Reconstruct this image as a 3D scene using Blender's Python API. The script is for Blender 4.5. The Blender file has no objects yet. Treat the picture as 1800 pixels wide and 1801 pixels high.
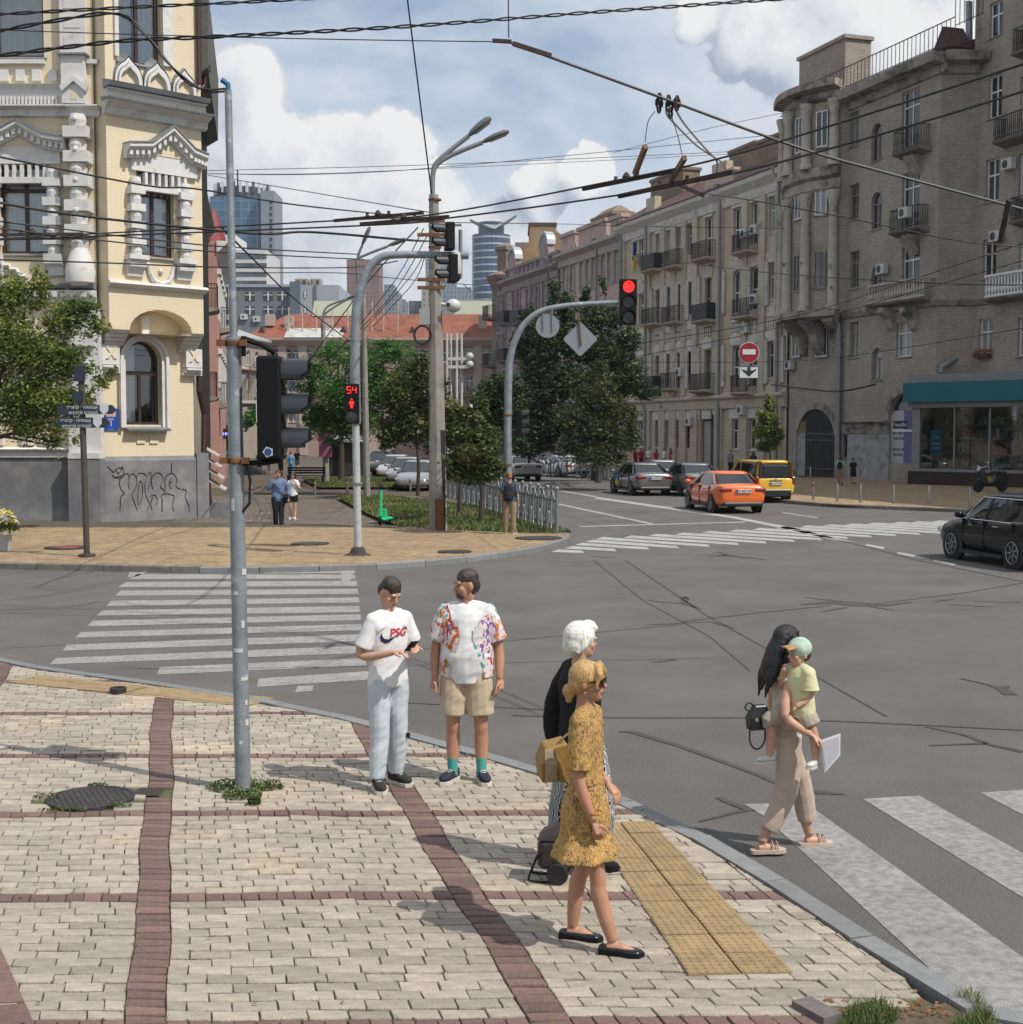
import bpy,bmesh,math,random
import numpy as np
from mathutils import Vector,Matrix,noise
rad = math.radians
random.seed(11); RNG = np.random.default_rng(5)
SC = bpy.context.scene; COL = SC.collection
# --- camera, world, sun, exposure
HC = 2.93; FPX = 2396.0; PITCH = rad(3.34)
cd = bpy.data.cameras.new('camera'); cam = bpy.data.objects.new('camera',cd); COL.objects.link(cam)
cam.location = (0,0,HC); cam.rotation_euler = (rad(90) - PITCH,0,0)
cd.sensor_fit = 'HORIZONTAL'; cd.sensor_width = 36; cd.lens = 36 * FPX / 1800
cd.clip_start = 0.2; cd.clip_end = 9000
SC.camera = cam
SUN_AZ = math.atan2(.84,-.54); SUN_EL = rad(52)
world = bpy.data.worlds.new('World'); SC.world = world; world.use_nodes = True
wt = world.node_tree; wt.nodes.clear()
def wn(t,**k):
 n = wt.nodes.new(t)
 for a,b in k.items(): setattr(n,a,b)
 return n
def wl(a,b): wt.links.new(a,b)
def wmath(op,a,b=None,clamp=False):
 n = wn('ShaderNodeMath',operation=op,use_clamp=clamp)
 for i,v in enumerate((a,b)):
  if v is None: continue
  if isinstance(v,(int,float)): n.inputs[i].default_value = v
  else: wl(v,n.inputs[i])
 return n.outputs[0]
sky = wn('ShaderNodeTexSky',sky_type='NISHITA'); sky.sun_disc = False
sky.sun_elevation = SUN_EL; sky.sun_rotation = SUN_AZ; sky.air_density = 1.0; sky.dust_density = .7; sky.ozone_density = 1.2
bg1 = wn('ShaderNodeBackground'); bg1.inputs[1].default_value = .12; wl(sky.outputs[0],bg1.inputs[0])
tc = wn('ShaderNodeTexCoord')
def wnoise(scale,detail,rough,off=(0,0,0),stretch=(1,1,1),dist=0):
 m = wn('ShaderNodeMapping'); m.inputs['Location'].default_value = off; m.inputs['Scale'].default_value = stretch
 wl(tc.outputs['Generated'],m.inputs[0])
 n = wn('ShaderNodeTexNoise'); n.inputs['Scale'].default_value = scale; n.inputs['Detail'].default_value = detail
 n.inputs['Roughness'].default_value = rough; n.inputs['Distortion'].default_value = dist
 wl(m.outputs[0],n.inputs['Vector']); return n.outputs['Fac']
def wramp(v,a,b,ca=0.,cb=1.):
 n = wn('ShaderNodeMapRange',interpolation_type='SMOOTHSTEP'); wl(v,n.inputs[0])
 n.inputs[1].default_value = a; n.inputs[2].default_value = b; n.inputs[3].default_value = ca; n.inputs[4].default_value = cb
 return n.outputs[0]
def wblob(x,y,r,soft):
 d = cam_dir(x,y)
 n = wn('ShaderNodeVectorMath',operation='DISTANCE'); wl(tc.outputs['Generated'],n.inputs[0]); n.inputs[1].default_value = d
 return wramp(n.outputs['Value'],r + soft,max(r - soft,0.0))
def cam_dir(x,y):
 xc = (x - 900) / FPX; yc = -(y - 900.5) / FPX
 c,s = math.cos(PITCH),math.sin(PITCH)
 return Vector((xc,c + s * yc,-s + c * yc)).normalized()
def wvadd(a,b,sc):
 n = wn('ShaderNodeVectorMath',operation='SUBTRACT'); wl(b,n.inputs[0]); n.inputs[1].default_value = (.5,.5,.5)
 q = wn('ShaderNodeVectorMath',operation='SCALE'); wl(n.outputs[0],q.inputs[0]); q.inputs['Scale'].default_value = sc
 r = wn('ShaderNodeVectorMath',operation='ADD'); wl(a,r.inputs[0]); wl(q.outputs[0],r.inputs[1]); return r.outputs[0]
def wnz(v,scale,det,ro,out='Fac'):
 n = wn('ShaderNodeTexNoise'); n.inputs['Scale'].default_value = scale; n.inputs['Detail'].default_value = det; n.inputs['Roughness'].default_value = ro
 wl(v,n.inputs['Vector']); return n.outputs[out]
G = tc.outputs['Generated']
banks = [(300,330,.1),(430,150,.038),(400,230,.06),(480,330,.075),(580,330,.068),(660,300,.05),(720,370,.055),(790,440,.045),(560,460,.06),(960,350,.02),(1040,320,.018),(900,440,.03),
   (1330,50,.035),(1420,90,.04),(1500,40,.04),(1580,90,.04),(1680,110,.04),(1230,30,.02),(1240,430,.03),(-250,300,.13),(2050,260,.13),(-500,-100,.15),(2500,-100,.18)]
vw = wvadd(wvadd(G,wnz(G,7,1,.5,'Color'),.035),wnz(G,26,3,.55,'Color'),.03)
rest = wmath('MINIMUM',wmath('SUBTRACT',wmath('MULTIPLY',wnz(G,2.3,1,.5),3.4),2.15),.6)
def wdens(off,det):
 o = wn('ShaderNodeVectorMath',operation='ADD'); wl(vw,o.inputs[0]); o.inputs[1].default_value = off; v = o.outputs[0]
 o2 = wn('ShaderNodeVectorMath',operation='ADD'); wl(G,o2.inputs[0]); o2.inputs[1].default_value = off
 s = rest
 for x,y,r in banks:
  n = wn('ShaderNodeVectorMath',operation='DISTANCE'); wl(v,n.inputs[0]); n.inputs[1].default_value = cam_dir(x,y)
  s = wmath('MAXIMUM',s,wmath('SUBTRACT',1.0,wmath('MULTIPLY',n.outputs['Value'],1 / r)))
 return wmath('ADD',wmath('MINIMUM',s,.5),wmath('MULTIPLY',wmath('SUBTRACT',wnz(o2.outputs[0],13,det,.6),.5),1.8))
d0 = wdens((0,0,0),6); d1 = wdens((.018,-.004,.016),4)
cum = wramp(d0,-.03,.13)
relief = wmath('SUBTRACT',d0,d1)
fine = wnz(G,30,4,.6); broad = wnz(G,4.5,2,.5)
shade = wmath('ADD',wmath('MULTIPLY',relief,.72),wmath('ADD',wmath('MULTIPLY',broad,.9),wmath('MULTIPLY',fine,.42)))
cr = wn('ShaderNodeValToRGB'); wl(shade,cr.inputs[0])
cr.color_ramp.elements[0].position = .3; cr.color_ramp.elements[0].color = (.42,.49,.6,1)
cr.color_ramp.elements[1].position = .98; cr.color_ramp.elements[1].color = (.96,.96,.96,1)
e = cr.color_ramp.elements.new(.6); e.color = (.72,.77,.84,1)
veil = wnoise(1.9,5,.58,(3.1,.4,0),(1,1,2.2),.5)
veilm = wmath('MULTIPLY',wramp(veil,.27,.5),.93)
sepz = wn('ShaderNodeSeparateXYZ'); wl(G,sepz.inputs[0])
low = wramp(sepz.outputs[2],.02,.16,.93,0.)
mask = wmath('MAXIMUM',cum,wmath('MAXIMUM',veilm,low))
vc = wn('ShaderNodeValToRGB'); wl(wmath('ADD',wmath('MULTIPLY',veil,.7),wmath('MULTIPLY',fine,.3)),vc.inputs[0])
vc.color_ramp.elements[0].position = .35; vc.color_ramp.elements[0].color = (.56,.67,.8,1)
vc.color_ramp.elements[1].position = .62; vc.color_ramp.elements[1].color = (.87,.89,.93,1)
cm = wn('ShaderNodeMix',data_type='RGBA'); wl(cum,cm.inputs['Factor']); wl(vc.outputs[0],cm.inputs['A']); wl(cr.outputs[0],cm.inputs['B'])
bg2 = wn('ShaderNodeBackground'); bg2.inputs[1].default_value = .92; wl(cm.outputs['Result'],bg2.inputs[0])
mx = wn('ShaderNodeMixShader'); wl(mask,mx.inputs[0]); wl(bg1.outputs[0],mx.inputs[1]); wl(bg2.outputs[0],mx.inputs[2])
wo = wn('ShaderNodeOutputWorld'); wl(mx.outputs[0],wo.inputs[0])
sd = bpy.data.lights.new('sun','SUN'); sd.energy = 4.3; sd.angle = rad(.53); sd.color = (1,.95,.87)
sun = bpy.data.objects.new('sun',sd); COL.objects.link(sun)
sdir = Vector((math.sin(SUN_AZ) * math.cos(SUN_EL),math.cos(SUN_AZ) * math.cos(SUN_EL),math.sin(SUN_EL)))
sun.location = sdir * 60; sun.rotation_euler = sdir.to_track_quat('Z','Y').to_euler()
SC.view_settings.view_transform = 'Standard'; SC.view_settings.look = 'None'
SC.view_settings.exposure = 0.0; SC.view_settings.gamma = 1.0; SC.view_settings.use_curve_mapping = False
SC.render.engine = 'CYCLES'
SC.cycles.max_bounces = 6; SC.cycles.transparent_max_bounces = 12; SC.cycles.caustics_reflective = False; SC.cycles.caustics_refractive = False
SC.cycles.use_denoising = True
# --- where things stand
ROAD = -.13
def P(x,y,z=0.0):
 d = cam_dir(x,y); t = (z - HC) / d.z
 return Vector((d.x * t,d.y * t,z))
def D(x,y,dep):
 d = cam_dir(x,y); t = dep / d.y
 return Vector((d.x * t,dep,HC + d.z * t))
def HZ(x,y,z):
 d = cam_dir(x,y); t = (z - HC) / d.z
 return Vector((d.x * t,d.y * t,z))
# --- helpers
def setp(o,label=None,cat=None,group=None,kind=None):
 if label: o['label'] = label
 if cat: o['category'] = cat
 if group: o['group'] = group
 if kind: o['kind'] = kind
 return o
def thing(name,label,cat,loc=(0,0,0),rz=0.0,group=None,kind=None):
 o = bpy.data.objects.new(name,None); COL.objects.link(o); o.empty_display_size = .2
 o.location = loc; o.rotation_euler = (0,0,rz); return setp(o,label,cat,group,kind)
def root_mat(o):
 m = Matrix.Translation(o.location) @ o.rotation_euler.to_matrix().to_4x4()
 s = o.scale; m = m @ Matrix.Diagonal((s[0],s[1],s[2],1))
 return root_mat(o.parent) @ m if o.parent else m
def copy_tree(o,parent=None):
 c = o.copy(); COL.objects.link(c)
 if parent: c.parent = parent
 for ch in o.children: copy_tree(ch,c)
 return c
class MB:
 def __init__(s): s.v = []; s.f = []; s.m = []; s.mi = 0
 def add(s,vs,fs):
  b = len(s.v); s.v.extend([tuple(v) for v in vs]); s.f.extend([tuple(b + i for i in f) for f in fs]); s.m.extend([s.mi] * len(fs)); return s
 def quad(s,a,b,c,d): return s.add((a,b,c,d),((0,1,2,3),))
 def box(s,c,h,mat=None):
  c = Vector(c); vs = []
  for x in (-1,1):
   for y in (-1,1):
    for z in (-1,1):
     p = Vector((x * h[0],y * h[1],z * h[2])); vs.append(c + (mat @ p if mat else p))
  return s.add(vs,((0,1,3,2),(4,6,7,5),(0,4,5,1),(2,3,7,6),(0,2,6,4),(1,5,7,3)))
 def bbox(s,x0,x1,y0,y1,z0,z1): return s.box(((x0 + x1) / 2,(y0 + y1) / 2,(z0 + z1) / 2),(abs(x1 - x0) / 2,abs(y1 - y0) / 2,abs(z1 - z0) / 2))
 def rbox(s,x0,x1,y0,y1,z0,z1,r=.02):
  def ring(i,z): return [(x0 + r + i,y0 + i,z),(x1 - r - i,y0 + i,z),(x1 - i,y0 + r + i,z),(x1 - i,y1 - r - i,z),(x1 - r - i,y1 - i,z),(x0 + r + i,y1 - i,z),(x0 + i,y1 - r - i,z),(x0 + i,y0 + r + i,z)]
  return s.loft([ring(r * .6,z0),ring(0,z0 + r),ring(0,z1 - r),ring(r * .6,z1)])
 def loft(s,rings,cap=True,closed=True):
  n = len(rings[0]); vs = [p for r in rings for p in r]; fs = []
  for i in range(len(rings) - 1):
   for j in range(n if closed else n - 1):
    k = (j + 1) % n; fs.append((i * n + j,i * n + k,(i + 1) * n + k,(i + 1) * n + j))
  if cap and closed: fs.append(tuple(range(n - 1,-1,-1))); fs.append(tuple((len(rings) - 1) * n + j for j in range(n)))
  return s.add(vs,fs)
 def tube(s,pts,r,n=8,cap=True,flat=1.0):
  pts = [Vector(p) for p in pts]; k = len(pts)
  rr = r if isinstance(r,(list,tuple)) else [r] * k
  rings = []; up = Vector((0,0,1)); prev = None
  for i in range(k):
   t = (pts[min(i + 1,k - 1)] - pts[max(i - 1,0)]).normalized()
   if prev is None:
    a = t.cross(up) if abs(t.z) < .95 else t.cross(Vector((0,1,0)))
   else: a = prev - t * prev.dot(t)
   a.normalize(); b = t.cross(a); prev = a
   rings.append([pts[i] + (a * math.cos(q) + b * math.sin(q) * flat) * rr[i] for q in (2 * math.pi * j / n for j in range(n))])
  return s.loft(rings,cap)
 def lathe(s,prof,c=(0,0,0),n=16,ax=None):
  c = Vector(c); M3 = Matrix.Identity(3) if ax is None else Vector((0,0,1)).rotation_difference(Vector(ax)).to_matrix()
  return s.loft([[c + M3 @ Vector((max(r,1e-4) * math.cos(2 * math.pi * j / n),max(r,1e-4) * math.sin(2 * math.pi * j / n),z)) for j in range(n)] for r,z in prof])
 def ball(s,c,r,n=10,m=7):
  r = r if isinstance(r,(tuple,list)) else (r,r,r); c = Vector(c)
  return s.loft([[c + Vector((r[0] * math.sin(a) * math.cos(2 * math.pi * j / n),r[1] * math.sin(a) * math.sin(2 * math.pi * j / n),-r[2] * math.cos(a))) for j in range(n)] for a in (math.pi * (i + .02) / (m + .04) for i in range(m + 1))])
 def prism(s,poly,ext):
  e = Vector(ext); a = [Vector(p) for p in poly]; return s.loft([a,[p + e for p in a]])
 def build(s,name,mat,parent=None,smooth=False,world=False,label=None,kind=None,cat=None,group=None,bevel=0,attr=None):
  vs = s.v
  if world and parent is not None:
   inv = root_mat(parent).inverted(); vs = [tuple(inv @ Vector(v)) for v in vs]
  me = bpy.data.meshes.new(name); me.from_pydata(vs,[],s.f)
  for m in (mat if isinstance(mat,(list,tuple)) else [mat]): me.materials.append(m)
  if isinstance(mat,(list,tuple)): me.polygons.foreach_set('material_index',s.m)
  if attr is not None:
   a = me.attributes.new('tint','FLOAT','FACE'); a.data.foreach_set('value',attr)
  if smooth: me.polygons.foreach_set('use_smooth',[True] * len(me.polygons))
  me.validate(); me.update()
  if smooth == 'auto' or smooth is True and False: pass
  o = bpy.data.objects.new(name,me); COL.objects.link(o)
  if parent is not None: o.parent = parent
  if bevel:
   b = o.modifiers.new('b','BEVEL'); b.width = bevel; b.segments = 2; b.limit_method = 'ANGLE'; b.angle_limit = rad(35)
  if smooth == 'auto':
   try: me.set_sharp_from_angle(angle=rad(38))
   except Exception: pass
  return setp(o,label,cat,group,kind)
# --- procedural materials
MATS = {}
def M(name,col,rough=.7,metal=0.0,var=.12,vs=6.0,bump=.0,bs=60.0,col2=None,c2s=3.0,c2t=.58,c2w=.08,rnd=0.0,tint=0.0,coat=0.0,spec=.5,emit=None,es=0.0,stretch=None,alpha=None,trans=0.0):
 if name in MATS: return MATS[name]
 m = bpy.data.materials.new(name); m.use_nodes = True; t = m.node_tree; N = t.nodes; L = t.links
 b = N['Principled BSDF']; b.inputs['Roughness'].default_value = rough; b.inputs['Metallic'].default_value = metal
 b.inputs['Coat Weight'].default_value = coat; b.inputs['Coat Roughness'].default_value = .04; b.inputs['Specular IOR Level'].default_value = spec
 tcn = N.new('ShaderNodeTexCoord'); vec = tcn.outputs['Object']
 if stretch:
  mp = N.new('ShaderNodeMapping'); mp.inputs['Scale'].default_value = stretch; L.new(vec,mp.inputs[0]); vec = mp.outputs[0]
 def nz(sc,det=5,ro=.6):
  n = N.new('ShaderNodeTexNoise'); n.inputs['Scale'].default_value = sc; n.inputs['Detail'].default_value = det; n.inputs['Roughness'].default_value = ro
  L.new(vec,n.inputs['Vector']); return n.outputs['Fac']
 def mr(v,a,b_,c,d):
  n = N.new('ShaderNodeMapRange'); L.new(v,n.inputs[0])
  for i,q in enumerate((a,b_,c,d)): n.inputs[i + 1].default_value = q
  return n.outputs[0]
 def mixc(f,A,B):
  n = N.new('ShaderNodeMix'); n.data_type = 'RGBA'
  for k,v in (('Factor',f),('A',A),('B',B)):
   if isinstance(v,(tuple,float,int)): n.inputs[k].default_value = (*v,1) if isinstance(v,tuple) else v
   else: L.new(v,n.inputs[k])
  return n.outputs['Result']
 c = tuple(col)
 out = c
 if col2 is not None: out = mixc(mr(nz(c2s,6,.65),c2t - c2w,c2t + c2w,0,1),c,tuple(col2))
 if var or rnd or tint:
  f = mr(nz(vs),.3,.7,1 - var,1 + var)
  if rnd:
   oi = N.new('ShaderNodeObjectInfo'); f2 = mr(oi.outputs['Random'],0,1,1 - rnd,1 + rnd)
   mm = N.new('ShaderNodeMath'); mm.operation = 'MULTIPLY'; L.new(f,mm.inputs[0]); L.new(f2,mm.inputs[1]); f = mm.outputs[0]
  if tint:
   at = N.new('ShaderNodeAttribute'); at.attribute_name = 'tint'; f2 = mr(at.outputs['Fac'],0,1,1 - tint,1 + tint)
   mm = N.new('ShaderNodeMath'); mm.operation = 'MULTIPLY'; L.new(f,mm.inputs[0]); L.new(f2,mm.inputs[1]); f = mm.outputs[0]
  hs = N.new('ShaderNodeHueSaturation'); L.new(f,hs.inputs['Value'])
  if isinstance(out,tuple): hs.inputs['Color'].default_value = (*out,1)
  else: L.new(out,hs.inputs['Color'])
  out = hs.outputs[0]
 if isinstance(out,tuple): b.inputs['Base Color'].default_value = (*out,1)
 else: L.new(out,b.inputs['Base Color'])
 if bump:
  bn = N.new('ShaderNodeBump'); bn.inputs['Strength'].default_value = bump; bn.inputs['Distance'].default_value = .02
  L.new(nz(bs,4),bn.inputs['Height']); L.new(bn.outputs[0],b.inputs['Normal'])
 if emit: b.inputs['Emission Color'].default_value = (*emit,1); b.inputs['Emission Strength'].default_value = es
 if trans: b.inputs['Transmission Weight'].default_value = trans
 m['out'] = 0
 MATS[name] = m; return m
def glass_mat(name,tint=(.8,.85,.85),refl=1.0):
 if name in MATS: return MATS[name]
 m = bpy.data.materials.new(name); m.use_nodes = True; t = m.node_tree; N = t.nodes; N.clear()
 o = N.new('ShaderNodeOutputMaterial'); g = N.new('ShaderNodeBsdfGlossy'); g.inputs['Roughness'].default_value = .02
 tr = N.new('ShaderNodeBsdfTransparent'); tr.inputs[0].default_value = (*tint,1); f = N.new('ShaderNodeFresnel'); f.inputs[0].default_value = 1.5
 ma = N.new('ShaderNodeMath'); ma.operation = 'MULTIPLY_ADD'; ma.use_clamp = True; ma.inputs[1].default_value = 1.4 * refl; ma.inputs[2].default_value = .05 * refl
 nt = N.new('ShaderNodeTexNoise'); nt.inputs['Scale'].default_value = 1.3; bn = N.new('ShaderNodeBump'); bn.inputs['Strength'].default_value = .03
 tcn = N.new('ShaderNodeTexCoord'); t.links.new(tcn.outputs['Object'],nt.inputs[0]); t.links.new(nt.outputs['Fac'],bn.inputs['Height']); t.links.new(bn.outputs[0],g.inputs['Normal'])
 mx = N.new('ShaderNodeMixShader'); t.links.new(f.outputs[0],ma.inputs[0]); t.links.new(ma.outputs[0],mx.inputs[0]); t.links.new(tr.outputs[0],mx.inputs[1]); t.links.new(g.outputs[0],mx.inputs[2]); t.links.new(mx.outputs[0],o.inputs[0])
 MATS[name] = m; return m
# --- ground: road, kerbs, pavements
def lin(a,b,n): return [a + (b - a) * i / (n - 1) for i in range(n)]
asphalt = M('asphalt',(.092,.086,.082),.85,var=.13,vs=.55,bump=.6,bs=160,col2=(.118,.11,.104),c2s=.35,c2t=.5,c2w=.12)
def speckle(m,sc=260,lo=.55,hi=.8,col=(.3,.28,.25),amt=.35):
 t = m.node_tree; N = t.nodes; L = t.links; b = N['Principled BSDF']; src = b.inputs['Base Color'].links[0].from_socket
 v = N.new('ShaderNodeTexNoise'); v.inputs['Scale'].default_value = sc; v.inputs['Detail'].default_value = 2
 tcn = N.new('ShaderNodeTexCoord'); L.new(tcn.outputs['Object'],v.inputs['Vector'])
 r = N.new('ShaderNodeMapRange'); L.new(v.outputs['Fac'],r.inputs[0]); r.inputs[1].default_value = lo; r.inputs[2].default_value = hi; r.inputs[4].default_value = amt
 mx = N.new('ShaderNodeMix'); mx.data_type = 'RGBA'; L.new(r.outputs[0],mx.inputs['Factor']); L.new(src,mx.inputs['A']); mx.inputs['B'].default_value = (*col,1)
 L.new(mx.outputs['Result'],b.inputs['Base Color'])
speckle(asphalt,85,.5,.74,(.3,.28,.25),.5)
road = MB().add([(-2500,-300,ROAD),(2500,-300,ROAD),(2500,5000,ROAD),(-2500,5000,ROAD)],((0,1,2,3),)).build('road',asphalt,kind='structure',label='grey asphalt street running through the crossing')
def catmull(pts,n=6):
 out = []
 for i in range(len(pts) - 1):
  p0 = pts[max(i - 1,0)]; p1 = pts[i]; p2 = pts[i + 1]; p3 = pts[min(i + 2,len(pts) - 1)]
  for k in range(n):
   t = k / n; out.append(.5 * ((2 * p1) + (p2 - p0) * t + (2 * p0 - 5 * p1 + 4 * p2 - p3) * t * t + (3 * p1 - p0 - 3 * p2 + p3) * t ** 3))
 return out + [pts[-1]]
def offset(poly,w):
 out = []
 for i,p in enumerate(poly):
  t = poly[min(i + 1,len(poly) - 1)] - poly[max(i - 1,0)]; t.z = 0; t.normalize()
  out.append(p + Vector((-t.y,t.x,0)) * w)
 return out
def resample(poly,step):
 out = [poly[0]]; acc = 0
 for a,b in zip(poly,poly[1:]):
  L = (b - a).length; s = 0
  while acc + L - s >= step:
   s += step - acc; acc = 0; out.append(a + (b - a) * (s / L))
  acc += L - s
 return out + [poly[-1]]
def sheet(name,poly,z,mat,**k):
 bm = bmesh.new(); f = bm.faces.new([bm.verts.new((p[0],p[1],z)) for p in poly]); bmesh.ops.triangulate(bm,faces=[f])
 bmesh.ops.recalc_face_normals(bm,faces=bm.faces)
 if sum(f.normal.z for f in bm.faces) < 0: bmesh.ops.reverse_faces(bm,faces=bm.faces)
 me = bpy.data.meshes.new(name); bm.to_mesh(me); bm.free(); me.materials.append(mat); o = bpy.data.objects.new(name,me); COL.objects.link(o)
 par = k.pop('parent',None)
 if par: o.parent = par
 return setp(o,**k)
granite = M('granite_grey',(.185,.188,.19),.75,var=.14,vs=9,bump=.35,bs=90,rnd=.12); speckle(granite,140,.5,.75,(.4,.4,.4),.3)
concrete_kerb = M('kerb_concrete',(.17,.155,.135),.85,var=.25,vs=5,bump=.4,bs=50,rnd=.12)
def kerb(poly,parent,w,ztop,zbot,mat,step=1.0,gap=.008,name='kerb_stone',side=1):
 pts = resample(poly,step); n = 0
 for a,b in zip(pts,pts[1:]):
  if (b - a).length < .1: continue
  i = n; n += 1
  t = (b - a).normalized(); nn = Vector((-t.y,t.x,0)) * side; a2 = a + t * gap; b2 = b - t * gap; dz = random.uniform(-.004,.004)
  def q(p,o,z): return (p.x + nn.x * o,p.y + nn.y * o,z)
  MB().loft([[q(p,0,zbot),q(p,w,zbot),q(p,w,ztop + dz),q(p,.02,ztop + dz),q(p,0,ztop - .02 + dz)] for p in (a2,b2)]).build(name,mat,parent)
nk = [P(x,y,0) for x,y in ((-420,1105),(-150,1132),(5,1158),(80,1173),(250,1196),(420,1222),(560,1248),(650,1268),(760,1298),(850,1322),(950,1350),(1060,1388),(1150,1422),(1225,1457),(1330,1516),(1440,1582),(1560,1660),(1640,1712),(1735,1768))]
end = nk[-1]; nk += [end + Vector((1.1,-.55,0)),end + Vector((3,-1.3,0))]
nkc = catmull(nk,5)
moss = M('joint_moss',(.1,.1,.05),.95,var=.3,vs=9,bump=.6,bs=60,col2=(.085,.1,.03),c2s=2.2,c2t=.52,c2w=.07)
nin = offset(nkc,-.17)
pavement = sheet('pavement',[*nin,Vector((9,2,0)),Vector((9,-4,0)),Vector((-14,-4,0)),Vector((-14,18,0))],-.017,moss,kind='structure',label='pale stone paved street corner with red granite bands')
kerb(nkc,pavement,.17,.012,-.3,granite,1.05,side=-1)
KIN = offset(nkc,-.185); KSEG = [(a.x,a.y,b.x,b.y) for a,b in zip(KIN,KIN[1:])]
KA = np.array(KSEG)
def clip_kerb(poly):
 cx = sum(p[0] for p in poly) / len(poly); cy = sum(p[1] for p in poly) / len(poly)
 mx = (KA[:,0] + KA[:,2]) / 2 - cx; my = (KA[:,1] + KA[:,3]) / 2 - cy
 i = int(np.argmin(mx * mx + my * my)); d = math.hypot(mx[i],my[i])
 ax,ay,bx,by = KA[i]
 def side(p): return (bx - ax) * (p[1] - ay) - (by - ay) * (p[0] - ax)
 ss = [side(p) for p in poly]
 if all(v <= 0 for v in ss): return poly,False
 if all(v > 0 for v in ss): return None,True
 out = []
 for k in range(len(poly)):
  a,b,sa,sb = poly[k],poly[(k + 1) % len(poly)],ss[k],ss[(k + 1) % len(poly)]
  if sa <= 0: out.append(a)
  if (sa <= 0) != (sb <= 0):
   t = sa / (sa - sb); out.append((a[0] + (b[0] - a[0]) * t,a[1] + (b[1] - a[1]) * t))
 return (out if len(out) > 2 else None),True
SH = -.245
def lat(s,t): return (s + SH * (t - 6.74) + .011 * math.sin(t * 1.9 + s * .7) + .006 * math.sin(t * 5.1),t + .012 * s + .015 * math.sin(s * 1.7 + t) + .006 * math.sin(s * 5.3))
def insh(p,poly):
 c = False; n = len(poly)
 for i in range(n):
  a,b = poly[i],poly[i - 1]
  if (a[1] > p[1]) != (b[1] > p[1]) and p[0] < (b[0] - a[0]) * (p[1] - a[1]) / (b[1] - a[1]) + a[0]: c = not c
 return c
tact1 = [tuple(P(*q)[:2]) for q in ((1033,1450),(1147,1447),(1398,1714),(1210,1717))]
tact2 = [tuple(P(*q)[:2]) for q in ((8,1201),(63,1189),(487,1229),(441,1244))]
grassp = [tuple(P(*q)[:2]) for q in ((1470,1812),(1455,1773),(1530,1764),(1655,1762),(1715,1745),(1745,1790),(1770,1830))]
hole = P(160,1404)
limestone = M('paving_stone_pale',(.32,.278,.227),.8,var=.17,vs=11,bump=.45,bs=45,rnd=.12,tint=.16,col2=(.4,.33,.24),c2s=.9,c2t=.6,c2w=.06)
redgran = M('paving_granite_red',(.165,.098,.083),.75,var=.2,vs=25,bump=.35,bs=80,rnd=.16,tint=.18,col2=(.125,.073,.068),c2s=1.2,c2t=.55,c2w=.1); speckle(redgran,120,.52,.72,(.34,.24,.22),.35)
stones = []
def stone(s0,s1,t0,t1,mk):
 g = .0025 + random.random() * .0025; j = lambda: random.uniform(-.0025,.0025)
 h = g + .003; g *= .8; q = [lat(s0 + g + j(),t0 + h + j()),lat(s1 - g + j(),t0 + h + j()),lat(s1 - g + j(),t1 - h + j()),lat(s0 + g + j(),t1 - h + j())]
 c = (sum(p[0] for p in q) / 4,sum(p[1] for p in q) / 4)
 if c[1] < 5.9 or abs(c[0]) > .42 * c[1] + .35: return
 if all(insh(p,tact1) or insh(p,tact2) for p in q) or insh(c,grassp) or (c[0] - hole.x) ** 2 / .37 ** 2 + (c[1] - hole.y) ** 2 / .37 ** 2 < 1: return
 if abs(c[0] + 2.85) < .14 and abs(c[1] - 10.97) < .15 and mk == 'red': return
 q2,cut = clip_kerb(q)
 if q2: stones.append((q2,mk,cut,c))
PS,PT,SW,TW = 2.0,1.88,.21,.155
for i in range(-6,4):
 s0 = -1.945 + i * PS
 for k in range(0,7):
  t0 = 6.52 + k * PT
  nrow = int(round(PT / .1045))
  for r in range(nrow * (i != 2)): stone(s0,s0 + SW,t0 + r * PT / nrow,t0 + (r + 1) * PT / nrow,'red')
  n = 16; a,b = s0 + SW * (i != 2),s0 + PS
  for r in range(n): stone(a + (b - a) * r / n,a + (b - a) * (r + 1) / n,t0,t0 + TW,'red')
  rows = 15; h = (PT - TW) / rows
  for r in range(rows):
   y = t0 + TW + r * h; xs = [a]; off = (.5 if r % 2 else 1.0) * .224 * random.uniform(.93,1.05)
   x = a + off
   while x < b - .09: xs.append(x); x += .224 * random.uniform(.92,1.1)
   xs.append(b)
   for u,v in zip(xs,xs[1:]): stone(u,v,y,y + h,'pale')
stones.sort(key=lambda e: e[3][1])
def stone_mesh(mb,q,z,dz):
 n = len(q); cx = sum(p[0] for p in q) / n; cy = sum(p[1] for p in q) / n
 tl = [random.uniform(-.004,.004) for _ in q]
 vs = [(x,y,z - .03) for x,y in q] + [(x,y,z + dz - .006) for x,y in q] + [(x - math.copysign(.0035,x - cx),y - math.copysign(.0035,y - cy),z + dz + tl[i]) for i,(x,y) in enumerate(q)]
 fs = []
 for l in (0,n): fs += [(l + i,l + (i + 1) % n,l + n + (i + 1) % n,l + n + i) for i in range(n)]
 fs.append(tuple(2 * n + i for i in range(n))); b = len(mb.f); mb.add(vs,fs); return len(fs)
cnt = {'pale': 0,'red': 0}; rest = {'pale': (MB(),[]),'red': (MB(),[])}
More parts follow.
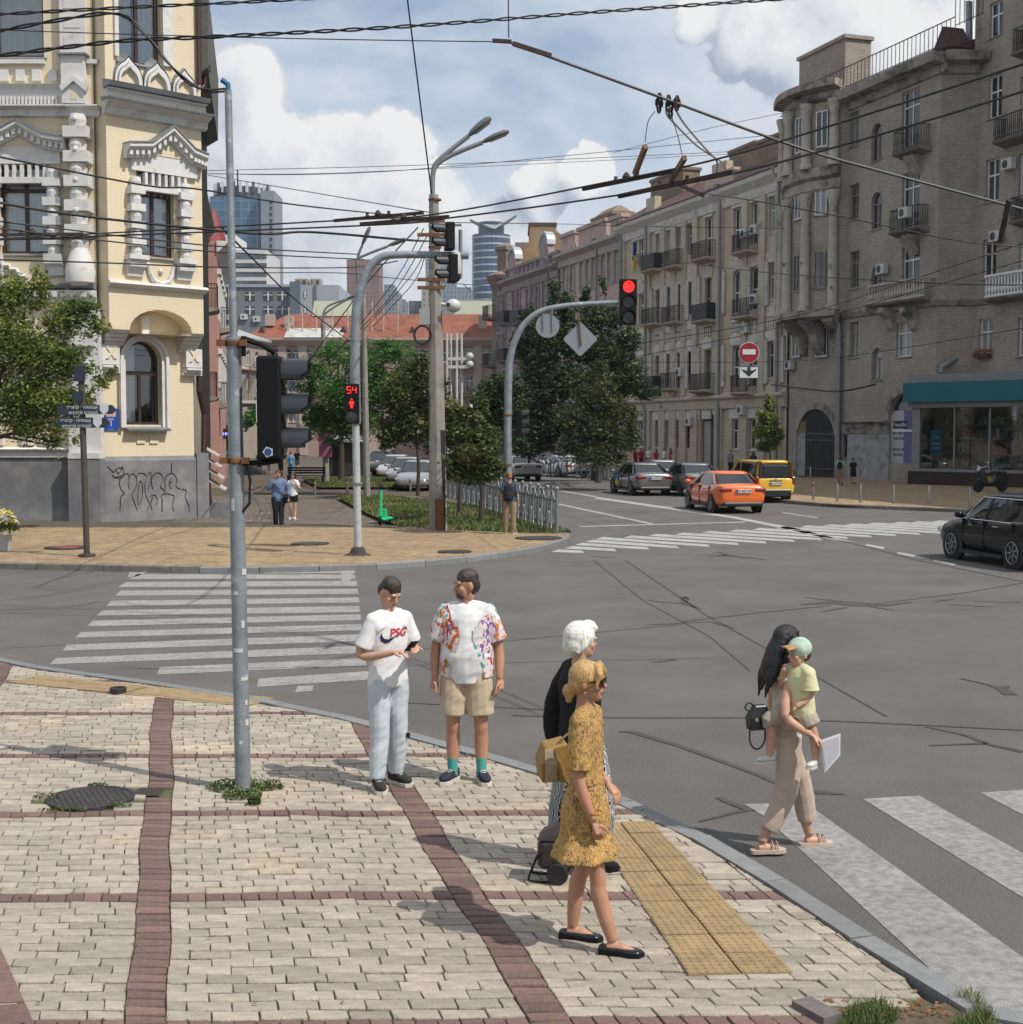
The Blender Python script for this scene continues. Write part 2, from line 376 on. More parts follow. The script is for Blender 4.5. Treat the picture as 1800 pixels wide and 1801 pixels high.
for q,mk,cut,c in stones:
 vis = abs(c[0]) < .385 * c[1]
 if cnt[mk] < 295 and len(q) == 4 and vis:
  cnt[mk] += 1
  mb = MB(); lq = [(p[0] - c[0],p[1] - c[1]) for p in q]; stone_mesh(mb,lq,0,random.uniform(-.004,.004))
  o = mb.build('paving_stone' if mk == 'pale' else 'granite_sett',limestone if mk == 'pale' else redgran,pavement,attr=[random.random()] * len(mb.f)); o.location = (c[0],c[1],0)
 else:
  mb,at = rest[mk]; n = stone_mesh(mb,q,0,random.uniform(-.004,.004)); at += [random.random()] * n
for mk,nm in (('pale','paving_stone_field'),('red','granite_sett_field')):
 rest[mk][0].build(nm,limestone if mk == 'pale' else redgran,pavement,attr=rest[mk][1],kind='stuff')
for sl in (((-90,1640),(0,1668),(43,1764),(-90,1772)),((-90,1777),(45,1768),(64,1815),(-90,1835))):
 ps = [P(*q) for q in sl]; m = MB(); m.loft([[(p.x,p.y,-.03) for p in ps],[(p.x,p.y,.009) for p in ps]]); m.build('granite_slab',redgran,pavement,attr=[.5] * len(m.f))
tm,ta = MB(),[]
for q,mk,cut,c in random.sample(stones,1500):
 x,y = q[random.randrange(len(q))][:2]
 for k in range(7):
  a = random.random() * 6.283; px_,py_ = x + random.gauss(0,.007),y + random.gauss(0,.012); w = random.uniform(.002,.005); tm.add([(px_ - w * math.cos(a),py_ - w * math.sin(a),-.012),(px_ + w * math.cos(a),py_ + w * math.sin(a),-.012),(px_ + random.gauss(0,.006),py_ + random.gauss(0,.006),random.uniform(.002,.014))],((0,1,2),)); ta.append(random.random())
tm.build('joint_grass',M('joint_blade',(.085,.1,.03),.8,var=.3,tint=.5),pavement,attr=ta,kind='stuff')
tm = MB()
for k in range(70):
 c = random.choice(stones)[3]; a = random.random() * 6.283; r = random.uniform(.008,.022); tm.add([(c[0] + r * math.cos(a),c[1] + r * math.sin(a),.012),(c[0] - r * .5 * math.sin(a),c[1] + r * .5 * math.cos(a),.02),(c[0] - r * math.cos(a),c[1] - r * math.sin(a),.011),(c[0] + r * .5 * math.sin(a),c[1] - r * .5 * math.cos(a),.01)],((0,1,2,3),))
tm.build('litter',M('litter_dry',(.2,.11,.05),.8,var=.6,vs=2),pavement,kind='stuff')
yel = M('tactile_yellow',(.31,.22,.115),.75,var=.14,vs=10,bump=.3,bs=70,rnd=.1,col2=(.22,.165,.09),c2s=4,c2t=.6,c2w=.1)
def tactile(quad,nu,nv,parent,studs=6,z=.012):
 a,b,c,d = [Vector((*q,0)) for q in quad]
 def at(u,v): return (a * (1 - u) + b * u) * (1 - v) + (d * (1 - u) + c * u) * v
 for i in range(nu):
  for j in range(nv):
   u0,u1,v0,v1 = i / nu,(i + 1) / nu,j / nv,(j + 1) / nv; e = .012
   q = [at(u0 + e / nu * 2,v0 + e / nv * 2),at(u1 - e / nu * 2,v0 + e / nv * 2),at(u1 - e / nu * 2,v1 - e / nv * 2),at(u0 + e / nu * 2,v1 - e / nv * 2)]
   m = MB(); dz = random.uniform(-.003,.003); m.loft([[(p.x,p.y,-.04) for p in q],[(p.x,p.y,z + dz) for p in q]])
   for k in range(studs):
    for l in range(studs):
     p = at(u0 + (u1 - u0) * (k + .5) / studs,v0 + (v1 - v0) * (l + .5) / studs)
     m.lathe([(.0145,z + dz - .002),(.013,z + dz + .004),(.007,z + dz + .0055)],(p.x,p.y,0),6)
   m.build('tactile_tile',yel,parent)
tactile(tact1,2,10,pavement)
tactile(tact2,8,2,pavement,5)
paint = M('road_paint',(.36,.35,.33),.8,var=.14,vs=2,bump=.8,bs=110,col2=(.15,.143,.136),c2s=14,c2t=.6,c2w=.2)
paintf = M('road_paint_far',(.36,.355,.34),.8,var=.12,vs=3,bump=.3,bs=40,col2=(.2,.195,.19),c2s=1.6,c2t=.64,c2w=.12)
tar = M('tar_seal',(.058,.055,.052),.7,var=.2,vs=5,bump=.2)
def mark(pts,mat=paint,name='zebra_stripe',dz=.004):
 return sheet(name,[P(x,y,ROAD) for x,y in pts],ROAD + dz,mat,parent=road)
mark([(1310,1415),(1417,1413),(1800,1685),(2300,2040),(2060,2092),(1740,1801),(1345,1437)])
mark([(1518,1406),(1617,1400),(1800,1502),(2100,1669),(2100,1760),(1800,1580)])
mark([(1725,1395),(1822,1388),(2100,1520),(2100,1590),(1800,1434)])
mark([(1925,1385),(2010,1378),(2300,1500),(2300,1560)])
zl = [((465,1003),(624,1000),(625,1008),(465,1009)),((242,1010),(624,1011),(626,1018),(226,1019)),((222,1024),(627,1022),(629,1031),(208,1033)),((212,1039),(629,1036),(631,1045),(203,1048)),((195,1057),(631,1051),(633,1060),(188,1066)),((180,1074),(632,1066),(634,1077),(171,1083)),
  ((163,1092),(634,1081),(635,1091),(153,1102)),((142,1112),(636,1098),(638,1109),(133,1122)),((119,1134),(638,1116),(640,1128),(110,1145)),((98,1158),(640,1136),(642,1149),(87,1169)),((281,1174),(643,1158),(645,1171),(277,1187)),((455,1194),(648,1181),(650,1196),(452,1209)),((524,1207),(552,1206),(549,1216),(519,1218))]
for q in zl: mark(q,paint)
mark([(228,1007),(262,1006),(240,1014),(224,1016)]); mark([(599,1004),(624,1004),(616,1022),(602,1030)],paint,dz=.008)
zr = []
zL = [(969,969),(993,963),(1011,957),(1029,951.5),(1047,946.7),(1097,944),(1141,941),(1188,938.7),(1234,936),(1281,933.2),(1323,930.5),(1365,928),(1407,926),(1447,924),(1485,922.3),(1525,920.8),(1567,919.4),(1601,918.2),(1638,917)]
zR = [(1028,973),(1085,970),(1143,967),(1195,964.6),(1249,962),(1301,959),(1350,956.3),(1399,953.5),(1447,950.6),(1493,948),(1535,945.6),(1578,943.2),(1620,941),(1660,939),(1700,937),(1740,935),(1780,933),(1820,931.2),(1860,929.5)]
for k,((x0,y0),(x1,y1)) in enumerate(zip(zL,zR)):
 h = 4.6 - .09 * k; zr.append(((x0 + 14,y0 - h * .5),(x1 - 4,y1 - h),(x1,y1),(x0,y0 + h * .42)))
for q in zr: mark(q,paintf)
for a in (((1020,925.5),(1312,917.5),(1312,919),(1020,927)),((980,885),(1150,921),(1146,922.5),(976,886.5)),((1525,957),(1558,963),(1553,966),(1522,959.5)),((1580,971),(1612,977),(1606,979.5),(1578,974)),((1645,985),(1684,992.5),(1678,994.5),(1643,987)),((1378,901),(1440,910.5),(1437,911.5),(1376,902)),((925,852),(1050,873),(1046,874.5),(921,853))):
 mark(a,paintf,'lane_line')
mark([(1050,874),(1290,908),(1400,929),(1480,949),(1505,953),(1470,951),(1390,932),(1285,911),(1046,877)],paintf,'lane_line')
dirt = M('worn_asphalt',(.07,.066,.064),.85,var=.2,vs=3,bump=.5,bs=120)
def seal(pts,w,name='tar_crack'):
 ps = [P(x,y,ROAD + .006) for x,y in pts]; ww = w if isinstance(w,(list,tuple)) else [w] * len(ps)
 t = [(ps[min(i + 1,len(ps) - 1)] - ps[max(i - 1,0)]).normalized() for i in range(len(ps))]
 l = [p + Vector((-a.y,a.x,0)) * q for p,a,q in zip(ps,t,ww)]; r = [p - Vector((-a.y,a.x,0)) * q for p,a,q in zip(ps,t,ww)]
 m = MB()
 for i in range(len(ps) - 1): m.quad(l[i],r[i],r[i + 1],l[i + 1])
 m.build(name,tar,road)
for pts,w in ([((1090,1287),(1112,1287),(1200,1313),(1330,1361),(1400,1390),(1440,1393),(1487,1397)),(.03,.05,.04,.03,.045,.06,.01)],[((1401,1391),(1430,1408),(1412,1412)),(.04,.04,.01)],[((1230,1445),(1300,1427),(1320,1425),(1275,1408),(1268,1402)),(.012,.03,.045,.03,.05)],
    [((1410,1063),(1460,1060),(1500,1062),(1560,1064),(1605,1059)),(.02,.16,.34,.12,.02)],[((1480,1058),(1415,1050)),(.06,.02)],[((1490,1068),(1445,1076)),(.05,.02)],[((1530,1066),(1575,1074)),(.06,.02)],[((1200,1093),(1340,1077),(1460,1065)),.022],[((1540,1062),(1700,1042),(1830,1020)),.018],
    [((1690,1193),(1740,1204),(1765,1212),(1778,1222)),(.015,.03,.07,.09)],[((1765,1209),(1776,1207)),(.05,.02)],[((1140,1055),(1165,1059),(1205,1061),(1235,1072)),(.02,.05,.09,.02)],[((1205,1060),(1203,1050),(1212,1054)),(.06,.06,.02)],[((1138,1099),(1250,1093),(1260,1096),(1290,1104)),.03],
    [((1240,976),(1280,977),(1330,982),(1350,985)),(.02,.09,.06,.02)],[((1262,970),(1282,976),(1248,980)),(.03,.08,.02)],[((1040,978),(1065,980),(1085,979)),(.02,.06,.02)],[((1450,944),(1530,963),(1610,984),(1800,1023)),.035],[((1635,1311),(1730,1307),(1800,1322)),(.015,.04,.05)],[((1628,1278),(1700,1293),(1738,1308)),(.01,.03,.04)],
    [((900,1258),(1080,1262),(1300,1262),(1520,1270),(1800,1284)),.022],[((1100,985),(1240,1080),(1420,1180),(1560,1260)),.015],[((1045,985),(1130,1055),(1250,1120),(1320,1180)),.012],[((640,1146),(760,1140),(900,1126),(1200,1098)),.013],[((650,1233),(800,1240),(1000,1250)),.014],[((1645,1058),(1672,1054),(1678,1053)),(.03,.05,.01)],[((1668,1063),(1720,1066),(1755,1067)),(.02,.04,.01)],[((1712,1058),(1795,1059)),.02]):
 seal(pts,w)
tan = M('pavement_brick_tan',(.32,.232,.132),.85,var=.12,vs=1.2,bump=.25,bs=30,tint=.22,rnd=.15,col2=(.29,.2,.125),c2s=.35,c2t=.5,c2w=.12)
tan2 = M('pavement_brick_grey',(.17,.14,.115),.85,var=.14,vs=.8,bump=.25,bs=30,tint=.2)
joint = M('paving_joint',(.09,.07,.05),.95,var=.2,vs=5)
fk = [P(x,y,0) for x,y in ((-500,983),(-100,989),(40,992),(150,994),(300,997),(420,997.5),(520,996.5),(640,993),(740,987),(830,979),(910,968),(960,958.5),(990,949.5),(1003,944),(1004,940),(998,936.5))]
fkc = catmull(fk,5)
edge = 42.2
far_pave = sheet('far_pavement',[*offset(fkc,.18),P(990,934),Vector((1.2,edge,0)),Vector((-40,edge + 8,0)),Vector((-40,33,0))],-.016,joint,kind='structure',label='tan brick paved corner in front of the cream house')
kerb(fkc[:23],far_pave,.18,.02,-.3,concrete_kerb,1.6,side=1)
kerb(fkc[22:],far_pave,.18,.006,-.3,granite,1.3,side=1)
FA = np.array([(p.x,p.y) for p in offset(fkc,.19)])
def kerb_y(x,A=FA):
 return float(np.interp(x,A[:,0],A[:,1])) if x < A[:,0].max() else 1e9
fieldm,fat = MB(),[]; nbrick = 0
BL,BW = .235,.118
cr_ = 0
def tan_top(mb,x0,x1,y0,y1,dz):
 k = .012
 mb.add([(x0,y0,-.02),(x1,y0,-.02),(x1,y1,-.02),(x0,y1,-.02),(x0 + k,y0 + k,dz),(x1 - k,y0 + k,dz),(x1 - k,y1 - k,dz),(x0 + k,y1 - k,dz)],((4,5,6,7),(0,1,5,4),(1,2,6,5),(2,3,7,6),(3,0,4,7)))
y = 29.0; row = 0
while y < edge - .1:
 x = -18.2 + (row % 2) * BL / 2
 while x < 1.9:
  cy = y + BW / 2 + .06 * math.sin(x * .7); cx = x + BL / 2
  if cy > kerb_y(cx) + .1 and cx / cy > -.41 and cy < edge - .1:
   g = .009; dz = random.uniform(-.003,.003)
   if nbrick < 298 and cy < 31.9 and cx / cy > -.38:
    nbrick += 1; mb = MB(); tan_top(mb,-BL / 2 + g,BL / 2 - g,-BW / 2 + g,BW / 2 - g,dz)
    o = mb.build('paving_brick',tan,far_pave,attr=[random.random()] * 5); o.location = (cx,cy,0)
   else:
    tan_top(fieldm,x + g,x + BL - g,cy - BW / 2 + g,cy + BW / 2 - g,dz); fat += [random.random()] * 5
  x += BL
 y += BW; row += 1
fieldm.build('paving_brick_field',tan,far_pave,attr=fat,kind='stuff')
def strip_tiles(quad,nu,nv,z=.006): tactile([tuple(P(*q)[:2]) for q in quad],nu,nv,far_pave,3,z)
strip_tiles(((318,977),(630,984),(622,991),(322,987)),10,1); strip_tiles(((840,943),(862,943),(925,965),(880,968)),2,6)
PZ = -.16
path = sheet('path',[Vector((-34,edge + .02,0)),Vector((1.2,edge + .02,0)),Vector((1.2,60,0)),Vector((-2,170,0)),Vector((-34,170,0))],PZ + .035,joint,kind='structure',label='grey brick walk between the cream house and the lawns')
pm,pat = MB(),[]; y = edge + .05; row = 0
while y < 66:
 x = -11.2 - (y - 44) * .2 + (row % 2) * .15
 x1 = -2.0 + (y - 44) * -.03
 while x < x1:
  tan_b = random.uniform(-.003,.003)
  k = .01; pm.add([(x + k,y + k,PZ + .05 + tan_b),(x + .29,y + k,PZ + .05 + tan_b),(x + .29,y + .14,PZ + .05 + tan_b),(x + k,y + .14,PZ + .05 + tan_b)],((0,1,2,3),)); pat.append(random.random())
  x += .3
 y += .15; row += 1
pm.build('paving_brick_field',tan2,path,attr=pat,kind='stuff')
MB().bbox(-15,1.0,edge - .09,edge,-.3,.012).build('crest_edging',M('edging_green',(.1,.12,.07),.9,var=.3),far_pave)
grassm = M('grass_blade',(.075,.115,.025),.7,var=.35,vs=.8,rnd=.2,tint=.45,col2=(.17,.15,.06),c2s=.45,c2t=.56,c2w=.07)
soil = M('lawn_soil',(.085,.09,.035),.95,var=.3,vs=2,bump=.5,bs=12,col2=(.15,.125,.055),c2s=.5,c2t=.52,c2w=.1)
def lawn(px,label,n,h=.12,z=.0,w=.03,name='lawn'):
 poly = [P(x,y,z) for x,y in px]; o = sheet(name,poly,z + .01,soil,kind='structure',label=label)
 pl = [(p.x,p.y) for p in poly]; xs = [p[0] for p in pl]; ys = [p[1] for p in pl]; m = MB(); at = []
 k = 0
 while k < n:
  x = random.uniform(min(xs),max(xs)); yy = random.uniform(min(ys),max(ys))
  if not insh((x,yy),pl): continue
  k += 1; a = random.random() * 6.283; b = random.uniform(.35,1) * h; c = math.cos(a) * w; s = math.sin(a) * w; lx = random.uniform(-.5,.5) * b; ly = random.uniform(-.5,.5) * b
  m.add([(x - c,yy - s,z),(x + c,yy + s,z),(x + lx,yy + ly,z + b)],((0,1,2),)); at.append(random.random())
 m.build('grass',grassm,o,attr=at,kind='stuff')
 return o
lawn([(592,874),(690,874),(845,893),(985,931),(1005,937),(930,938),(770,931),(700,925),(650,905)],'sunlit lawn behind the hoop railing',26000,.16)
lawn([(530,842),(690,836),(716,857),(560,857)],'far strip of lawn between the walk and the parked cars',9000,.14)
rk = [P(x,y,0) for x,y in ((900,812),(960,822),(1060,839),(1150,853),(1250,866),(1350,877),(1450,886),(1560,890.5),(1700,896),(2000,905))]
rkc = catmull(rk,4)
right_pave = sheet('right_pavement',[*rkc,Vector((60,45,0)),Vector((60,110,0)),Vector((8,170,0))],-.012,joint,kind='structure',label='tan paved footway in front of the brick houses')
kerb(rkc,right_pave,.18,.02,-.3,concrete_kerb,2.0,side=1)
m,at = MB(),[]
ra = np.array([(p.x,p.y) for p in rkc])[::-1]
for yy in np.arange(47,88,.30):
 for xx in np.arange(4,34,.36):
  ky = float(np.interp(xx,ra[::-1,0],ra[::-1,1])) if ra[0,0] > ra[-1,0] else float(np.interp(xx,ra[:,0],ra[:,1]))
  if yy > ky + .3 and xx / yy < .385 and xx < 33:
   o_ = .18 if int(yy / .3) % 2 else 0; z = random.uniform(0,.006)
   m.quad((xx + o_,yy,z),(xx + o_ + .345,yy,z),(xx + o_ + .345,yy + .285,z),(xx + o_,yy + .285,z)); at.append(random.random())
m.build('paving_brick_field',tan,right_pave,attr=at,kind='stuff')
# --- building helpers
def brick_mat(name,c1,c2,mortar,bw=.26,bh=.085,ms=.012,var=.18,vs=.5,bump=.35,dirt=None,stain=.5):
 m = M(name,c1,.9,var=0); t = m.node_tree; N = t.nodes; L = t.links; b = N['Principled BSDF']
 tcn = N.new('ShaderNodeTexCoord'); sp = N.new('ShaderNodeSeparateXYZ'); L.new(tcn.outputs['Object'],sp.inputs[0])
 ad = N.new('ShaderNodeMath'); ad.operation = 'ADD'; L.new(sp.outputs[0],ad.inputs[0]); L.new(sp.outputs[1],ad.inputs[1])
 cb = N.new('ShaderNodeCombineXYZ'); L.new(ad.outputs[0],cb.inputs[0]); L.new(sp.outputs[2],cb.inputs[1])
 k = N.new('ShaderNodeTexBrick'); L.new(cb.outputs[0],k.inputs['Vector']); k.inputs['Color1'].default_value = (*c1,1); k.inputs['Color2'].default_value = (*c2,1); k.inputs['Mortar'].default_value = (*mortar,1)
 k.inputs['Scale'].default_value = 1; k.inputs['Brick Width'].default_value = bw; k.inputs['Row Height'].default_value = bh; k.inputs['Mortar Size'].default_value = ms; k.inputs['Bias'].default_value = 0
 n = N.new('ShaderNodeTexNoise'); n.inputs['Scale'].default_value = vs; n.inputs['Detail'].default_value = 7; n.inputs['Roughness'].default_value = .65; L.new(tcn.outputs['Object'],n.inputs['Vector'])
 r = N.new('ShaderNodeMapRange'); L.new(n.outputs['Fac'],r.inputs[0]); r.inputs[1].default_value = .3; r.inputs[2].default_value = .7; r.inputs[3].default_value = 1 - var; r.inputs[4].default_value = 1 + var
 h = N.new('ShaderNodeHueSaturation'); L.new(r.outputs[0],h.inputs['Value']); L.new(k.outputs['Color'],h.inputs['Color']); out = h.outputs[0]
 if dirt:
  n2 = N.new('ShaderNodeTexNoise'); n2.inputs['Scale'].default_value = .9; n2.inputs['Detail'].default_value = 8; n2.inputs['Roughness'].default_value = .7; L.new(tcn.outputs['Object'],n2.inputs['Vector'])
  r2 = N.new('ShaderNodeMapRange'); L.new(n2.outputs['Fac'],r2.inputs[0]); r2.inputs[1].default_value = stain; r2.inputs[2].default_value = stain + .2; r2.inputs[4].default_value = .75
  mx = N.new('ShaderNodeMix'); mx.data_type = 'RGBA'; L.new(r2.outputs[0],mx.inputs['Factor']); L.new(out,mx.inputs['A']); mx.inputs['B'].default_value = (*dirt,1); out = mx.outputs['Result']
 L.new(out,b.inputs['Base Color'])
 bn = N.new('ShaderNodeBump'); bn.inputs['Strength'].default_value = bump; bn.inputs['Distance'].default_value = .02; iv = N.new('ShaderNodeMath'); iv.operation = 'SUBTRACT'; iv.inputs[0].default_value = 1
 L.new(k.outputs['Fac'],iv.inputs[1]); L.new(iv.outputs[0],bn.inputs['Height']); L.new(bn.outputs[0],b.inputs['Normal'])
 return m
class Fac:
 def __init__(s,A,B,z0=0.0):
  s.A = Vector((A[0],A[1],0)); d = Vector((B[0] - A[0],B[1] - A[1],0)); s.L = d.length; s.u = d.normalized(); s.n = Vector((s.u.y,-s.u.x,0))
  if s.n.dot(-s.A) < 0: s.n = -s.n
  s.ang = math.atan2(s.u.y,s.u.x)
 def p(s,u,z,o=0.0): q = s.A + s.u * u + s.n * o; return Vector((q.x,q.y,z))
 def pix(s,x,y,o=0.0):
  d = cam_dir(x,y); a = s.A + s.n * o; t = a.dot(s.n) / d.dot(s.n); q = d * t; return ((q - s.A).dot(s.u),HC + q.z)
 def uz(s,r,o=0.0):
  xm,ym = (r[0] + r[2]) / 2,(r[1] + r[3]) / 2
  return s.pix(r[0],ym,o)[0],s.pix(r[2],ym,o)[0],s.pix(xm,r[3],o)[1],s.pix(xm,r[1],o)[1]
 def box(s,mb,u0,u1,z0,z1,o0,o1): return mb.loft([[s.p(u0,z,o0),s.p(u1,z,o0),s.p(u1,z,o1),s.p(u0,z,o1)] for z in (z0,z1)])
 def prof(s,mb,u0,u1,pr): return mb.loft([[s.p(u,z,o) for o,z in pr] for u in (u0,u1)])
 def poly(s,mb,pts,o0,o1): return mb.prism([s.p(u,z,o0) for u,z in pts],s.n * (o1 - o0))
 def rod(s,mb,pts,r,n=6): return mb.tube([s.p(*q) for q in pts],r,n)
def arch_pts(a,b,c,d,n=10,k=1.0):
 w = (b - a) / 2; rise = min(w * k,d - c); m = (a + b) / 2
 return [(a,c),(b,c)] + [(m + w * math.cos(t),d - rise + rise * math.sin(t)) for t in lin(0,math.pi,n)]
def wall(F,mb,u0,u1,z0,z1,ops,dep=.28):
 us = sorted({u0,u1,*[v for o in ops for v in o[:2] if u0 < v < u1]}); zs = sorted({z0,z1,*[v for o in ops for v in o[2:4] if z0 < v < z1]})
 for a,b in zip(us,us[1:]):
  run = None
  for c,d in zip(zs,zs[1:]):
   um,zm = (a + b) / 2,(c + d) / 2; hole_ = any(o[0] < um < o[1] and o[2] < zm < o[3] for o in ops)
   if hole_:
    if run is not None: mb.quad(F.p(a,run),F.p(b,run),F.p(b,c),F.p(a,c)); run = None
   elif run is None: run = c
  if run is not None: mb.quad(F.p(a,run),F.p(b,run),F.p(b,z1),F.p(a,z1))
 for o in ops:
  a,b,c,d = o[:4]; k = o[4] if len(o) > 4 else 0
  pts = arch_pts(a,b,c,d,12,k) if k else [(a,c),(b,c),(b,d),(a,d)]
  if k:
   ar = pts[2:]; h = len(ar) // 2
   mb.add([F.p(b,d)] + [F.p(*q) for q in ar[:h + 1]],[(0,i + 1,i + 2) for i in range(h)])
   mb.add([F.p(a,d)] + [F.p(*q) for q in ar[h:]],[(0,i + 1,i + 2) for i in range(len(ar) - h - 1)])
  n = len(pts)
  for i in range(n): q,r = pts[i],pts[(i + 1) % n]; mb.quad(F.p(*q),F.p(*r),F.p(*r,-dep),F.p(*q,-dep))
glass_dark = M('window_glass_dark',(.02,.025,.03),.06,var=.3,vs=.4,spec=.8)
glass_clear = glass_mat('window_glass',(.95,.97,.97),1.5); panes = [glass_dark,glass_dark,M('window_glass_mid',(.07,.08,.085),.08,var=.5,vs=.9,spec=.8),M('window_glass_curtain',(.24,.25,.25),.12,var=.35,vs=1.4,spec=.6,stretch=(6,6,.6)),glass_dark]
def window(F,par,a,b,c,d,dep=.2,fm=None,gm=None,cols=2,trans=.68,k=0,fw=.07,name='window',sill=True,sm=None,extra=None,open_=False):
 """frame with mullions and a transom; its pane is a sub-part"""
 m = MB(); o0,o1 = -dep,-dep + .07
 pts = arch_pts(a,b,c,d,12,k) if k else [(a,c),(b,c),(b,d),(a,d)]
 m2 = [((a + b) / 2 + (u - (a + b) / 2) * (1 - 2 * fw / (b - a)),(c + d) / 2 + (z - (c + d) / 2) * (1 - 2 * fw / (d - c))) for u,z in pts]; n = len(pts)
 for i in range(n):
  j = (i + 1) % n
  m.quad(F.p(*pts[i],o1),F.p(*pts[j],o1),F.p(*m2[j],o1),F.p(*m2[i],o1)); m.quad(F.p(*m2[i],o1),F.p(*m2[j],o1),F.p(*m2[j],o0),F.p(*m2[i],o0))
 zt = c + (d - c) * trans
 for i in range(1,cols):
  u = a + (b - a) * i / cols; F.box(m,u - fw * .55,u + fw * .55,c + fw,(d - fw) if not k else zt,o0,o1 - .006)
 if trans < 1: F.box(m,a + fw,b - fw,zt - fw * .6,zt + fw * .6,o0,o1 + .004)
 if k and extra: F.box(m,(a + b) / 2 - fw * .4,(a + b) / 2 + fw * .4,zt,d - fw,o0,o1 - .006)
 w = m.build(name,fm,par,world=True)
 g = MB(); g.add([F.p(u,z,o0 + .02) for u,z in pts],(tuple(range(n)),)); g.build('pane',gm or random.choice(panes),w,world=False)
 g_o = w.children[0]; inv = root_mat(w).inverted()
 for v in g_o.data.vertices: v.co = inv @ v.co
 if sill:
  s = MB(); F.prof(s,a - .1,b + .1,[(-dep + .06,c - .005),(.08,c - .03),(.08,c - .09),(-dep + .06,c - .09)]); so = s.build('sill',sm or fm,w)
  for v in so.data.vertices: v.co = inv @ v.co
 return w
def railing(F,mb,u0,u1,z,o,h=1.0,step=.14,t=.014,sides=True):
 F.box(mb,u0,u1,z + h - .05,z + h,o - .05,o); F.box(mb,u0,u1,z + .08,z + .12,o - .04,o - .01)
 k = max(2,int((u1 - u0) / step))
 for i in range(k + 1): u = u0 + (u1 - u0) * i / k; F.box(mb,u - t,u + t,z,z + h - .05,o - .04,o - .012)
 if sides:
  for u in (u0,u1):
   F.box(mb,u - .025,u + .025,z + h - .048,z + h - .002,0,o - .05)
   for i in range(1,7): q = o * i / 7; F.box(mb,u - t,u + t,z,z + h - .05,q - t,q + t)
iron = M('wrought_iron',(.018,.018,.018),.6,var=.2)
def balcony(F,par,u0,u1,z,dep=.9,slab=None,style='bars',h=1.0,bm=None):
 m = MB(); F.prof(m,u0 - .08,u1 + .08,[(0,z - .02),(dep,z - .02),(dep + .08,z - .06),(dep,z - .16),(.25,z - .3),(0,z - .34)])
 s = m.build('balcony',slab,par,world=True); inv = root_mat(s).inverted()
 r = MB()
 if style == 'bars': railing(F,r,u0,u1,z,dep,h)
 elif style == 'panel':
  F.box(r,u0,u1,z,z + h,dep - .04,dep)
  for u in (u0,u1): F.box(r,u - .02,u + .02,z,z + h - .002,0,dep - .04)
 elif style == 'belly':
  railing(F,r,u0,u1,z,dep,h,.16)
  k = int((u1 - u0) / .3)
  for i in range(k): u = u0 + (u1 - u0) * (i + .5) / k; r.tube([F.p(u - .12,z + .2,dep),F.p(u,z + .45,dep + .05),F.p(u + .1,z + .62,dep + .04),F.p(u,z + .75,dep),F.p(u - .08,z + .6,dep)],.012,4)
 elif style == 'balusters':
  F.box(r,u0,u1,z + h - .13,z + h,dep - .2,dep + .03); F.box(r,u0,u1,z,z + .1,dep - .18,dep)
  k = int((u1 - u0) / .27)
  for i in range(k + 1): r.lathe([(.07,.1),(.05,.2),(.1,.36),(.085,.48),(.05,.68),(.07,h - .13)],F.p(u0 + .1 + (u1 - u0 - .2) * i / k,z,dep - .09),8)
  for u in (u0,u1): F.box(r,u - .1,u + .1,z + h - .128,z + h - .002,0,dep - .2)
 ro = r.build('railing',bm or iron,s)
 for v in ro.data.vertices: v.co = inv @ v.co
 return s
acw = M('aircon_white',(.5,.5,.48),.5,var=.08); acd = M('aircon_dark',(.05,.05,.05),.6,var=.1)
def aircon(F,par,u,z,o=.12,w=.85,h=.6):
 m = MB(); F.box(m,u - w / 2,u + w / 2,z,z + h,o,o + .34)
 for s_ in (-.3,.3): F.box(m,u + s_ - .02,u + s_ + .02,z - .05,z - .002,0,o + .3)
 b = m.build('air_conditioner',acw,par,world=True); g = MB(); c = F.p(u - w * .12,z + h / 2,o + .345)
 g.lathe([(.23,0),(.23,.01),(.2,.018),(.05,.012),(.001,.014)],c,14,F.n); q = g.build('fan_grille',acd,b); inv = root_mat(b).inverted()
 for v in q.data.vertices: v.co = inv @ v.co
def pipe(F,par,u,z0,z1,r=.08,o=.16,mat=None,name='downpipe'):
 m = MB(); m.tube([F.p(u,z0,o),F.p(u,z1 - .6,o),F.p(u + .02,z1 - .2,o + .12),F.p(u,z1,o + .3)],r,8); m.lathe([(r,0),(r * 2,.25),(r * 2.1,.42)],F.p(u,z1,o + .3),8)
 z = z0 + .6
 while z < z1 - 1: m.lathe([(r + .02,0),(r + .02,.06)],F.p(u,z,o),8); z += 2.4
 return m.build(name,mat,par,smooth='auto',world=True)
zinc = M('zinc_pipe',(.24,.255,.275),.5,.3,var=.15)
pvc = M('window_white',(.68,.68,.67),.5,var=.06); wood_old = M('window_old_wood',(.2,.17,.14),.8,var=.2)
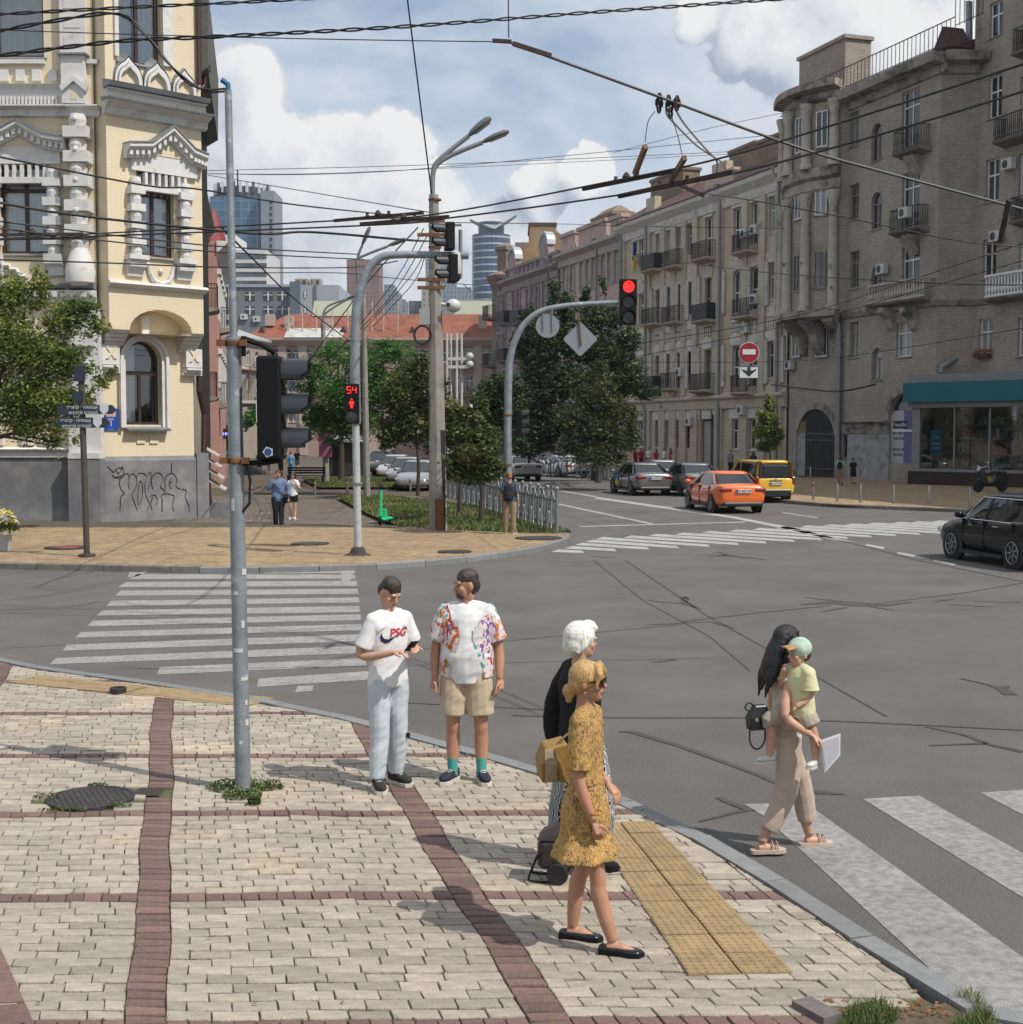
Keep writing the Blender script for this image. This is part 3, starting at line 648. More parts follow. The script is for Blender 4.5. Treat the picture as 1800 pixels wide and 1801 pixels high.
# --- brick corner house on the right
RD = Vector((-.334,1,0)).normalized(); RC = Vector((24.5,79,0))
def rpt(t): return RC + RD * t
brickR = brick_mat('brick_grey_buff',(.43,.368,.3),(.33,.28,.23),(.17,.152,.13),.27,.095,.014,.2,.35,dirt=(.13,.11,.09),stain=.58)
stoneR = M('render_grey',(.31,.275,.235),.9,var=.25,vs=1.5,bump=.3,bs=12,col2=(.085,.075,.065),c2s=.8,c2t=.56)
stoneP = M('render_pale',(.42,.385,.33),.9,var=.15,vs=2,bump=.25,bs=15,col2=(.13,.115,.1),c2s=1.6,c2t=.63,c2w=.05)
slabR = M('balcony_slab',(.19,.165,.14),.9,var=.3,vs=2)
roof_red = M('roof_dark_red',(.085,.03,.026),.7,var=.3,vs=1)
p0,p1 = rpt(9.7),RC
F1 = Fac(p0,p1); rb = thing('brick_house','grey brick corner house with rounded columned bay and teal fronted shop below','building',(*p0[:2],0),F1.ang)
zc = F1.pix(1640,110)[1]; zt = zc
ops = []; wins = []
def addw(F,r,fm,cols=2,k=0,trans=.68,ops_=ops,wins_=wins,**kw): u0,u1,z0,z1 = F.uz(r); ops_.append((u0,u1,z0,z1,k)); wins_.append((F,u0,u1,z0,z1,fm,cols,k,trans,kw))
for y0,y1 in ((196,256),(324,385),(442,506),(566,628)): addw(F1,(1495,y0,1511,y1),wood_old,2)
for y0,y1 in ((217,281),(338,402),(466,520),(612,668)): addw(F1,(1533,y0,1552,y1),wood_old,2,1.0)
for y0,y1 in ((158,258),(302,400),(432,520)): addw(F1,(1587,y0,1618,y1),pvc,2,0,.72)
addw(F1,(1577,566,1604,627),pvc,2)
agu = F1.uz((1566,692,1620,815)); ops.append((*agu,1.0))
u0,u1,z0,z1 = F1.uz((1482,748,1492,805)); ops.append((u0,u1,z0,z1,0)); wins.append((F1,u0,u1,z0,z1,wood_old,1,0,.6,{}))
m = MB(); wall(F1,m,0,F1.L,-.3,zc + .2,ops); m.build('wall',brickR,rb,world=True)
for F,a,b,c,d,fm,cols,k,tr,kw in wins: window(F,rb,a,b,c,d,.24,fm,None,cols,tr,k,.07,sm=stoneR,**kw)
m = MB(); F1.poly(m,arch_pts(*agu,12,1.0),-.26,-.2); aw = m.build('shop_window',glass_dark,rb,world=True)
purple = M('poster_purple',(.13,.1,.27),.6,var=.1); white_p = M('poster_white',(.42,.42,.45),.6,var=.05); inkb = M('print_black',(.015,.015,.02),.6,var=0)
def kid(mb,name,mat,par,**k):
 o = mb.build(name,mat,par,**k); inv = root_mat(par).inverted()
 for v in o.data.vertices: v.co = inv @ v.co
 return o
ua,ub,za,zb = agu; um = ua + (ub - ua) * .38; z7 = F1.pix(1590,722)[1]
m = MB(); F1.box(m,um,ub,za,z7,-.19,-.17); kid(m,'purple_poster',purple,aw); m = MB(); F1.box(m,ua,um - .005,za,z7,-.19,-.17); kid(m,'white_poster',white_p,aw)
m = MB(); F1.box(m,ua,ub,za + (z7 - za) * .6,za + (z7 - za) * .64,-.165,-.13); F1.box(m,ua,ua + .06,za,zb - 1,-.165,-.12); kid(m,'window_frame',pvc,aw)
def text_on(F,s,u,z,size,o,mat,par,name='lettering',flip=False,ext=.004):
 c = bpy.data.curves.new(name,'FONT'); c.body = s; c.size = size; c.extrude = ext; c.align_x = 'CENTER'; c.align_y = 'CENTER'
 ob = bpy.data.objects.new('tmp',c); COL.objects.link(ob); me = bpy.data.meshes.new_from_object(ob); bpy.data.objects.remove(ob); bpy.data.curves.remove(c)
 X = F.u if not flip else -F.u; Y = Vector((0,0,1)); Z = X.cross(Y); c0 = F.p(u,z,o); inv = root_mat(par).inverted() if par else Matrix.Identity(4)
 for v in me.vertices: v.co = inv @ (c0 + X * v.co.x + Y * v.co.y + Z * v.co.z)
 me.materials.clear(); me.materials.append(mat); t = bpy.data.objects.new(name,me); COL.objects.link(t)
 if par: t.parent = par
 return t
cu = (ua + um) / 2
m = MB(); F1.box(m,cu - .62,cu + .95,za + 2.1,za + 2.55,-.165,-.155); kid(m,'name_board',inkb,aw)
text_on(F1,'WatsonBot',cu + .16,za + 2.32,.33,-.15,M('print_white',(.6,.6,.6),.6,var=0),aw)
for i,s in enumerate(('БОТ-АВЕЗ','ТАКОРЗИ','','ЛЕГКО ТА','ЗРУЧНО')):
 if s: text_on(F1,s,cu + .05,za + 1.8 - i * .33,.24,-.16,inkb,aw)
m = MB(); m.ball(F1.p(ub - .35,za + 1.6,-.1),(.3,.1,.42)); m.ball(F1.p(ub - .3,za + 2.35,-.1),(.3,.1,.3)); kid(m,'poster_bubble',M('poster_teal',(.16,.3,.42),.6),aw,smooth=True)
m = MB()
def cornice(F,mb,u0,u1,z,s=1.0): F.prof(mb,u0,u1,[(0,z - .9 * s),(.12 * s,z - .85 * s),(.16 * s,z - .5 * s),(.75 * s,z - .42 * s),(.85 * s,z),(0,z)])
cornice(F1,m,-.1,F1.L + .6,zc + .25,1.25); zf0,zf1 = F1.pix(1645,122)[1],F1.pix(1645,98)[1]
m.build('cornice',stoneR,rb,world=True)
fz = MB(); F1.box(fz,0,F1.L,zf0 - .12,zf0,0,.12)
k = int(F1.L / .62)
for i in range(k):
 u = (i + .5) * F1.L / k; F1.poly(fz,arch_pts(u - .2,u + .2,zf0 + .1,zf1 - .1,8),0,.07); F1.box(fz,u + .24,u + .33,zf0 + .05,zf1 - .15,0,.1); F1.box(fz,u + .2,u + .37,zf1 - .3,zf1 - .12,.1,.15)
fz.build('frieze',stoneP,rb,world=True)
zb_ = F1.pix(1560,541)[1]
m = MB(); F1.prof(m,-.05,F1.L + .05,[(0,zb_ - .35),(.12,zb_ - .3),(.3,zb_),(.3,zb_ + .2),(0,zb_ + .25)]); m.build('belt_course',stoneR,rb,world=True)
for r in ((1572,219,1618,262),(1565,358,1614,402)):
 u0,u1,z0,_ = F1.uz(r,.8); balcony(F1,rb,u0,u1,z0,.8,slabR,'belly',1.25)
 uc = (u0 + u1) / 2; m = MB(); F1.prof(m,uc - .5,uc + .5,[(0,z0 - 1.5),(.2,z0 - 1.2),(.7,z0 - .35),(0,z0 - .35)]); m.build('bracket',stoneR,rb,world=True)
u0,u1,z0,_ = F1.uz((1529,492,1626,528),.7); balcony(F1,rb,u0,u1,z0,.8,slabR,'balusters',1.15,stoneP)
for px in (1560,1600):
 u,z = F1.pix(px,553,.4); m = MB(); F1.prof(m,u - .3,u + .3,[(0,z - 1),(.2,z - .8),(.35,z - .3),(.9,z + .1),(.9,z + .4),(0,z + .4)]); m.build('bracket',stoneR,rb,world=True)
for px,py,q in ((1612,372,.9),(1552,470,.15)):
 u,z = F1.pix(px,py,.3); aircon(F1,rb,u,z - .4,q)
pl = M('plinth_painted',(.3,.3,.31),.9,var=.18,vs=1.2,bump=.3,bs=20,col2=(.16,.155,.15),c2s=1.4,c2t=.6)
u0,u1,z0,z1 = F1.uz((1493,762,1566,845)); m = MB(); F1.box(m,u0,u1,-.3,z1,0,.1); m.build('plinth',pl,rb,world=True)
u0,u1,z0,z1 = F1.uz((1474,742,1566,764)); m = MB(); F1.prof(m,u0,u1,[(0,z0),(.1,z0),(.1,z1 - .15),(.35,z1),(0,z1)]); m.build('ledge',stoneR,rb,world=True)
m = MB(); pts = arch_pts(*agu,16,1.0)[2:]; c_ = ((ua + ub) / 2,pts[0][1])
for i in range(15):
 q = []
 for j,e in ((i,1.04),(i + 1,1.04),(i + 1,1.3),(i,1.3)): q.append((c_[0] + (pts[j][0] - c_[0]) * e,c_[1] + (pts[j][1] - c_[1]) * e))
 F1.poly(m,q,0,.1 + .04 * (i % 2))
m.build('arch_surround',stoneR,rb,world=True)
pipe(F1,rb,F1.pix(1484,300)[0],.3,F1.pix(1480,172)[1],.13,.2,zinc)
Rr = Vector((26.75,79.0,0)); F2 = Fac((RC.x,RC.y),(Rr.x,Rr.y + .01)); m = MB()
m.quad(F2.p(0,-.3),F2.p(F2.L + .3,-.3),F2.p(F2.L + .3,zc + .2),F2.p(0,zc + .2)); m.build('return_wall',brickR,rb,world=True)
m = MB(); cornice(F2,m,0,F2.L + .2,zc + .25,1.25); m.build('cornice',stoneR,rb,world=True)
fz = MB(); F2.box(fz,0,F2.L,zf0 - .12,zf0,0,.12)
for i in range(3): u = (i + .5) * F2.L / 3; F2.poly(fz,arch_pts(u - .25,u + .25,zf0 + .1,zf1 - .1,8),0,.07)
fz.build('frieze',stoneP,rb,world=True)
m = MB(); F2.prof(m,-.29,F2.L,[(0,zb_ - .35),(.12,zb_ - .3),(.3,zb_),(.3,zb_ + .2),(0,zb_ + .25)]); m.build('belt_course',stoneR,rb,world=True)
F3 = Fac((Rr.x,Rr.y),(Rr.x + .334 * 42,Rr.y - 42)); ztop = F3.pix(1720,-190)[1]  # unseen length toward the camera added to shade the right pavement and cars
ops3,wins3 = [],[]
for r in ((1741,2,1765,62),(1739,132,1763,206),(1734,279,1758,354),(1729,420,1753,488),(1722,560,1746,622),(1792,268,1818,350),(1792,425,1818,500),(1790,558,1815,625),(1795,130,1822,210)): addw(F3,r,pvc,2,0,.62,ops3,wins3)
for k in range(1,8):
 for rr in ((1741,2,1765,62),(1739,132,1763,206),(1734,279,1758,354),(1729,420,1753,488)):
  u0,u1,z0,z1 = F3.uz(rr); ops3.append((u0 + 4.4 * k + 4,u1 + 4.4 * k + 4,z0,z1,0)); wins3.append((F3,u0 + 4.4 * k + 4,u1 + 4.4 * k + 4,z0,z1,pvc,2,0,.62,{})) if k < 3 else None
m = MB(); wall(F3,m,0,F3.L,-.3,ztop,ops3); m.build('tall_wall',brickR,rb,world=True)
for F,a,b,c,d,fm,cols,k,tr,kw in wins3: window(F,rb,a,b,c,d,.24,fm,None,cols,tr,k,.08,sm=stoneR)
m = MB(); F3.box(m,-.02,F3.L,zc + .6,ztop - .01,-14,-.3); F3.prof(m,0,F3.L,[(0,ztop - 1),(.9,ztop - .4),(.9,ztop),(0,ztop)]); m.build('roof_block',stoneR,rb,world=True)
F2b = Fac((RC.x + 1.9,RC.y),(RC.x + 16,RC.y + .01)); m = MB(); m.quad(F2b.p(0,zc),F2b.p(14,zc),F2b.p(14,ztop),F2b.p(0,ztop)); m.build('tall_side_wall',brickR,rb,world=True)
m = MB(); F3.prof(m,0,F3.L,[(0,zb_ - .35),(.12,zb_ - .3),(.3,zb_),(.3,zb_ + .2),(0,zb_ + .25)]); m.build('belt_course',stoneR,rb,world=True)
for r,st,bmm in (((1783,30,1818,85),'belly',iron),((1750,190,1812,238),'belly',iron),((1779,338,1818,384),'belly',iron),((1733,488,1815,518),'balusters',pvc)):
 u0,u1,z0,_ = F3.uz(r,.8); balcony(F3,rb,u0,u1,z0,.85,slabR,st,1.25,bmm)
for px,py in ((1777,285),(1755,412)): u,z = F3.pix(px,py,.2); aircon(F3,rb,u,z - .4)
m = MB(); F3.poly(m,[F3.pix(x,y) for x,y in ((1706,615),(1714,615),(1714,2),(1706,2))],.1,.28); m.build('downpipe',zinc,rb,world=True)
m = MB(); m.tube([F3.p(*F3.pix(1709,615),.2),F3.p(*F3.pix(1704,622),.25),F2.p(.6,F2.pix(1656,640)[1],.3),F2.p(.25,F2.pix(1650,645)[1],.3),F2.p(.25,F2.pix(1648,655)[1],.3)],.15,8); m.build('drain_elbow',zinc,rb,world=True)
u0,u1,z0,z1 = F3.uz((1722,617,1746,629)); m = MB(); F3.box(m,u0,u1,z0,z1 - .15,.02,.35); fb = m.build('flower_box',M('flower_box',(.06,.04,.03),.8),rb,world=True)
m = MB()
for i in range(40): m.ball(F3.p(random.uniform(u0,u1),z1 - .1 + random.uniform(0,.15),random.uniform(.05,.35)),.06,5,3)
kid(m,'blossoms',M('blossom_red',(.3,.08,.03),.8,var=.4),fb)
t0,t1 = 9.6,16.6; zbay = F1.pix(1450,172)[1] + .5
bay = []
for i in range(9):
 a = i / 8; q = rpt(t1 + (t0 - t1) * a); o = 1.5 * math.sin(math.pi * min(max(a,0.04),.96)) ** .6; bay.append(q + F1.n * o)
zb0 = F1.pix(1450,556)[1]; zb1 = F1.pix(1450,312)[1]; zb2 = F1.pix(1450,186)[1]
m = MB()
for a,b in zip(bay,bay[1:]): m.quad((a.x,a.y,zb0),(b.x,b.y,zb0),(b.x,b.y,zb2 + .6),(a.x,a.y,zb2 + .6))
Fb = Fac(rpt(t1),rpt(t0)); m.quad(Fb.p(0,-.3),Fb.p(Fb.L,-.3),Fb.p(Fb.L,zb0 + .2),Fb.p(0,zb0 + .2))
for a,b in ((bay[-1],rpt(t0 - .15)),(rpt(t1 + .3),bay[0])): m.quad((a.x,a.y,zb0),(b.x,b.y,zb0),(b.x,b.y,zb2 + .6),(a.x,a.y,zb2 + .6))
m.build('bay_wall',brickR,rb,world=True)
def ringband(mb,pts,z0,z1,o0,o1):
 c = sum((p for p in pts),Vector()) / len(pts); l = offset(pts,0)
 def sh(o):
  r = offset(pts,1.0); s_ = 1 if (r[4] - pts[4]).dot(F1.n) > 0 else -1; return offset(pts,s_ * o)
 A_,B_ = sh(o0),sh(o1)
 for i in range(len(pts) - 1): mb.loft([[(*A_[j][:2],z0),(*B_[j][:2],z0 + (z1 - z0) * .3),(*B_[j][:2],z1),(*A_[j][:2],z1)] for j in (i,i + 1)])
for z0,z1,o in ((zb2 + .4,zb2 + 1.0,.9),(zb2 - .2,zb2 + .4,.25),(zb1 - .5,zb1 + .3,.35),(zb1 - 1.3,zb1 - .5,.18),(zb0 - .35,zb0 + .25,.6)): m = MB(); ringband(m,bay,z0,z1,0,o); m.build('cornice',stoneR,rb,world=True)
def bayp(a,o): f = a * 8; i = min(int(f),7); q = bay[i].lerp(bay[i + 1],f - i); tt = (bay[i + 1] - bay[i]).normalized(); nn = Vector((tt.y,-tt.x,0)); nn = nn if nn.dot(F1.n) > 0 else -nn; return q + nn * o,tt,nn
for a in (.08,.36,.66,.95):
 for z0,z1 in ((zb1 + .3,zb2 - .2),(zb0 + .25,zb1 - 1.3)):
  q,tt,nn = bayp(a,.28); m = MB(); h = z1 - z0
  m.lathe([(.42,0),(.42,.25),(.33,.4),(.31,h * .5),(.27,h - .9),(.3,h - .85),(.3,h - .75),(.46,h - .15),(.46,h)],(q.x,q.y,z0),14); m.build('column',stoneP,rb,world=True,smooth='auto')
for a0,a1 in ((.17,.28),(.45,.57),(.75,.87)):
 for z0,z1 in ((F1.pix(1450,268)[1],F1.pix(1450,206)[1]),(F1.pix(1450,385)[1],F1.pix(1450,338)[1]),(F1.pix(1450,510)[1],F1.pix(1450,448)[1])):
  q0,_,nn = bayp(a0,.03); q1,_,_ = bayp(a1,.03); Fw = Fac(q0,q1); window(Fw,rb,0,Fw.L,z0,z1,.0,pvc if z1 > zb1 - 2 else wood_old,None,2,1.0,0,.07,sm=stoneR)
for a in (.25,.62,.9):
 q,tt,nn = bayp(a,0); m = MB(); Fw = Fac(q - tt * .4,q + tt * .4); Fw.prof(m,0,.8,[(-1.4,zb0 - 2.6),(-1,zb0 - 2.4),(-.6,zb0 - 1.2),(.25,zb0 - .5),(.3,zb0 - .3),(-1.4,zb0 - .3)]); m.build('bracket',stoneR,rb,world=True)
for r in ((1395,572,1409,628),(1436,575,1457,627)):
 u0,u1,z0,z1 = Fb.uz(r,.04); Fw = Fac(Fb.p(0,0,.06),Fb.p(Fb.L,0,.06)); window(Fw,rb,u0,u1,z0,z1,.0,pvc,None,2,1.0,0,.07,sm=stoneR)
u0,u1,z0,z1 = Fb.uz((1404,706,1472,836)); m = MB(); Fb.poly(m,arch_pts(u0,u1,-.1,z1 - .5,14,.85),.02,.05); gt = m.build('gateway',M('gateway_dark',(.02,.017,.014),.9),rb,world=True)
m = MB(); pts = arch_pts(u0,u1,-.1,z1 - .5,14,.85)[2:]; c_ = ((u0 + u1) / 2,pts[0][1])
for i in range(13):
 q = []
 for j,e in ((i,1.0),(i + 1,1.0),(i + 1,1.2),(i,1.2)): q.append((c_[0] + (pts[j][0] - c_[0]) * e,c_[1] + (pts[j][1] - c_[1]) * e))
 Fb.poly(m,q,0,.16)
for s_ in (u0 - .35,u1): Fb.box(m,s_,s_ + .35,-.2,c_[1],0,.15)
m.build('arch_surround',stoneR,rb,world=True)
m = MB()
for i in range(15): u = u0 + (u1 - u0) * (.25 + .75 * i / 14); Fb.rod(m,[(u,0,.12),(u,z1 - 2.0 if i % 7 else z1 - 1.5,.12)],.02,4)
for z in (.5,2.4,z1 - 2.2): Fb.box(m,u0 + (u1 - u0) * .25,u1,z,z + .06,.1,.14)
kid(m,'gate_bars',M('gate_iron',(.1,.1,.1),.6),gt)
m = MB(); Fb.box(m,u0 + .05,u0 + (u1 - u0) * .22,2.9,z1 - 1.3,.052,.07); kid(m,'inner_wall',M('gateway_ochre',(.2,.13,.06),.9),gt); m = MB(); Fb.box(m,u0 + .05,u0 + (u1 - u0) * .22,0,2.9,.052,.075); kid(m,'inner_plinth',pl,gt)
pipe(Fb,rb,Fb.L - .25,.3,zb0 - .5,.12,.25,zinc)
u,z = Fb.pix(1391,642,.2); aircon(Fb,rb,u,z - .3)
m = MB(); F1.prof(m,-7,F1.L + .5,[(-.1,zc + .28),(.95,zc + .3),(-6,zc + 2.4),(-6,zc + .28)]); m.build('roof',roof_red,rb,world=True)
m = MB(); railing(F1,m,-7,F1.L + 1.6,zc + .55,.3,1.35,.4,.018,False); railing(F1,m,F1.L + 1.6,F1.L + 4,zc + 1.3,.3,1.6,.4,.018,False)
m.build('roof_railing',iron,rb,world=True)
u0,u1,z0,z1 = F1.uz((1415,88,1496,150),-3); m = MB(); F1.box(m,u0,u1,zc,z1,-4.6,-2.6); F1.box(m,u0 - .15,u1 + .15,z1,z1 + .25,-4.75,-2.45); m.build('chimney',brickR,rb,world=True)
m = MB(); F1.poly(m,[(F1.L - 1.2,zc + .6),(F1.L + .6,zc + .6),(F1.L - .2,zc + 1.9)],-1.6,-.2); m.build('dormer',roof_red,rb,world=True)
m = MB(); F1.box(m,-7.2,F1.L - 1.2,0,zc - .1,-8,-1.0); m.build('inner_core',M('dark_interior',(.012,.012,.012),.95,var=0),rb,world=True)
S0 = Vector((D(1599,800,77.6).x,77.6,0)); S1 = Vector((D(1900,800,70.2).x,70.2,0)); FS = Fac(S0,S1)
sh = thing('shop_front','single storey glazed shop with teal fascia under the brick house','shop',(*S0[:2],0),FS.ang)
def zat(y,u): return FS.pix(1700,y)[1]
zs0,zs1 = FS.pix(1700,706)[1],FS.pix(1700,671)[1]; zp = FS.pix(1660,829)[1]; zg = FS.pix(1700,716)[1]
teal = M('fascia_teal',(.006,.115,.145),.45,var=.08,vs=.6); alu = M('shop_grey',(.2,.205,.215),.5,var=.08)
m = MB(); FS.box(m,-.1,FS.L,zs0,zs1,-.3,.55); m.build('fascia',teal,sh,world=True)
m = MB(); FS.box(m,.05,FS.L,zs1,zs1 + .45,-3,.3); m.build('parapet',alu,sh,world=True); m = MB(); FS.box(m,.05,FS.L,zg,zs0,-.3,.25); m.build('header',alu,sh,world=True); m = MB(); FS.box(m,.25,.75,zp,zg,-.2,.12)
m.build('corner_post',alu,sh,world=True); m = MB()
for i in range(1,9): FS.box(m,.75 + i * 2.1 - .04,.75 + i * 2.1 + .04,zp + .141,zg,-.1,.06); m.build('mullion',alu,sh,world=True); m = MB()
FS.box(m,.2,FS.L,zp - .02,zp + .14,-.2,.14); m.build('sill_rail',alu,sh,world=True)
for i in range(8): m = MB(); a,b = .79 + i * 2.1,.79 + i * 2.1 + 2.02; m.quad(FS.p(a,zp + .14,0),FS.p(b,zp + .14,0),FS.p(b,zg,0),FS.p(a,zg,0)); m.build('pane',glass_clear,sh,world=True)
m = MB(); FS.box(m,.02,FS.L,-.3,zp - .02,-.3,.1); m.build('plinth',M('shop_plinth_brown',(.028,.016,.013),.5,var=.2),sh,world=True)
m = MB(); FS.box(m,.4,FS.L,-.2,zg + .3,-5.2,-5); FS.box(m,.4,FS.L,zp - .3,zp - .05,-5,-.3); FS.box(m,.02,.2,0,zs1,-5,-.3); FS.box(m,.2,FS.L,zs0 - .1,zs0 + .1,-5,-.3); m.build('interior',M('shop_interior',(.07,.075,.07),.9,var=.4,vs=1),sh,world=True)
goods = [M('goods_%s' % n,c,.6,var=.3,vs=3) for n,c in (('red',(.18,.03,.03)),('white',(.3,.3,.3)),('green',(.05,.12,.08)),('yellow',(.3,.22,.02)))]
for i in range(7):
 m = MB(); u = 1.0 + i * 2.1
 for k in range(4): FS.box(m,u,u + 1.8,zp + .2 + k * .8,zp + .25 + k * .8,-2.6,-2.1)
 m.mi = 1
 for k in range(4):
  for j in range(7): m.mi = random.choice((1,2,3)); h = random.uniform(.25,.55); FS.box(m,u + j * .25,u + j * .25 + .2,zp + .255 + k * .8,zp + .25 + k * .8 + h,-2.5,-2.2)
 m.build('display_shelf',[alu] + goods[:3],sh,world=True)
m = MB(); FS.box(m,1.35,2.0,zp + .9,zp + 2.3,-.06,-.03); pb = m.build('door_poster',M('poster_cyan',(.01,.2,.33),.6,var=.05),sh,world=True)
for z,s,sz in ((2.0,'і так',.2),(1.65,'товари',.2),(1.4,'Зайди',.16)):
 text_on(FS,s,1.68,zp + z - .1,sz,-.02,M('print_white',(.6,.6,.6),.6,var=0),pb)
m = MB(); FS.box(m,7.0,10.5,zp + .15,zp + .9,-.5,-.4); m.build('display_banner',goods[3],sh,world=True)
# --- cream terrace house
creamT = brick_mat('plaster_sand',(.47,.395,.29),(.44,.37,.27),(.4,.33,.245),.9,.3,.02,.16,.6,.15,dirt=(.17,.145,.115),stain=.62)
creamP = M('plaster_pilaster',(.46,.395,.3),.9,var=.14,vs=1.2,bump=.2,bs=15,col2=(.2,.17,.13),c2s=1.1,c2t=.66,c2w=.05)
whiteT = M('plaster_white_trim',(.54,.515,.47),.9,var=.14,vs=2,bump=.2,bs=15,col2=(.24,.22,.19),c2s=1.5,c2t=.64,c2w=.05)
A2,B2 = rpt(46),rpt(16.9); F4 = Fac(A2,B2)
tb = thing('terrace_house','sand coloured four storey terrace house with dark iron balconies beside the brick house','building',(*A2[:2],0),F4.ang)
zc4 = F4.pix(1367,303)[1]; top4 = zc4 + .2
rows = [(F4.pix(1359,a)[1],F4.pix(1359,b)[1]) for a,b in ((408,346),(526,462),(664,600),(793,734))]
rows[3] = (F4.pix(1290,790)[1],F4.pix(1290,737)[1])
zbt = F4.pix(1330,697)[1]
xs4 = [1117,1128,1159,1178,1196,1214,1246,1296,1327,1359]; ops,wins = [],[]
bal_cols = {1: (1146,1246,1296),2: (1159,1178,1246),0: ()}
for px in xs4:
 u = F4.pix(px,560)[0]
 for r,(z0,z1) in enumerate(rows):
  if r == 3 and px == 1246: ops.append((u - 1.2,u + 1.2,.2,z1 + 1.2,1.0)); continue
  w = .5 if px in (1117,1128) else .62
  zz0 = z0 - 1.6 if px in (1159,1196,1246,1296,1327) and r in (0,1,2) else z0
  dk = px in (1159,1196,1214,1246) and r > 0
  ops.append((u - w,u + w,zz0,z1,.35 if r else 0)); wins.append((F4,u - w,u + w,zz0,z1,wood_old if dk else pvc,2 if not dk else 1,.35 if r else 0,.62))
m = MB(); wall(F4,m,0,F4.L,-.3,top4,ops,.3); m.build('wall',creamT,tb,world=True)
for F,a,b,c,d,fm,cols,k,tr in wins: window(F,tb,a,b,c,d,.26,fm,None,cols,tr,k,.07,sm=whiteT)
m = MB()
for px in (1098,1142,1168,1187,1205,1225,1268,1312,1343,1372):
 u = F4.pix(px,560)[0]; F4.box(m,u - .45,u + .45,zbt + .3,top4 - .9,0,.22); m.build('pilaster',creamP,tb,world=True); m = MB()
 m.lathe([(.16,0),(.16,3),(.1,3.1),(.16,3.25)],F4.p(u + .7,rows[1][0] - .4,.12),8); m.build('half_column',whiteT,tb,world=True); m = MB(); m.lathe([(.16,0),(.16,3),(.1,3.1),(.16,3.25)],F4.p(u + .7,rows[2][0] - .4,.12),8); m.build('half_column',whiteT,tb,world=True); m = MB()
 F4.box(m,u - .6,u + .6,-.2,zbt - .6,0,.2); m.build('pier',creamT,tb,world=True); m = MB()
for px in xs4:
 u = F4.pix(px,560)[0]
 for r,(z0,z1) in enumerate(rows):
  m = MB(); F4.poly(m,[(u - .75,z1 + .05),(u + .75,z1 + .05),(u + .8,z1 + .75),(u + .3,z1 + .9),(u,z1 + 1.05),(u - .3,z1 + .9),(u - .8,z1 + .75)],0,.12); m.build('window_head',whiteT,tb,world=True)
  if r < 3:
   m = MB(); F4.box(m,u - .7,u + .7,z0 - 1.2,z0 - .5,0,.08)
   for i in range(4): F4.box(m,u - .6 + i * .34,u - .42 + i * .34,z0 - 1.9,z0 - 1.3,0,.14)
   m.build('apron_panel',whiteT if r % 2 else creamP,tb,world=True)
  if r == 0:
   m = MB()
   for i in range(5): F4.box(m,u - .7 + i * .3,u - .56 + i * .3,z1 + 1.25,z1 + 1.75,0,.14)
   m.build('dentil_row',M('dentil_brown',(.15,.12,.085),.9,var=.2),tb,world=True)
m = MB(); F4.prof(m,-.2,F4.L + .1,[(0,zbt - .9),(.25,zbt - .8),(.3,zbt - .2),(.5,zbt),(.5,zbt + .15),(0,zbt + .35)]); m.build('belt_course',creamP,tb,world=True)
m = MB(); F4.prof(m,-.3,F4.L + .2,[(0,zc4 - 1.4),(.2,zc4 - 1.3),(.25,zc4 - .7),(.7,zc4 - .2),(.75,zc4 + .1),(0,zc4 + .25)]); m.build('cornice',whiteT,tb,world=True)
m = MB(); F4.prof(m,-.3,F4.L + .25,[(.8,zc4 + .12),(.8,zc4 + .2),(-4.5,zc4 + 3.2),(-9,zc4 + .12)]); m.build('roof',roof_red,tb,world=True)
chim = brick_mat('chimney_brick',(.26,.2,.14),(.2,.15,.105),(.15,.12,.09),.3,.1,.015,.25,.6,.3,dirt=(.1,.08,.06),stain=.6)
for r,o in (((1283,262,1329,305),-2.6),((1329,247,1372,290),-2.6),((1145,310,1202,352),-3.0)):
 u0,u1,z0,z1 = F4.uz(r,o); m = MB(); F4.box(m,u0,u1,z0 - 1.5,z1,o - 1.6,o); F4.box(m,u0 - .12,u1 + .12,z1,z1 + .25,o - 1.72,o + .12); m.build('chimney',chim,tb,world=True)
u0,u1,z0,z1 = F4.uz((1238,302,1288,328),.3); m = MB(); F4.box(m,u0,u1,z0 - .6,z1,-.4,.2); F4.box(m,u0 + 1.2,u1 - 1.2,z1,z1 + .7,-.4,.2); m.build('parapet',creamP,tb,world=True)
u0,u1,z0,z1 = F4.uz((1135,347,1150,372),.3); m = MB(); F4.box(m,u0,u1,z0 - .6,z1,-.4,.2); m.build('parapet',creamP,tb,world=True)
for r,st in (((1294,522,1330,558),'bars'),((1291,662,1328,692),'bars'),((1223,530,1255,565),'panel'),((1218,659,1252,688),'bars'),((1170,536,1199,568),'bars'),((1167,657,1193,685),'belly'),((1134,541,1162,571),'bars'),((1294,412,1328,444),'bars'),((1222,428,1254,456),'bars'),((1171,440,1199,470),'bars'),((1134,442,1161,476),'panel'),((1140,660,1158,690),'panel')):
 u0,u1,z0,_ = F4.uz(r,.5); um = (u0 + u1) / 2; w = (u1 - u0) * .42; balcony(F4,tb,um - w,um + w,z0 + .1,.95,creamP,st,1.25)
for px,py in ((1311,411),(1328,405),(1328,527),(1312,578),(1196,655),(1213,742),(1118,455),(1305,722)): u,z = F4.pix(px,py,.3); aircon(F4,tb,u,z - .3,.15,.95,.7)
for px,y1 in ((1374,306),(1271,336),(1141,385),(1098,395)): pipe(F4,tb,F4.pix(px,560)[0],.2,F4.pix(px,y1)[1],.13,.3,zinc)
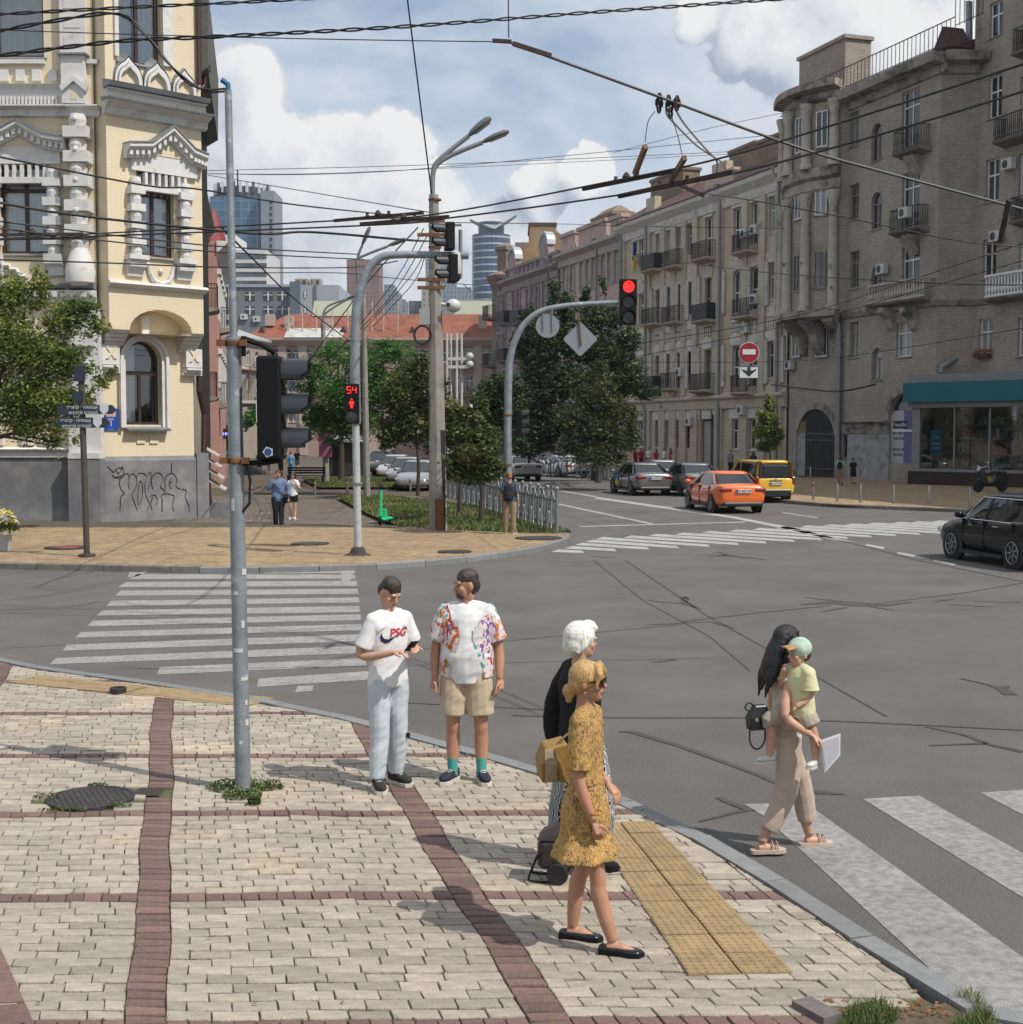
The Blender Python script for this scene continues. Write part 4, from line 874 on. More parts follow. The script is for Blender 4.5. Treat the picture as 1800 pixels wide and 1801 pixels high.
u = F4.pix(1246,560)[0]; z1 = rows[3][1]; m = MB(); F4.poly(m,arch_pts(u - 1.2,u + 1.2,.2,z1 + 1.2,12,1),-.32,-.28); dr = m.build('entrance',M('entrance_dark',(.05,.05,.045),.7),tb,world=True)
m = MB(); F4.box(m,u - .9,u + .2,.3,3.8,-.26,-.2); kid(m,'door',M('entrance_door',(.3,.28,.25),.7,var=.15),dr)
m = MB(); pts = arch_pts(u - 1.25,u + 1.25,.2,z1 + 1.25,12,1)[2:]; cc = (u,pts[0][1])
for i in range(11):
 q = [(cc[0] + (pts[j][0] - cc[0]) * e,cc[1] + (pts[j][1] - cc[1]) * e) for j,e in ((i,1.0),(i + 1,1.0),(i + 1,1.5),(i,1.5))]; F4.poly(m,q,0,.08 + .05 * (i % 2))
kid(m,'keystones',whiteT,dr)
m = MB(); F4.box(m,F4.L - 9,F4.L + 1.2,-.3,top4 - .5,-.75,-.45); m.build('party_wall',creamT,tb,world=True)
fl = thing('flag','blue and yellow flag hanging from a balcony rail of the sand house','flag',F4.p(F4.pix(1137,450)[0],F4.pix(1137,450)[1],1.1)); fl.scale = (.55,1,.85)
q0 = F4.p(F4.pix(1137,450)[0],F4.pix(1137,450)[1],1.1); flb,fly = M('flag_blue',(.02,.06,.25),.8),M('flag_yellow',(.55,.38,.01),.8)
for mm,nm,(a,b) in ((flb,'blue_band',(1.3,0)),(fly,'yellow_band',(0,-1.4))):
 m = MB(); m.loft([[(x,.06 * math.sin(x * 14),z) for x in lin(-.28 - .1 * (b - z),.3,6)] + [(x,.06 * math.sin(x * 14) + .02,z) for x in lin(.3,-.28 - .1 * (b - z),6)] for z in (a,(a + b) / 2,b)]); m.build(nm,mm,fl)
m = MB(); m.tube([(.3,0,-1.3),(.3,0,1.5)],.03,6); m.build('flag_pole',iron,fl)
# --- pink houses further down
def terrace(name,label,ta,tb_,col,rowspx,xs,zcpx,refx,trim,ww=.55,parap=None,cols=1):
 F = Fac(rpt(ta),rpt(tb_)); o = thing(name,label,'building',(*rpt(ta)[:2],0),F.ang); ops,wins = [],[]
 zc = F.pix(refx,zcpx)[1]
 for y1,y0,k in rowspx:
  z0,z1 = F.pix(refx,y0)[1],F.pix(refx,y1)[1]
  for px in xs: u = F.pix(px,600)[0]; ops.append((u - ww,u + ww,z0,z1,k)); wins.append((u,z0,z1,k))
 m = MB(); wall(F,m,0,F.L,-.3,zc,ops,.3); m.build('wall',col,o,world=True)
 for u,z0,z1,k in wins:
  window(F,o,u - ww,u + ww,z0,z1,.24,pvc,None,cols,.7,k,.09,sm=trim)
  m = MB(); F.box(m,u - ww - .25,u - ww,z0,z1 + .3,0,.12); F.box(m,u + ww,u + ww + .25,z0,z1 + .3,0,.12); F.box(m,u - ww - .3,u + ww + .3,z1 + .3,z1 + .7,0,.16); m.build('window_surround',trim,o,world=True)
 m = MB(); F.prof(m,-.2,F.L + .2,[(0,zc - 1.2),(.2,zc - 1.1),(.25,zc - .5),(.8,zc - .1),(.8,zc + .15),(0,zc + .2)]); m.build('cornice',trim,o,world=True)
 m = MB(); F.prof(m,0,F.L,[(-.2,zc),(-.2,zc + .4),(-5,zc + 2.6),(-10,zc)]); m.build('roof',M('roof_zinc',(.25,.26,.28),.5,.2,var=.2),o,world=True)
 return F,o,zc
pinkC = M('plaster_pink',(.46,.34,.3),.9,var=.1,vs=.6,bump=.15,bs=10,col2=(.28,.2,.175),c2s=.7,c2t=.6); pinkT = M('plaster_pink_trim',(.38,.33,.3),.9,var=.1,vs=1)
F5,t5,zc5 = terrace('pink_house','pale pink house with stepped parapet between the sand house and the mauve house',62,46.3,pinkC,((455,510,0),(548,600,0),(640,690,0),(725,770,0)),(977,985,994,1007,1024,1035,1045,1062,1073,1085),437,1030,pinkT,.5)
for r in ((985,415,1010,442),(1016,398,1065,432),(1072,385,1094,418)):
 u0,u1,z0,z1 = F5.uz(r,0); m = MB(); F5.box(m,u0,u1,zc5 + .16,z1,-.8,-.1); F5.box(m,u0 - .1,u1 + .1,z1,z1 + .35,-.9,.1); m.build('parapet',pinkC,t5,world=True)
for px in (1054,968): pipe(F5,t5,F5.pix(px,560)[0],.2,zc5,.12,.3,zinc)
u0,u1,z0,z1 = F5.uz((1043,383,1079,405),-3); m = MB(); F5.box(m,u0,u1,z0 - 2,z1,-5,-3); F5.box(m,u0 - .2,u1 + .2,z1,z1 + .3,-5.2,-2.8); m.loft([[F5.p(u0,z1 + .3,-5),F5.p(u1,z1 + .3,-5),F5.p(u1,z1 + .3,-3),F5.p(u0,z1 + .3,-3)],[F5.p(u0 + .8,z1 + 1,-4.2),F5.p(u1 - .8,z1 + 1,-4.2),F5.p(u1 - .8,z1 + 1,-3.8),F5.p(u0 + .8,z1 + 1,-3.8)]]); m.build('chimney',chim,t5,world=True)
m = MB(); q = F5.p(F5.pix(1012,400)[0],F5.pix(1012,405)[1],-2); m.lathe([(.01,0),(.5,.12),(.8,.35)],q,14,(-.4,-.8,.3)); m.tube([q,q - Vector((0,0,2))],.05,5); m.build('satellite_dish',acw,t5,world=True)
mauve = M('plaster_mauve',(.36,.275,.28),.9,var=.16,vs=.7,bump=.25,bs=8,col2=(.17,.135,.135),c2s=.8,c2t=.58); mauveT = M('plaster_mauve_trim',(.29,.235,.235),.9,var=.15,vs=1,col2=(.17,.15,.15),c2s=1.4,c2t=.62)
F6,t6,zc6 = terrace('mauve_house','weathered mauve house with rounded gables and iron balconies at the end of the terrace',80,62.3,mauve,((512,552,1),(585,620,1),(655,690,1),(720,760,1)),(880,888,905,913,929,937,946,958),487,920,mauveT,.45)
for px,hh in ((902,462),(958,437)):
 u = F6.pix(px,480)[0]; z1 = F6.pix(px,hh)[1]; m = MB(); F6.box(m,u - 1.3,u + 1.3,zc6 + .2,z1,-.6,.1); F6.poly(m,arch_pts(u - 1.2,u + 1.2,z1,z1 + 1.4,10,1),-.5,.1); m.build('gable',mauve,t6,world=True); m = MB(); F6.poly(m,arch_pts(u - 1.45,u + 1.45,z1 + .1,z1 + 1.75,10,1)[2:] + arch_pts(u - 1.2,u + 1.2,z1 + .1,z1 + 1.42,10,1)[:1:-1],-.7,.2); m.build('gable_cap',M('cap_zinc',(.38,.4,.42),.5,.2),t6,world=True)
m = MB()
for i in range(12): u = F6.L * (i + .4) / 12.5; F6.box(m,u,u + .5,zc6 + .2,zc6 + 1.2,-.4,.1)
F6.box(m,0,F6.L,zc6 + 1.2,zc6 + 1.5,-.5,.2); m.build('balustrade',mauveT,t6,world=True)
for r in ((880,552,892,568),(902,552,918,568),(880,618,892,634),(902,618,918,634),(924,550,934,566)):
 u0,u1,z0,_ = F6.uz(r,.5); balcony(F6,t6,u0,u1,z0,.9,mauveT,'panel',1.3)
F7 = Fac(rpt(84.5),rpt(80.2)); t7 = thing('corner_house','narrow grey brown house with bracketed turret past the mauve house','building',(*rpt(84.5)[:2],0),F7.ang)
z7_ = F7.pix(873,492)[1]; ops = []
greyb = M('plaster_greybrown',(.2,.175,.15),.9,var=.15,vs=.8,col2=(.13,.115,.1),c2s=1)
for y0,y1 in ((550,580),(600,630),(655,690)): u = F7.L * .5; ops.append((u - .5,u + .5,F7.pix(873,y1)[1],F7.pix(873,y0)[1],0))
m = MB(); wall(F7,m,0,F7.L,-.3,z7_,ops,.3); m.build('wall',greyb,t7,world=True)
for a,b,c,d,_ in ops: window(F7,t7,a,b,c,d,.25,pvc,None,1,.6,0,.1,sm=greyb)
FW7 = Fac((F7.A.x - 14,F7.A.y + .1),(F7.A.x,F7.A.y)); m = MB(); F7.box(m,0,F7.L,-.2,z7_ - .02,-10,-.4); m.build('side_wall',greyb,t7,world=True)
m = MB(); c = F7.p(F7.L * .5,z7_,-1); m.lathe([(1.2,-2.2),(1.5,-1.2),(2.2,0),(2.3,.4),(.2,1.2)],c,6); m.lathe([(1.0,1.0),(1.0,3.2),(1.3,3.3),(1.3,3.7),(.1,4.2)],c,4); m.build('turret',chim,t7,world=True)
for y in (558,642): z = F7.pix(873,y)[1]; balcony(F7,t7,-.5,1.6,z,1.0,greyb,'bars',1.4)
fg = thing('firewall_gable','tall ochre brick gable end rising behind the pink houses','building',(0,165,0)); och = brick_mat('gable_ochre',(.36,.24,.12),(.28,.18,.09),(.22,.16,.1),.7,.22,.03,.3,.25,.3,dirt=(.2,.14,.08),stain=.55)
m = MB(); q = [D(x,y,165) for x,y in ((903,600),(903,448),(932,425),(932,393),(978,393),(978,405),(996,418),(1010,470),(1010,600))]; m.prism(q,(0,9,0)); m.build('wall',och,fg,world=True)
m = MB(); m.prism([D(x,y,164.9) for x,y in ((930,396),(930,391),(980,391),(980,396))],(0,9.2,0)); m.build('coping',M('coping_dark',(.09,.07,.06),.8),fg,world=True)
# --- long pink house with red roof at the end
Yd = 176.0
FE = Fac((D(385,700,Yd).x,Yd),(D(905,700,Yd).x,Yd + .01)); eh = thing('long_house','long pink house with red tiled roof closing the end of the street','building',(FE.A.x,Yd,0),FE.ang)
pinkE = M('plaster_salmon',(.36,.245,.205),.9,var=.1,vs=.5,col2=(.3,.21,.18),c2s=.4); trimE = M('plaster_salmon_trim',(.42,.33,.28),.9,var=.08); greyE = M('plaster_grey_wing',(.3,.26,.22),.9,var=.14,vs=.7)
zeE = FE.pix(620,597)[1]; ops,wins = [],[]
for y1,y0,k in ((612,637,1),(660,690,0),(712,742,1)):
 for px in (392,407,432,443,470,484,506,520,542,575,590,622,640,668,700,744,785,808,826,851,866):
  u = FE.pix(px,620)[0]; z0,z1 = FE.pix(620,y0)[1],FE.pix(620,y1)[1]; ops.append((u - .55,u + .55,z0,z1,k)); wins.append((u,z0,z1,k,px))
m = MB(); wall(FE,m,0,FE.L,-.3,zeE,ops,.3); m.build('wall',pinkE,eh,world=True)
for u,z0,z1,k,px in wins: window(FE,eh,u - .55,u + .55,z0,z1,.2,pvc,None,2,.68,k,.09,sm=trimE)
for px in (462,497,533,605,655,760,840,875): u = FE.pix(px,620)[0]; m = MB(); FE.box(m,u - .55,u + .55,0,zeE - .8,0,.25); m.build('pilaster',trimE,eh,world=True)
m = MB(); FE.prof(m,-.3,FE.L,[(0,zeE - .9),(.3,zeE - .8),(.9,zeE - .1),(.9,zeE + .15),(0,zeE + .2)]); m.build('cornice',trimE,eh,world=True)
rE = M('roof_tile_red',(.23,.075,.045),.85,var=.2,vs=.6,bump=.3,bs=8,col2=(.17,.065,.04),c2s=.5,c2t=.55)
zr_ = FE.pix(620,553,-7)[1]; u0,u1 = FE.pix(425,600)[0],FE.L
m = MB(); m.loft([[FE.p(u0,zeE + .15,.9),FE.p(u1,zeE + .15,.9),FE.p(u1,zeE + .15,-14),FE.p(u0,zeE + .15,-14)],[FE.p(u0 + 5,zr_,-6.5),FE.p(u1,zr_,-6.5),FE.p(u1,zr_,-7),FE.p(u0 + 5,zr_,-7)]]); m.build('roof',rE,eh,world=True)
m = MB(); FE.prof(m,FE.pix(502,600)[0],FE.pix(604,600)[0],[(1.0,zeE + .2),(-4.5,zeE + (zr_ - zeE) * .72),(-4.5,zeE + .2)]); m.build('metal_roof',M('roof_white_metal',(.45,.45,.43),.5,.1,var=.2,vs=.8),eh,world=True)
m = MB(); a,b = FE.pix(556,550,-6)[0],FE.pix(622,550,-6)[0]; z = FE.pix(600,556,-6)[1]; FE.box(m,a,b,z - 1,z,-9,-6); FE.prof(m,a - .5,b + .5,[(-5.6,z),(-8,z + 2.2),(-9.5,z)]); m.build('attic',M('attic_green',(.3,.32,.24),.8,var=.1),eh,world=True)
a,b = FE.pix(800,550,-7)[0],FE.pix(875,550,-7)[0]; z = FE.pix(830,556,-7)[1]; m = MB(); FE.box(m,a,b,z - 1,z,-10,-7); FE.prof(m,a,b,[(-6.6,z),(-8.5,z + 2.2),(-10,z)]); m.build('attic',MATS['attic_green'],eh,world=True)
for px,y0,y1 in ((474,566,552),(508,592,556),(578,582,560),(849,580,555)):
 u = FE.pix(px,570,-2)[0]; m = MB(); FE.box(m,u - .55,u + .55,FE.pix(px,y0,-2)[1] - .5,FE.pix(px,y1,-2)[1],-3,-2); m.build('chimney',trimE,eh,world=True)
for px in (461,604,726): u,z = FE.pix(px,586,-1); m = MB(); FE.poly(m,[(u - .5,z),(u + .5,z),(u,z + .95)],-1.8,-.6); m.build('dormer',M('dormer_dark',(.06,.03,.025),.8),eh,world=True)
for px0,px1 in ((795,832),(506,545)):
 for y in (644,695): u0,_ = FE.pix(px0,y); u1,z = FE.pix(px1,y); balcony(FE,eh,u0,u1,z,1.0,trimE,'bars',1.0)
m = MB()
for px,y in ((508,540),(532,540),(557,540),(585,545),(612,545),(655,530),(675,530),(700,528)):
 a = FE.p(*FE.pix(px,592,-1.0),-1.0); b = FE.p(*FE.pix(px,y,-1.0),-1.0); m.tube([a,b],.09,5); m.tube([b - Vector((0,0,1)),FE.p(*FE.pix(px + 14,576,-4),-4)],.06,5)
m.build('roof_poles',M('pole_whitewash',(.45,.38,.32),.8),eh,world=True)
FG = Fac((D(352,700,150).x,150),(D(470,700,168).x,168)); gw = thing('grey_wing','grey ornate house with arched windows left of the red roofed house','building',(*FG.A[:2],0),FG.ang); ops = []
for y1,y0,k in ((612,640,1),(655,685,1),(712,740,1)):
 for px in (378,393,407,422,437,452): u = FG.pix(px,620)[0]; ops.append((u - .5,u + .5,FG.pix(410,y0)[1],FG.pix(410,y1)[1],k))
zg_ = FG.pix(410,592)[1]; m = MB(); wall(FG,m,0,FG.L,-.3,zg_,ops,.3); m.build('wall',greyE,gw,world=True)
for a,b,c,d,k in ops: window(FG,gw,a,b,c,d,.22,pvc,None,2,.68,k,.09,sm=greyE)
m = MB(); FG.prof(m,0,FG.L,[(0,zg_ - .9),(.7,zg_ - .1),(.7,zg_ + .1),(-6,zg_ + 2.4),(-6,zg_)]); m.build('roof',M('roof_pale_zinc',(.33,.34,.34),.5,.1,var=.15),gw,world=True)
m = MB(); FG.prof(m,0,FG.L,[(0,FG.pix(410,650)[1]),(.4,FG.pix(410,648)[1]),(.4,FG.pix(410,645)[1]),(0,FG.pix(410,643)[1])]); m.build('belt_course',trimE,gw,world=True)
# --- far blocks and towers
def block(name,label,x0,x1,ytop,dep,thick,col,bands=None,win=None,wcol=None,cat='building',ybot=640,parts=None):
 A = D(x0,600,dep); B = D(x1,600,dep); F = Fac((A.x,dep),(B.x,dep + .01)); o = thing(name,label,cat,(A.x,dep,0),F.ang); z1 = F.pix(x0,ytop)[1]
 m = MB(); F.box(m,0,F.L,-1,z1,-thick,0); m.build('wall',col,o,world=True)
 if bands:
  for y0,y1,a,b in bands:
   m = MB(); z0,z2 = F.pix(x0,y1)[1],F.pix(x0,y0)[1]; F.box(m,F.pix(a,y0)[0],F.pix(b,y0)[0],z0,z2,-.2,.12); m.build('window_band',wcol,o,world=True)
 if win:
  xs,ys,w,h = win
  for y in ys:
   for x in xs:
    u,z = F.pix(x,y); sx = dep / FPX
    m = MB(); F.box(m,u - w * sx / 2,u + w * sx / 2,z - h * sx / 2,z + h * sx / 2,-.1,.06); wo_ = m.build('window',glass_dark if wcol is None else wcol,o,world=True)
    m = MB(); F.box(m,u - .1,u + .1,z - h * sx / 2,z + h * sx / 2,.06,.14); F.box(m,u - w * sx / 2,u + w * sx / 2,z + h * sx * .12,z + h * sx * .2,.06,.13); kid(m,'frame',pvc,wo_)
 return F,o,z1
def facgrid(name,base,glass,cw,ch,mort,var=.25,metal=0.0,rough=.3):
 m = brick_mat(name,glass,tuple(g * .75 for g in glass),base,cw,ch,mort,var,.03,0); m.node_tree.nodes['Principled BSDF'].inputs['Roughness'].default_value = rough
 for n in m.node_tree.nodes:
  if n.type == 'TEX_BRICK': n.offset = 0
 return m
greyO = M('office_grey',(.15,.165,.19),.8,var=.08,vs=.1); greyL = M('office_pale',(.3,.33,.37),.8,var=.06,vs=.1)
FO,oo,zo = block('office_block','grey office block with rows of windows behind the red roofed house',376,513,505,250,20,greyO,None,([390,408,440,472,497],[521,546],17,15))
m = MB(); FO.box(m,-.3,FO.L,zo,zo + .5,-20,.3); FO.box(m,FO.pix(402,520)[0],FO.pix(404,520)[0],0,zo,0,.3); m.build('parapet',greyL,oo,world=True)
for px,py in ((399,563),(430,562),(452,566),(481,566)): u,z = FO.pix(px,py); aircon(FO,oo,u,z,.1,1.3,1.0)
FO2,oo2,zo2 = block('office_annex','blank pale grey office annex with roof plant on top',512,597,501,246,18,greyL,None,([537],[518,545],5,12))
m = MB(); FO2.box(m,-.1,FO2.pix(528,500)[0],0,zo2 + .6,-18,.3); FO2.box(m,FO2.pix(553,520)[0],FO2.pix(557,520)[0],0,zo2,0,.25); m.build('stair_shaft',M('shaft_teal',(.1,.13,.16),.6),oo2,world=True)
for a,b in ((519,529),(529.5,541),(545,553),(553.5,564)): m = MB(); u0,u1,z0,z1 = FO2.uz((a,490,b,503),-3); FO2.box(m,u0,u1,z0,z1,-6,-3); rp = m.build('roof_plant',M('plant_beige',(.3,.25,.2),.7),oo2,world=True); m = MB(); FO2.box(m,u0 + .3,u1 - .3,z0 + .3,z1 - .3,-3,-2.95); kid(m,'louvre',glass_dark,rp)
blueT = facgrid('curtain_wall_blue',(.12,.17,.23),(.06,.135,.22),3.2,3.6,.25,.35,rough=.15)
whiteB = M('panel_white',(.52,.52,.52),.8,var=.06,vs=.05); greyT = M('tower_grey',(.2,.225,.26),.8,var=.06,vs=.02)
FT,tt_,zt_ = block('glass_tower','blue glass tower with a dark crown of letters beyond the white block',372,459,345,560,35,blueT)
m = MB(); cx = FT.L * .55
m.lathe([(11,zt_),(11,zt_ + 4.5)],FT.p(cx,0,-12),20); m.build('crown_drum',M('crown_steel',(.06,.065,.075),.6),tt_,world=True)
for i in range(14):
 a = math.pi * (1.02 + .96 * i / 13); c = FT.p(cx,zt_ + 4,-12) + Vector((math.cos(a) * 11.4,math.sin(a) * 11.4,0)); m = MB(); m.box(c,(.5,.5,2.2)); m.build('sign_letter',whiteB if i % 3 else MATS['crown_steel'],tt_,world=True)
m = MB(); m.tube([FT.p(cx - 2,zt_ + 4,-12),FT.p(cx - 2,zt_ + 13,-12)],.35,5); m.build('mast',iron,tt_,world=True)
block('lift_shaft_tower','slim grey service tower standing right of the blue glass tower',461,485,335,556,20,greyT,[(352 + i * 11,358 + i * 11,474,479) for i in range(15)],None,glass_dark)
FW,wb,zw = block('white_block','white office block with ribbon windows below the blue glass tower',392,470,439,420,25,whiteB,[(447 + i * 15.5,455 + i * 15.5,396,469) for i in range(4)],None,M('ribbon_glass',(.07,.09,.11),.2,var=.5,vs=.25))
u0,u1,z0,z1 = FW.uz((374,411,412,440)); m = MB(); FW.box(m,u0,u1,zw - 25,z1,-20,-2); m.build('penthouse',whiteB,wb,world=True)
brownT = facgrid('tower_brown',(.2,.11,.09),(.07,.065,.08),2.4,3.0,.85,.2,rough=.6)
block('brown_tower','reddish brown apartment tower left of the concrete pole',611,667,456,900,30,brownT)
block('low_brown_block','low brown block at the left foot of the brown tower',596,612,513,905,30,brownT)
blg = facgrid('tower_bluegrey',(.2,.24,.28),(.08,.11,.15),2.6,3.1,.8,.2,rough=.5)
block('stepped_tower','blue grey stepped apartment tower right of the brown tower',669,702,512,950,30,blg); block('penthouse_block','small blue grey penthouse storey crowning the stepped tower',676,694,500,952,25,blg)
block('small_tower','small pale blue tower between the stepped tower and the dark block',702,713,526,1000,30,blg); block('dark_slab','dark slate coloured slab block left of the concrete pole',719,745,529,800,30,facgrid('slab_dark',(.09,.11,.14),(.05,.06,.08),2.6,3,.7,.2))
yb = facgrid('tower_cream',(.3,.28,.22),(.1,.12,.14),3,3.2,1.0,.2,rough=.6)
block('cream_block','cream apartment block partly hidden by the concrete pole',742,770,506,780,30,yb); block('hazy_tower','tall hazy blue tower directly behind the concrete pole',749,802,455,1000,30,blg); block('hazy_block','hazy blue apartment block right of the concrete pole',772,829,505,960,30,blg)
block('mauve_block','low mauve block at the foot of the round glass tower',829,872,517,760,30,facgrid('block_mauve',(.3,.24,.25),(.16,.15,.17),3,3,1,.1)); block('maroon_tower','maroon topped tower between the round tower and the ochre gable',906,932,426,880,30,facgrid('tower_maroon',(.16,.09,.1),(.09,.09,.12),3,3,.8,.2))
rt = thing('round_tower','round blue glass tower with white floor bands and a winged roof','building',(D(864,600,700).x,712,0)); rx = 34 * 700 / FPX; z1 = D(864,408,700).z
bl2 = facgrid('round_glass',(.08,.12,.18),(.035,.07,.13),2.4,20,.2,.3,rough=.12)
def ell(r,z,n=28): return [(r * math.cos(2 * math.pi * i / n),r * .9 * math.sin(2 * math.pi * i / n),z) for i in range(n)]
m = MB(); m.loft([ell(rx,0),ell(rx,z1)]); m.build('glass_drum',bl2,rt,smooth='auto')
k = 24
for i in range(k): z = z1 - 2 - i * 3.55; m = MB(); m.loft([ell(rx * 1.012,z),ell(rx * 1.012,z + .75)]); m.build('floor_band',M('band_white',(.42,.45,.48),.6,var=.05),rt,smooth='auto')
m = MB(); m.loft([ell(rx * .68,z1),ell(rx * .68,z1 + 6.5)]); m.build('crown',bl2,rt,smooth='auto')
m = MB(); m.prism([(-7,-8,z1 + 5),(2,-8,z1 + 2.2),(13,-8,z1 + 9.5),(3,-8,z1 + 4.2)],(0,10,0)); m.prism([(-11,-8,z1 + 7.5),(2,-8,z1 + 2),(-7,-8,z1 + 5)],(0,10,0)); m.build('roof_wing',M('wing_white',(.5,.52,.54),.5),rt)
# --- cream corner house on the left
CA = Vector((-13.9,46.2,0)); cdv = Vector((.722,.692,0)); CB = CA + cdv * 3.56
FC = Fac(CA,CB); OA = CA + FC.n * .75; OB = CB + FC.n * .75; FO_ = Fac(OA,OB); FLf = Fac((-26,46.0),(-13.9,46.01))
ch = thing('cream_house','cream brick corner house with white columns and an oriel over an arched window','building',(*CA[:2],0),FC.ang)
cream = brick_mat('brick_cream_paint',(.7,.6,.43),(.68,.58,.415),(.62,.52,.36),.3,.1,.006,.05,.5,.25,dirt=(.46,.38,.25),stain=.6)
wht = M('stucco_white',(.62,.61,.59),.85,var=.07,vs=2.5,bump=.35,bs=18,col2=(.42,.41,.385),c2s=1.6,c2t=.65,c2w=.08)
zincC = M('zinc_flashing',(.22,.23,.245),.5,.2,var=.15,vs=2)
brownW = M('window_brown',(.035,.018,.014),.45,var=.1)
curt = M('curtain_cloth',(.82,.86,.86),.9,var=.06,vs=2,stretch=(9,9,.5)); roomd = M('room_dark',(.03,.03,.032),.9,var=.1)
plin = M('plinth_cement',(.17,.17,.18),.9,var=.16,vs=1.1,bump=.5,bs=9,col2=(.27,.26,.255),c2s=.7,c2t=.57,c2w=.1)
ztop = FLf.pix(100,-60)[1]
ops,wins = [],[]
def W(F,r,k=0): u0,u1,z0,z1 = F.uz(r); ops.append((u0,u1,z0,z1,k)); return u0,u1,z0,z1
def cwin(F,q,cols=2,trans=.72,k=0,curtain='half',fw=.11,extra=None):
 w = window(F,ch,*q,.3,brownW,glass_clear,cols,trans,k,fw,sm=zincC,sill=not k,extra=extra); a,b,c,d = q
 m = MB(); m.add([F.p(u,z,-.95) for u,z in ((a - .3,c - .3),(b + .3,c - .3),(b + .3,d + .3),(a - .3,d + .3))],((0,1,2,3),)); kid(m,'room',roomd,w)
 n = 40; top = d if not k else d - .02
 spans = {'full': ((a,b),),'half': ((a,a + (b - a) * .42),(a + (b - a) * .5,b)),'left': ((a,a + (b - a) * .42),)}[curtain]
 for s0,s1 in spans:
  m = MB(); ps = [(s0 + (s1 - s0) * i / n,-.345 + .02 * math.sin(i * 1.7) + .015 * math.sin(i * .6)) for i in range(n + 1)]
  for (u,o),(u2,o2) in zip(ps,ps[1:]): m.quad(F.p(u,c + .02,o),F.p(u2,c + .02,o2),F.p(u2,top,o2),F.p(u,top,o))
  kid(m,'curtain',curt,w)
 return w
wl1 = W(FLf,(-12,-30,76,100)); wl2 = W(FLf,(-2,289,87,446)); wl3 = W(FLf,(10,600,80,745),1)
m = MB(); wall(FLf,m,0,FLf.L,-.3,ztop,ops,.32); m.build('wall',cream,ch,world=True); cwin(FLf,wl1,1,1.0,curtain='full'); cwin(FLf,wl2,2,.72,curtain='full'); cwin(FLf,wl3,2,.66,1)
ops = []; wo1 = W(FO_,(207,-60,283,112)); wo2 = W(FO_,(241,300,306,452)); zor = FO_.pix(280,583)[1]; zoa = FO_.pix(280,545)[1]
ua,ub = FO_.pix(228,583)[0],FO_.pix(338,583)[0]
ops.append((ua,ub,zor - .1,zoa,.62)); m = MB(); wall(FO_,m,-.02,FO_.L,zor,ztop,ops,.74);
m.quad(FO_.p(-.02,zor),FO_.p(-.02,zor,-.9),FO_.p(-.02,ztop,-.9),FO_.p(-.02,ztop)); m.quad(FO_.p(FO_.L,zor),FO_.p(FO_.L,ztop),FO_.p(FO_.L,ztop,-.9),FO_.p(FO_.L,zor,-.9))
m.quad(FO_.p(-.02,zor),FO_.p(ua,zor),FO_.p(ua,zor,-.8),FO_.p(-.02,zor,-.8)); m.quad(FO_.p(ub,zor),FO_.p(FO_.L,zor),FO_.p(FO_.L,zor,-.8),FO_.p(ub,zor,-.8))
m.build('oriel_wall',cream,ch,world=True); cwin(FO_,wo1,2,.86,curtain='half'); cwin(FO_,wo2,2,.72,curtain='full')
ops = []; wg = W(FC,(219,600,283,747),1.0); m = MB(); wall(FC,m,0,FC.L,-.3,zoa + .5,ops,.36); m.build('ground_wall',cream,ch,world=True); cwin(FC,wg,2,.62,1.0,'left',.1)
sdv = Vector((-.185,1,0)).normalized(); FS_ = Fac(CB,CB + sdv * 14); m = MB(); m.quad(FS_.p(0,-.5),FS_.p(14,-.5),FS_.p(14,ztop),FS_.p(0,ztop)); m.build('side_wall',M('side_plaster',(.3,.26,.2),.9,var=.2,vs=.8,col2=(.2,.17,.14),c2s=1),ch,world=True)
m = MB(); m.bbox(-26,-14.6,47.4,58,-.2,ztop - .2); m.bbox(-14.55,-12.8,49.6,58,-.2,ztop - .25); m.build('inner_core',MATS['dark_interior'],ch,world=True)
# ---- oriel dressings
def strip(F,u0,u1,pr,mat,name): m = MB(); F.prof(m,u0,u1,pr); return m.build(name,mat,ch,world=True)
z = lambda F,y,x=285: F.pix(x,y)[1]
zA,zB,zC_,zD = z(FO_,168),z(FO_,178),z(FO_,194),z(FO_,203)
strip(FO_,-.12,FO_.L + .12,[(0,zA - .12),(.42,zA - .06),(.5,zA + .08),(0,zA + .2)],zincC,'flashing'); strip(FO_,-.06,FO_.L + .06,[(0,zB),(.28,zB + .04),(.4,zA - .12),(0,zA - .1)],wht,'moulding')
m = MB(); FO_.box(m,-.08,FO_.L + .08,zC_,zB + .02,0,.2); m.build('frieze_band',wht,ch,world=True)
for i in range(12): m = MB(); u = (i + .55) * FO_.L / 12.1; FO_.box(m,u - .07,u + .07,zC_ + .1,zB - .08,.2,.212); m.build('frieze_panel',cream,ch,world=True)
strip(FO_,-.15,FO_.L + .15,[(0,zD - .3),(.15,zD - .25),(.22,zD - .05),(.5,zD + .1),(.55,zC_),(0,zC_)],wht,'moulding'); strip(FO_,-.2,FO_.L + .2,[(0,zC_ - .02),(.6,zC_ - .03),(.62,zC_ + .03),(0,zC_ + .08)],zincC,'flashing')
def ogee(w,h,n=9):
 L = []
 for i in range(n + 1):
  t = i / n; a = math.pi * (1 - t); x = math.cos(a); y = math.sin(a) ** .8; y = y * .82 + .18 * max(0,1 - abs(x) * 2.6) ** 1.5; L.append((x * w,y * h))
 return L
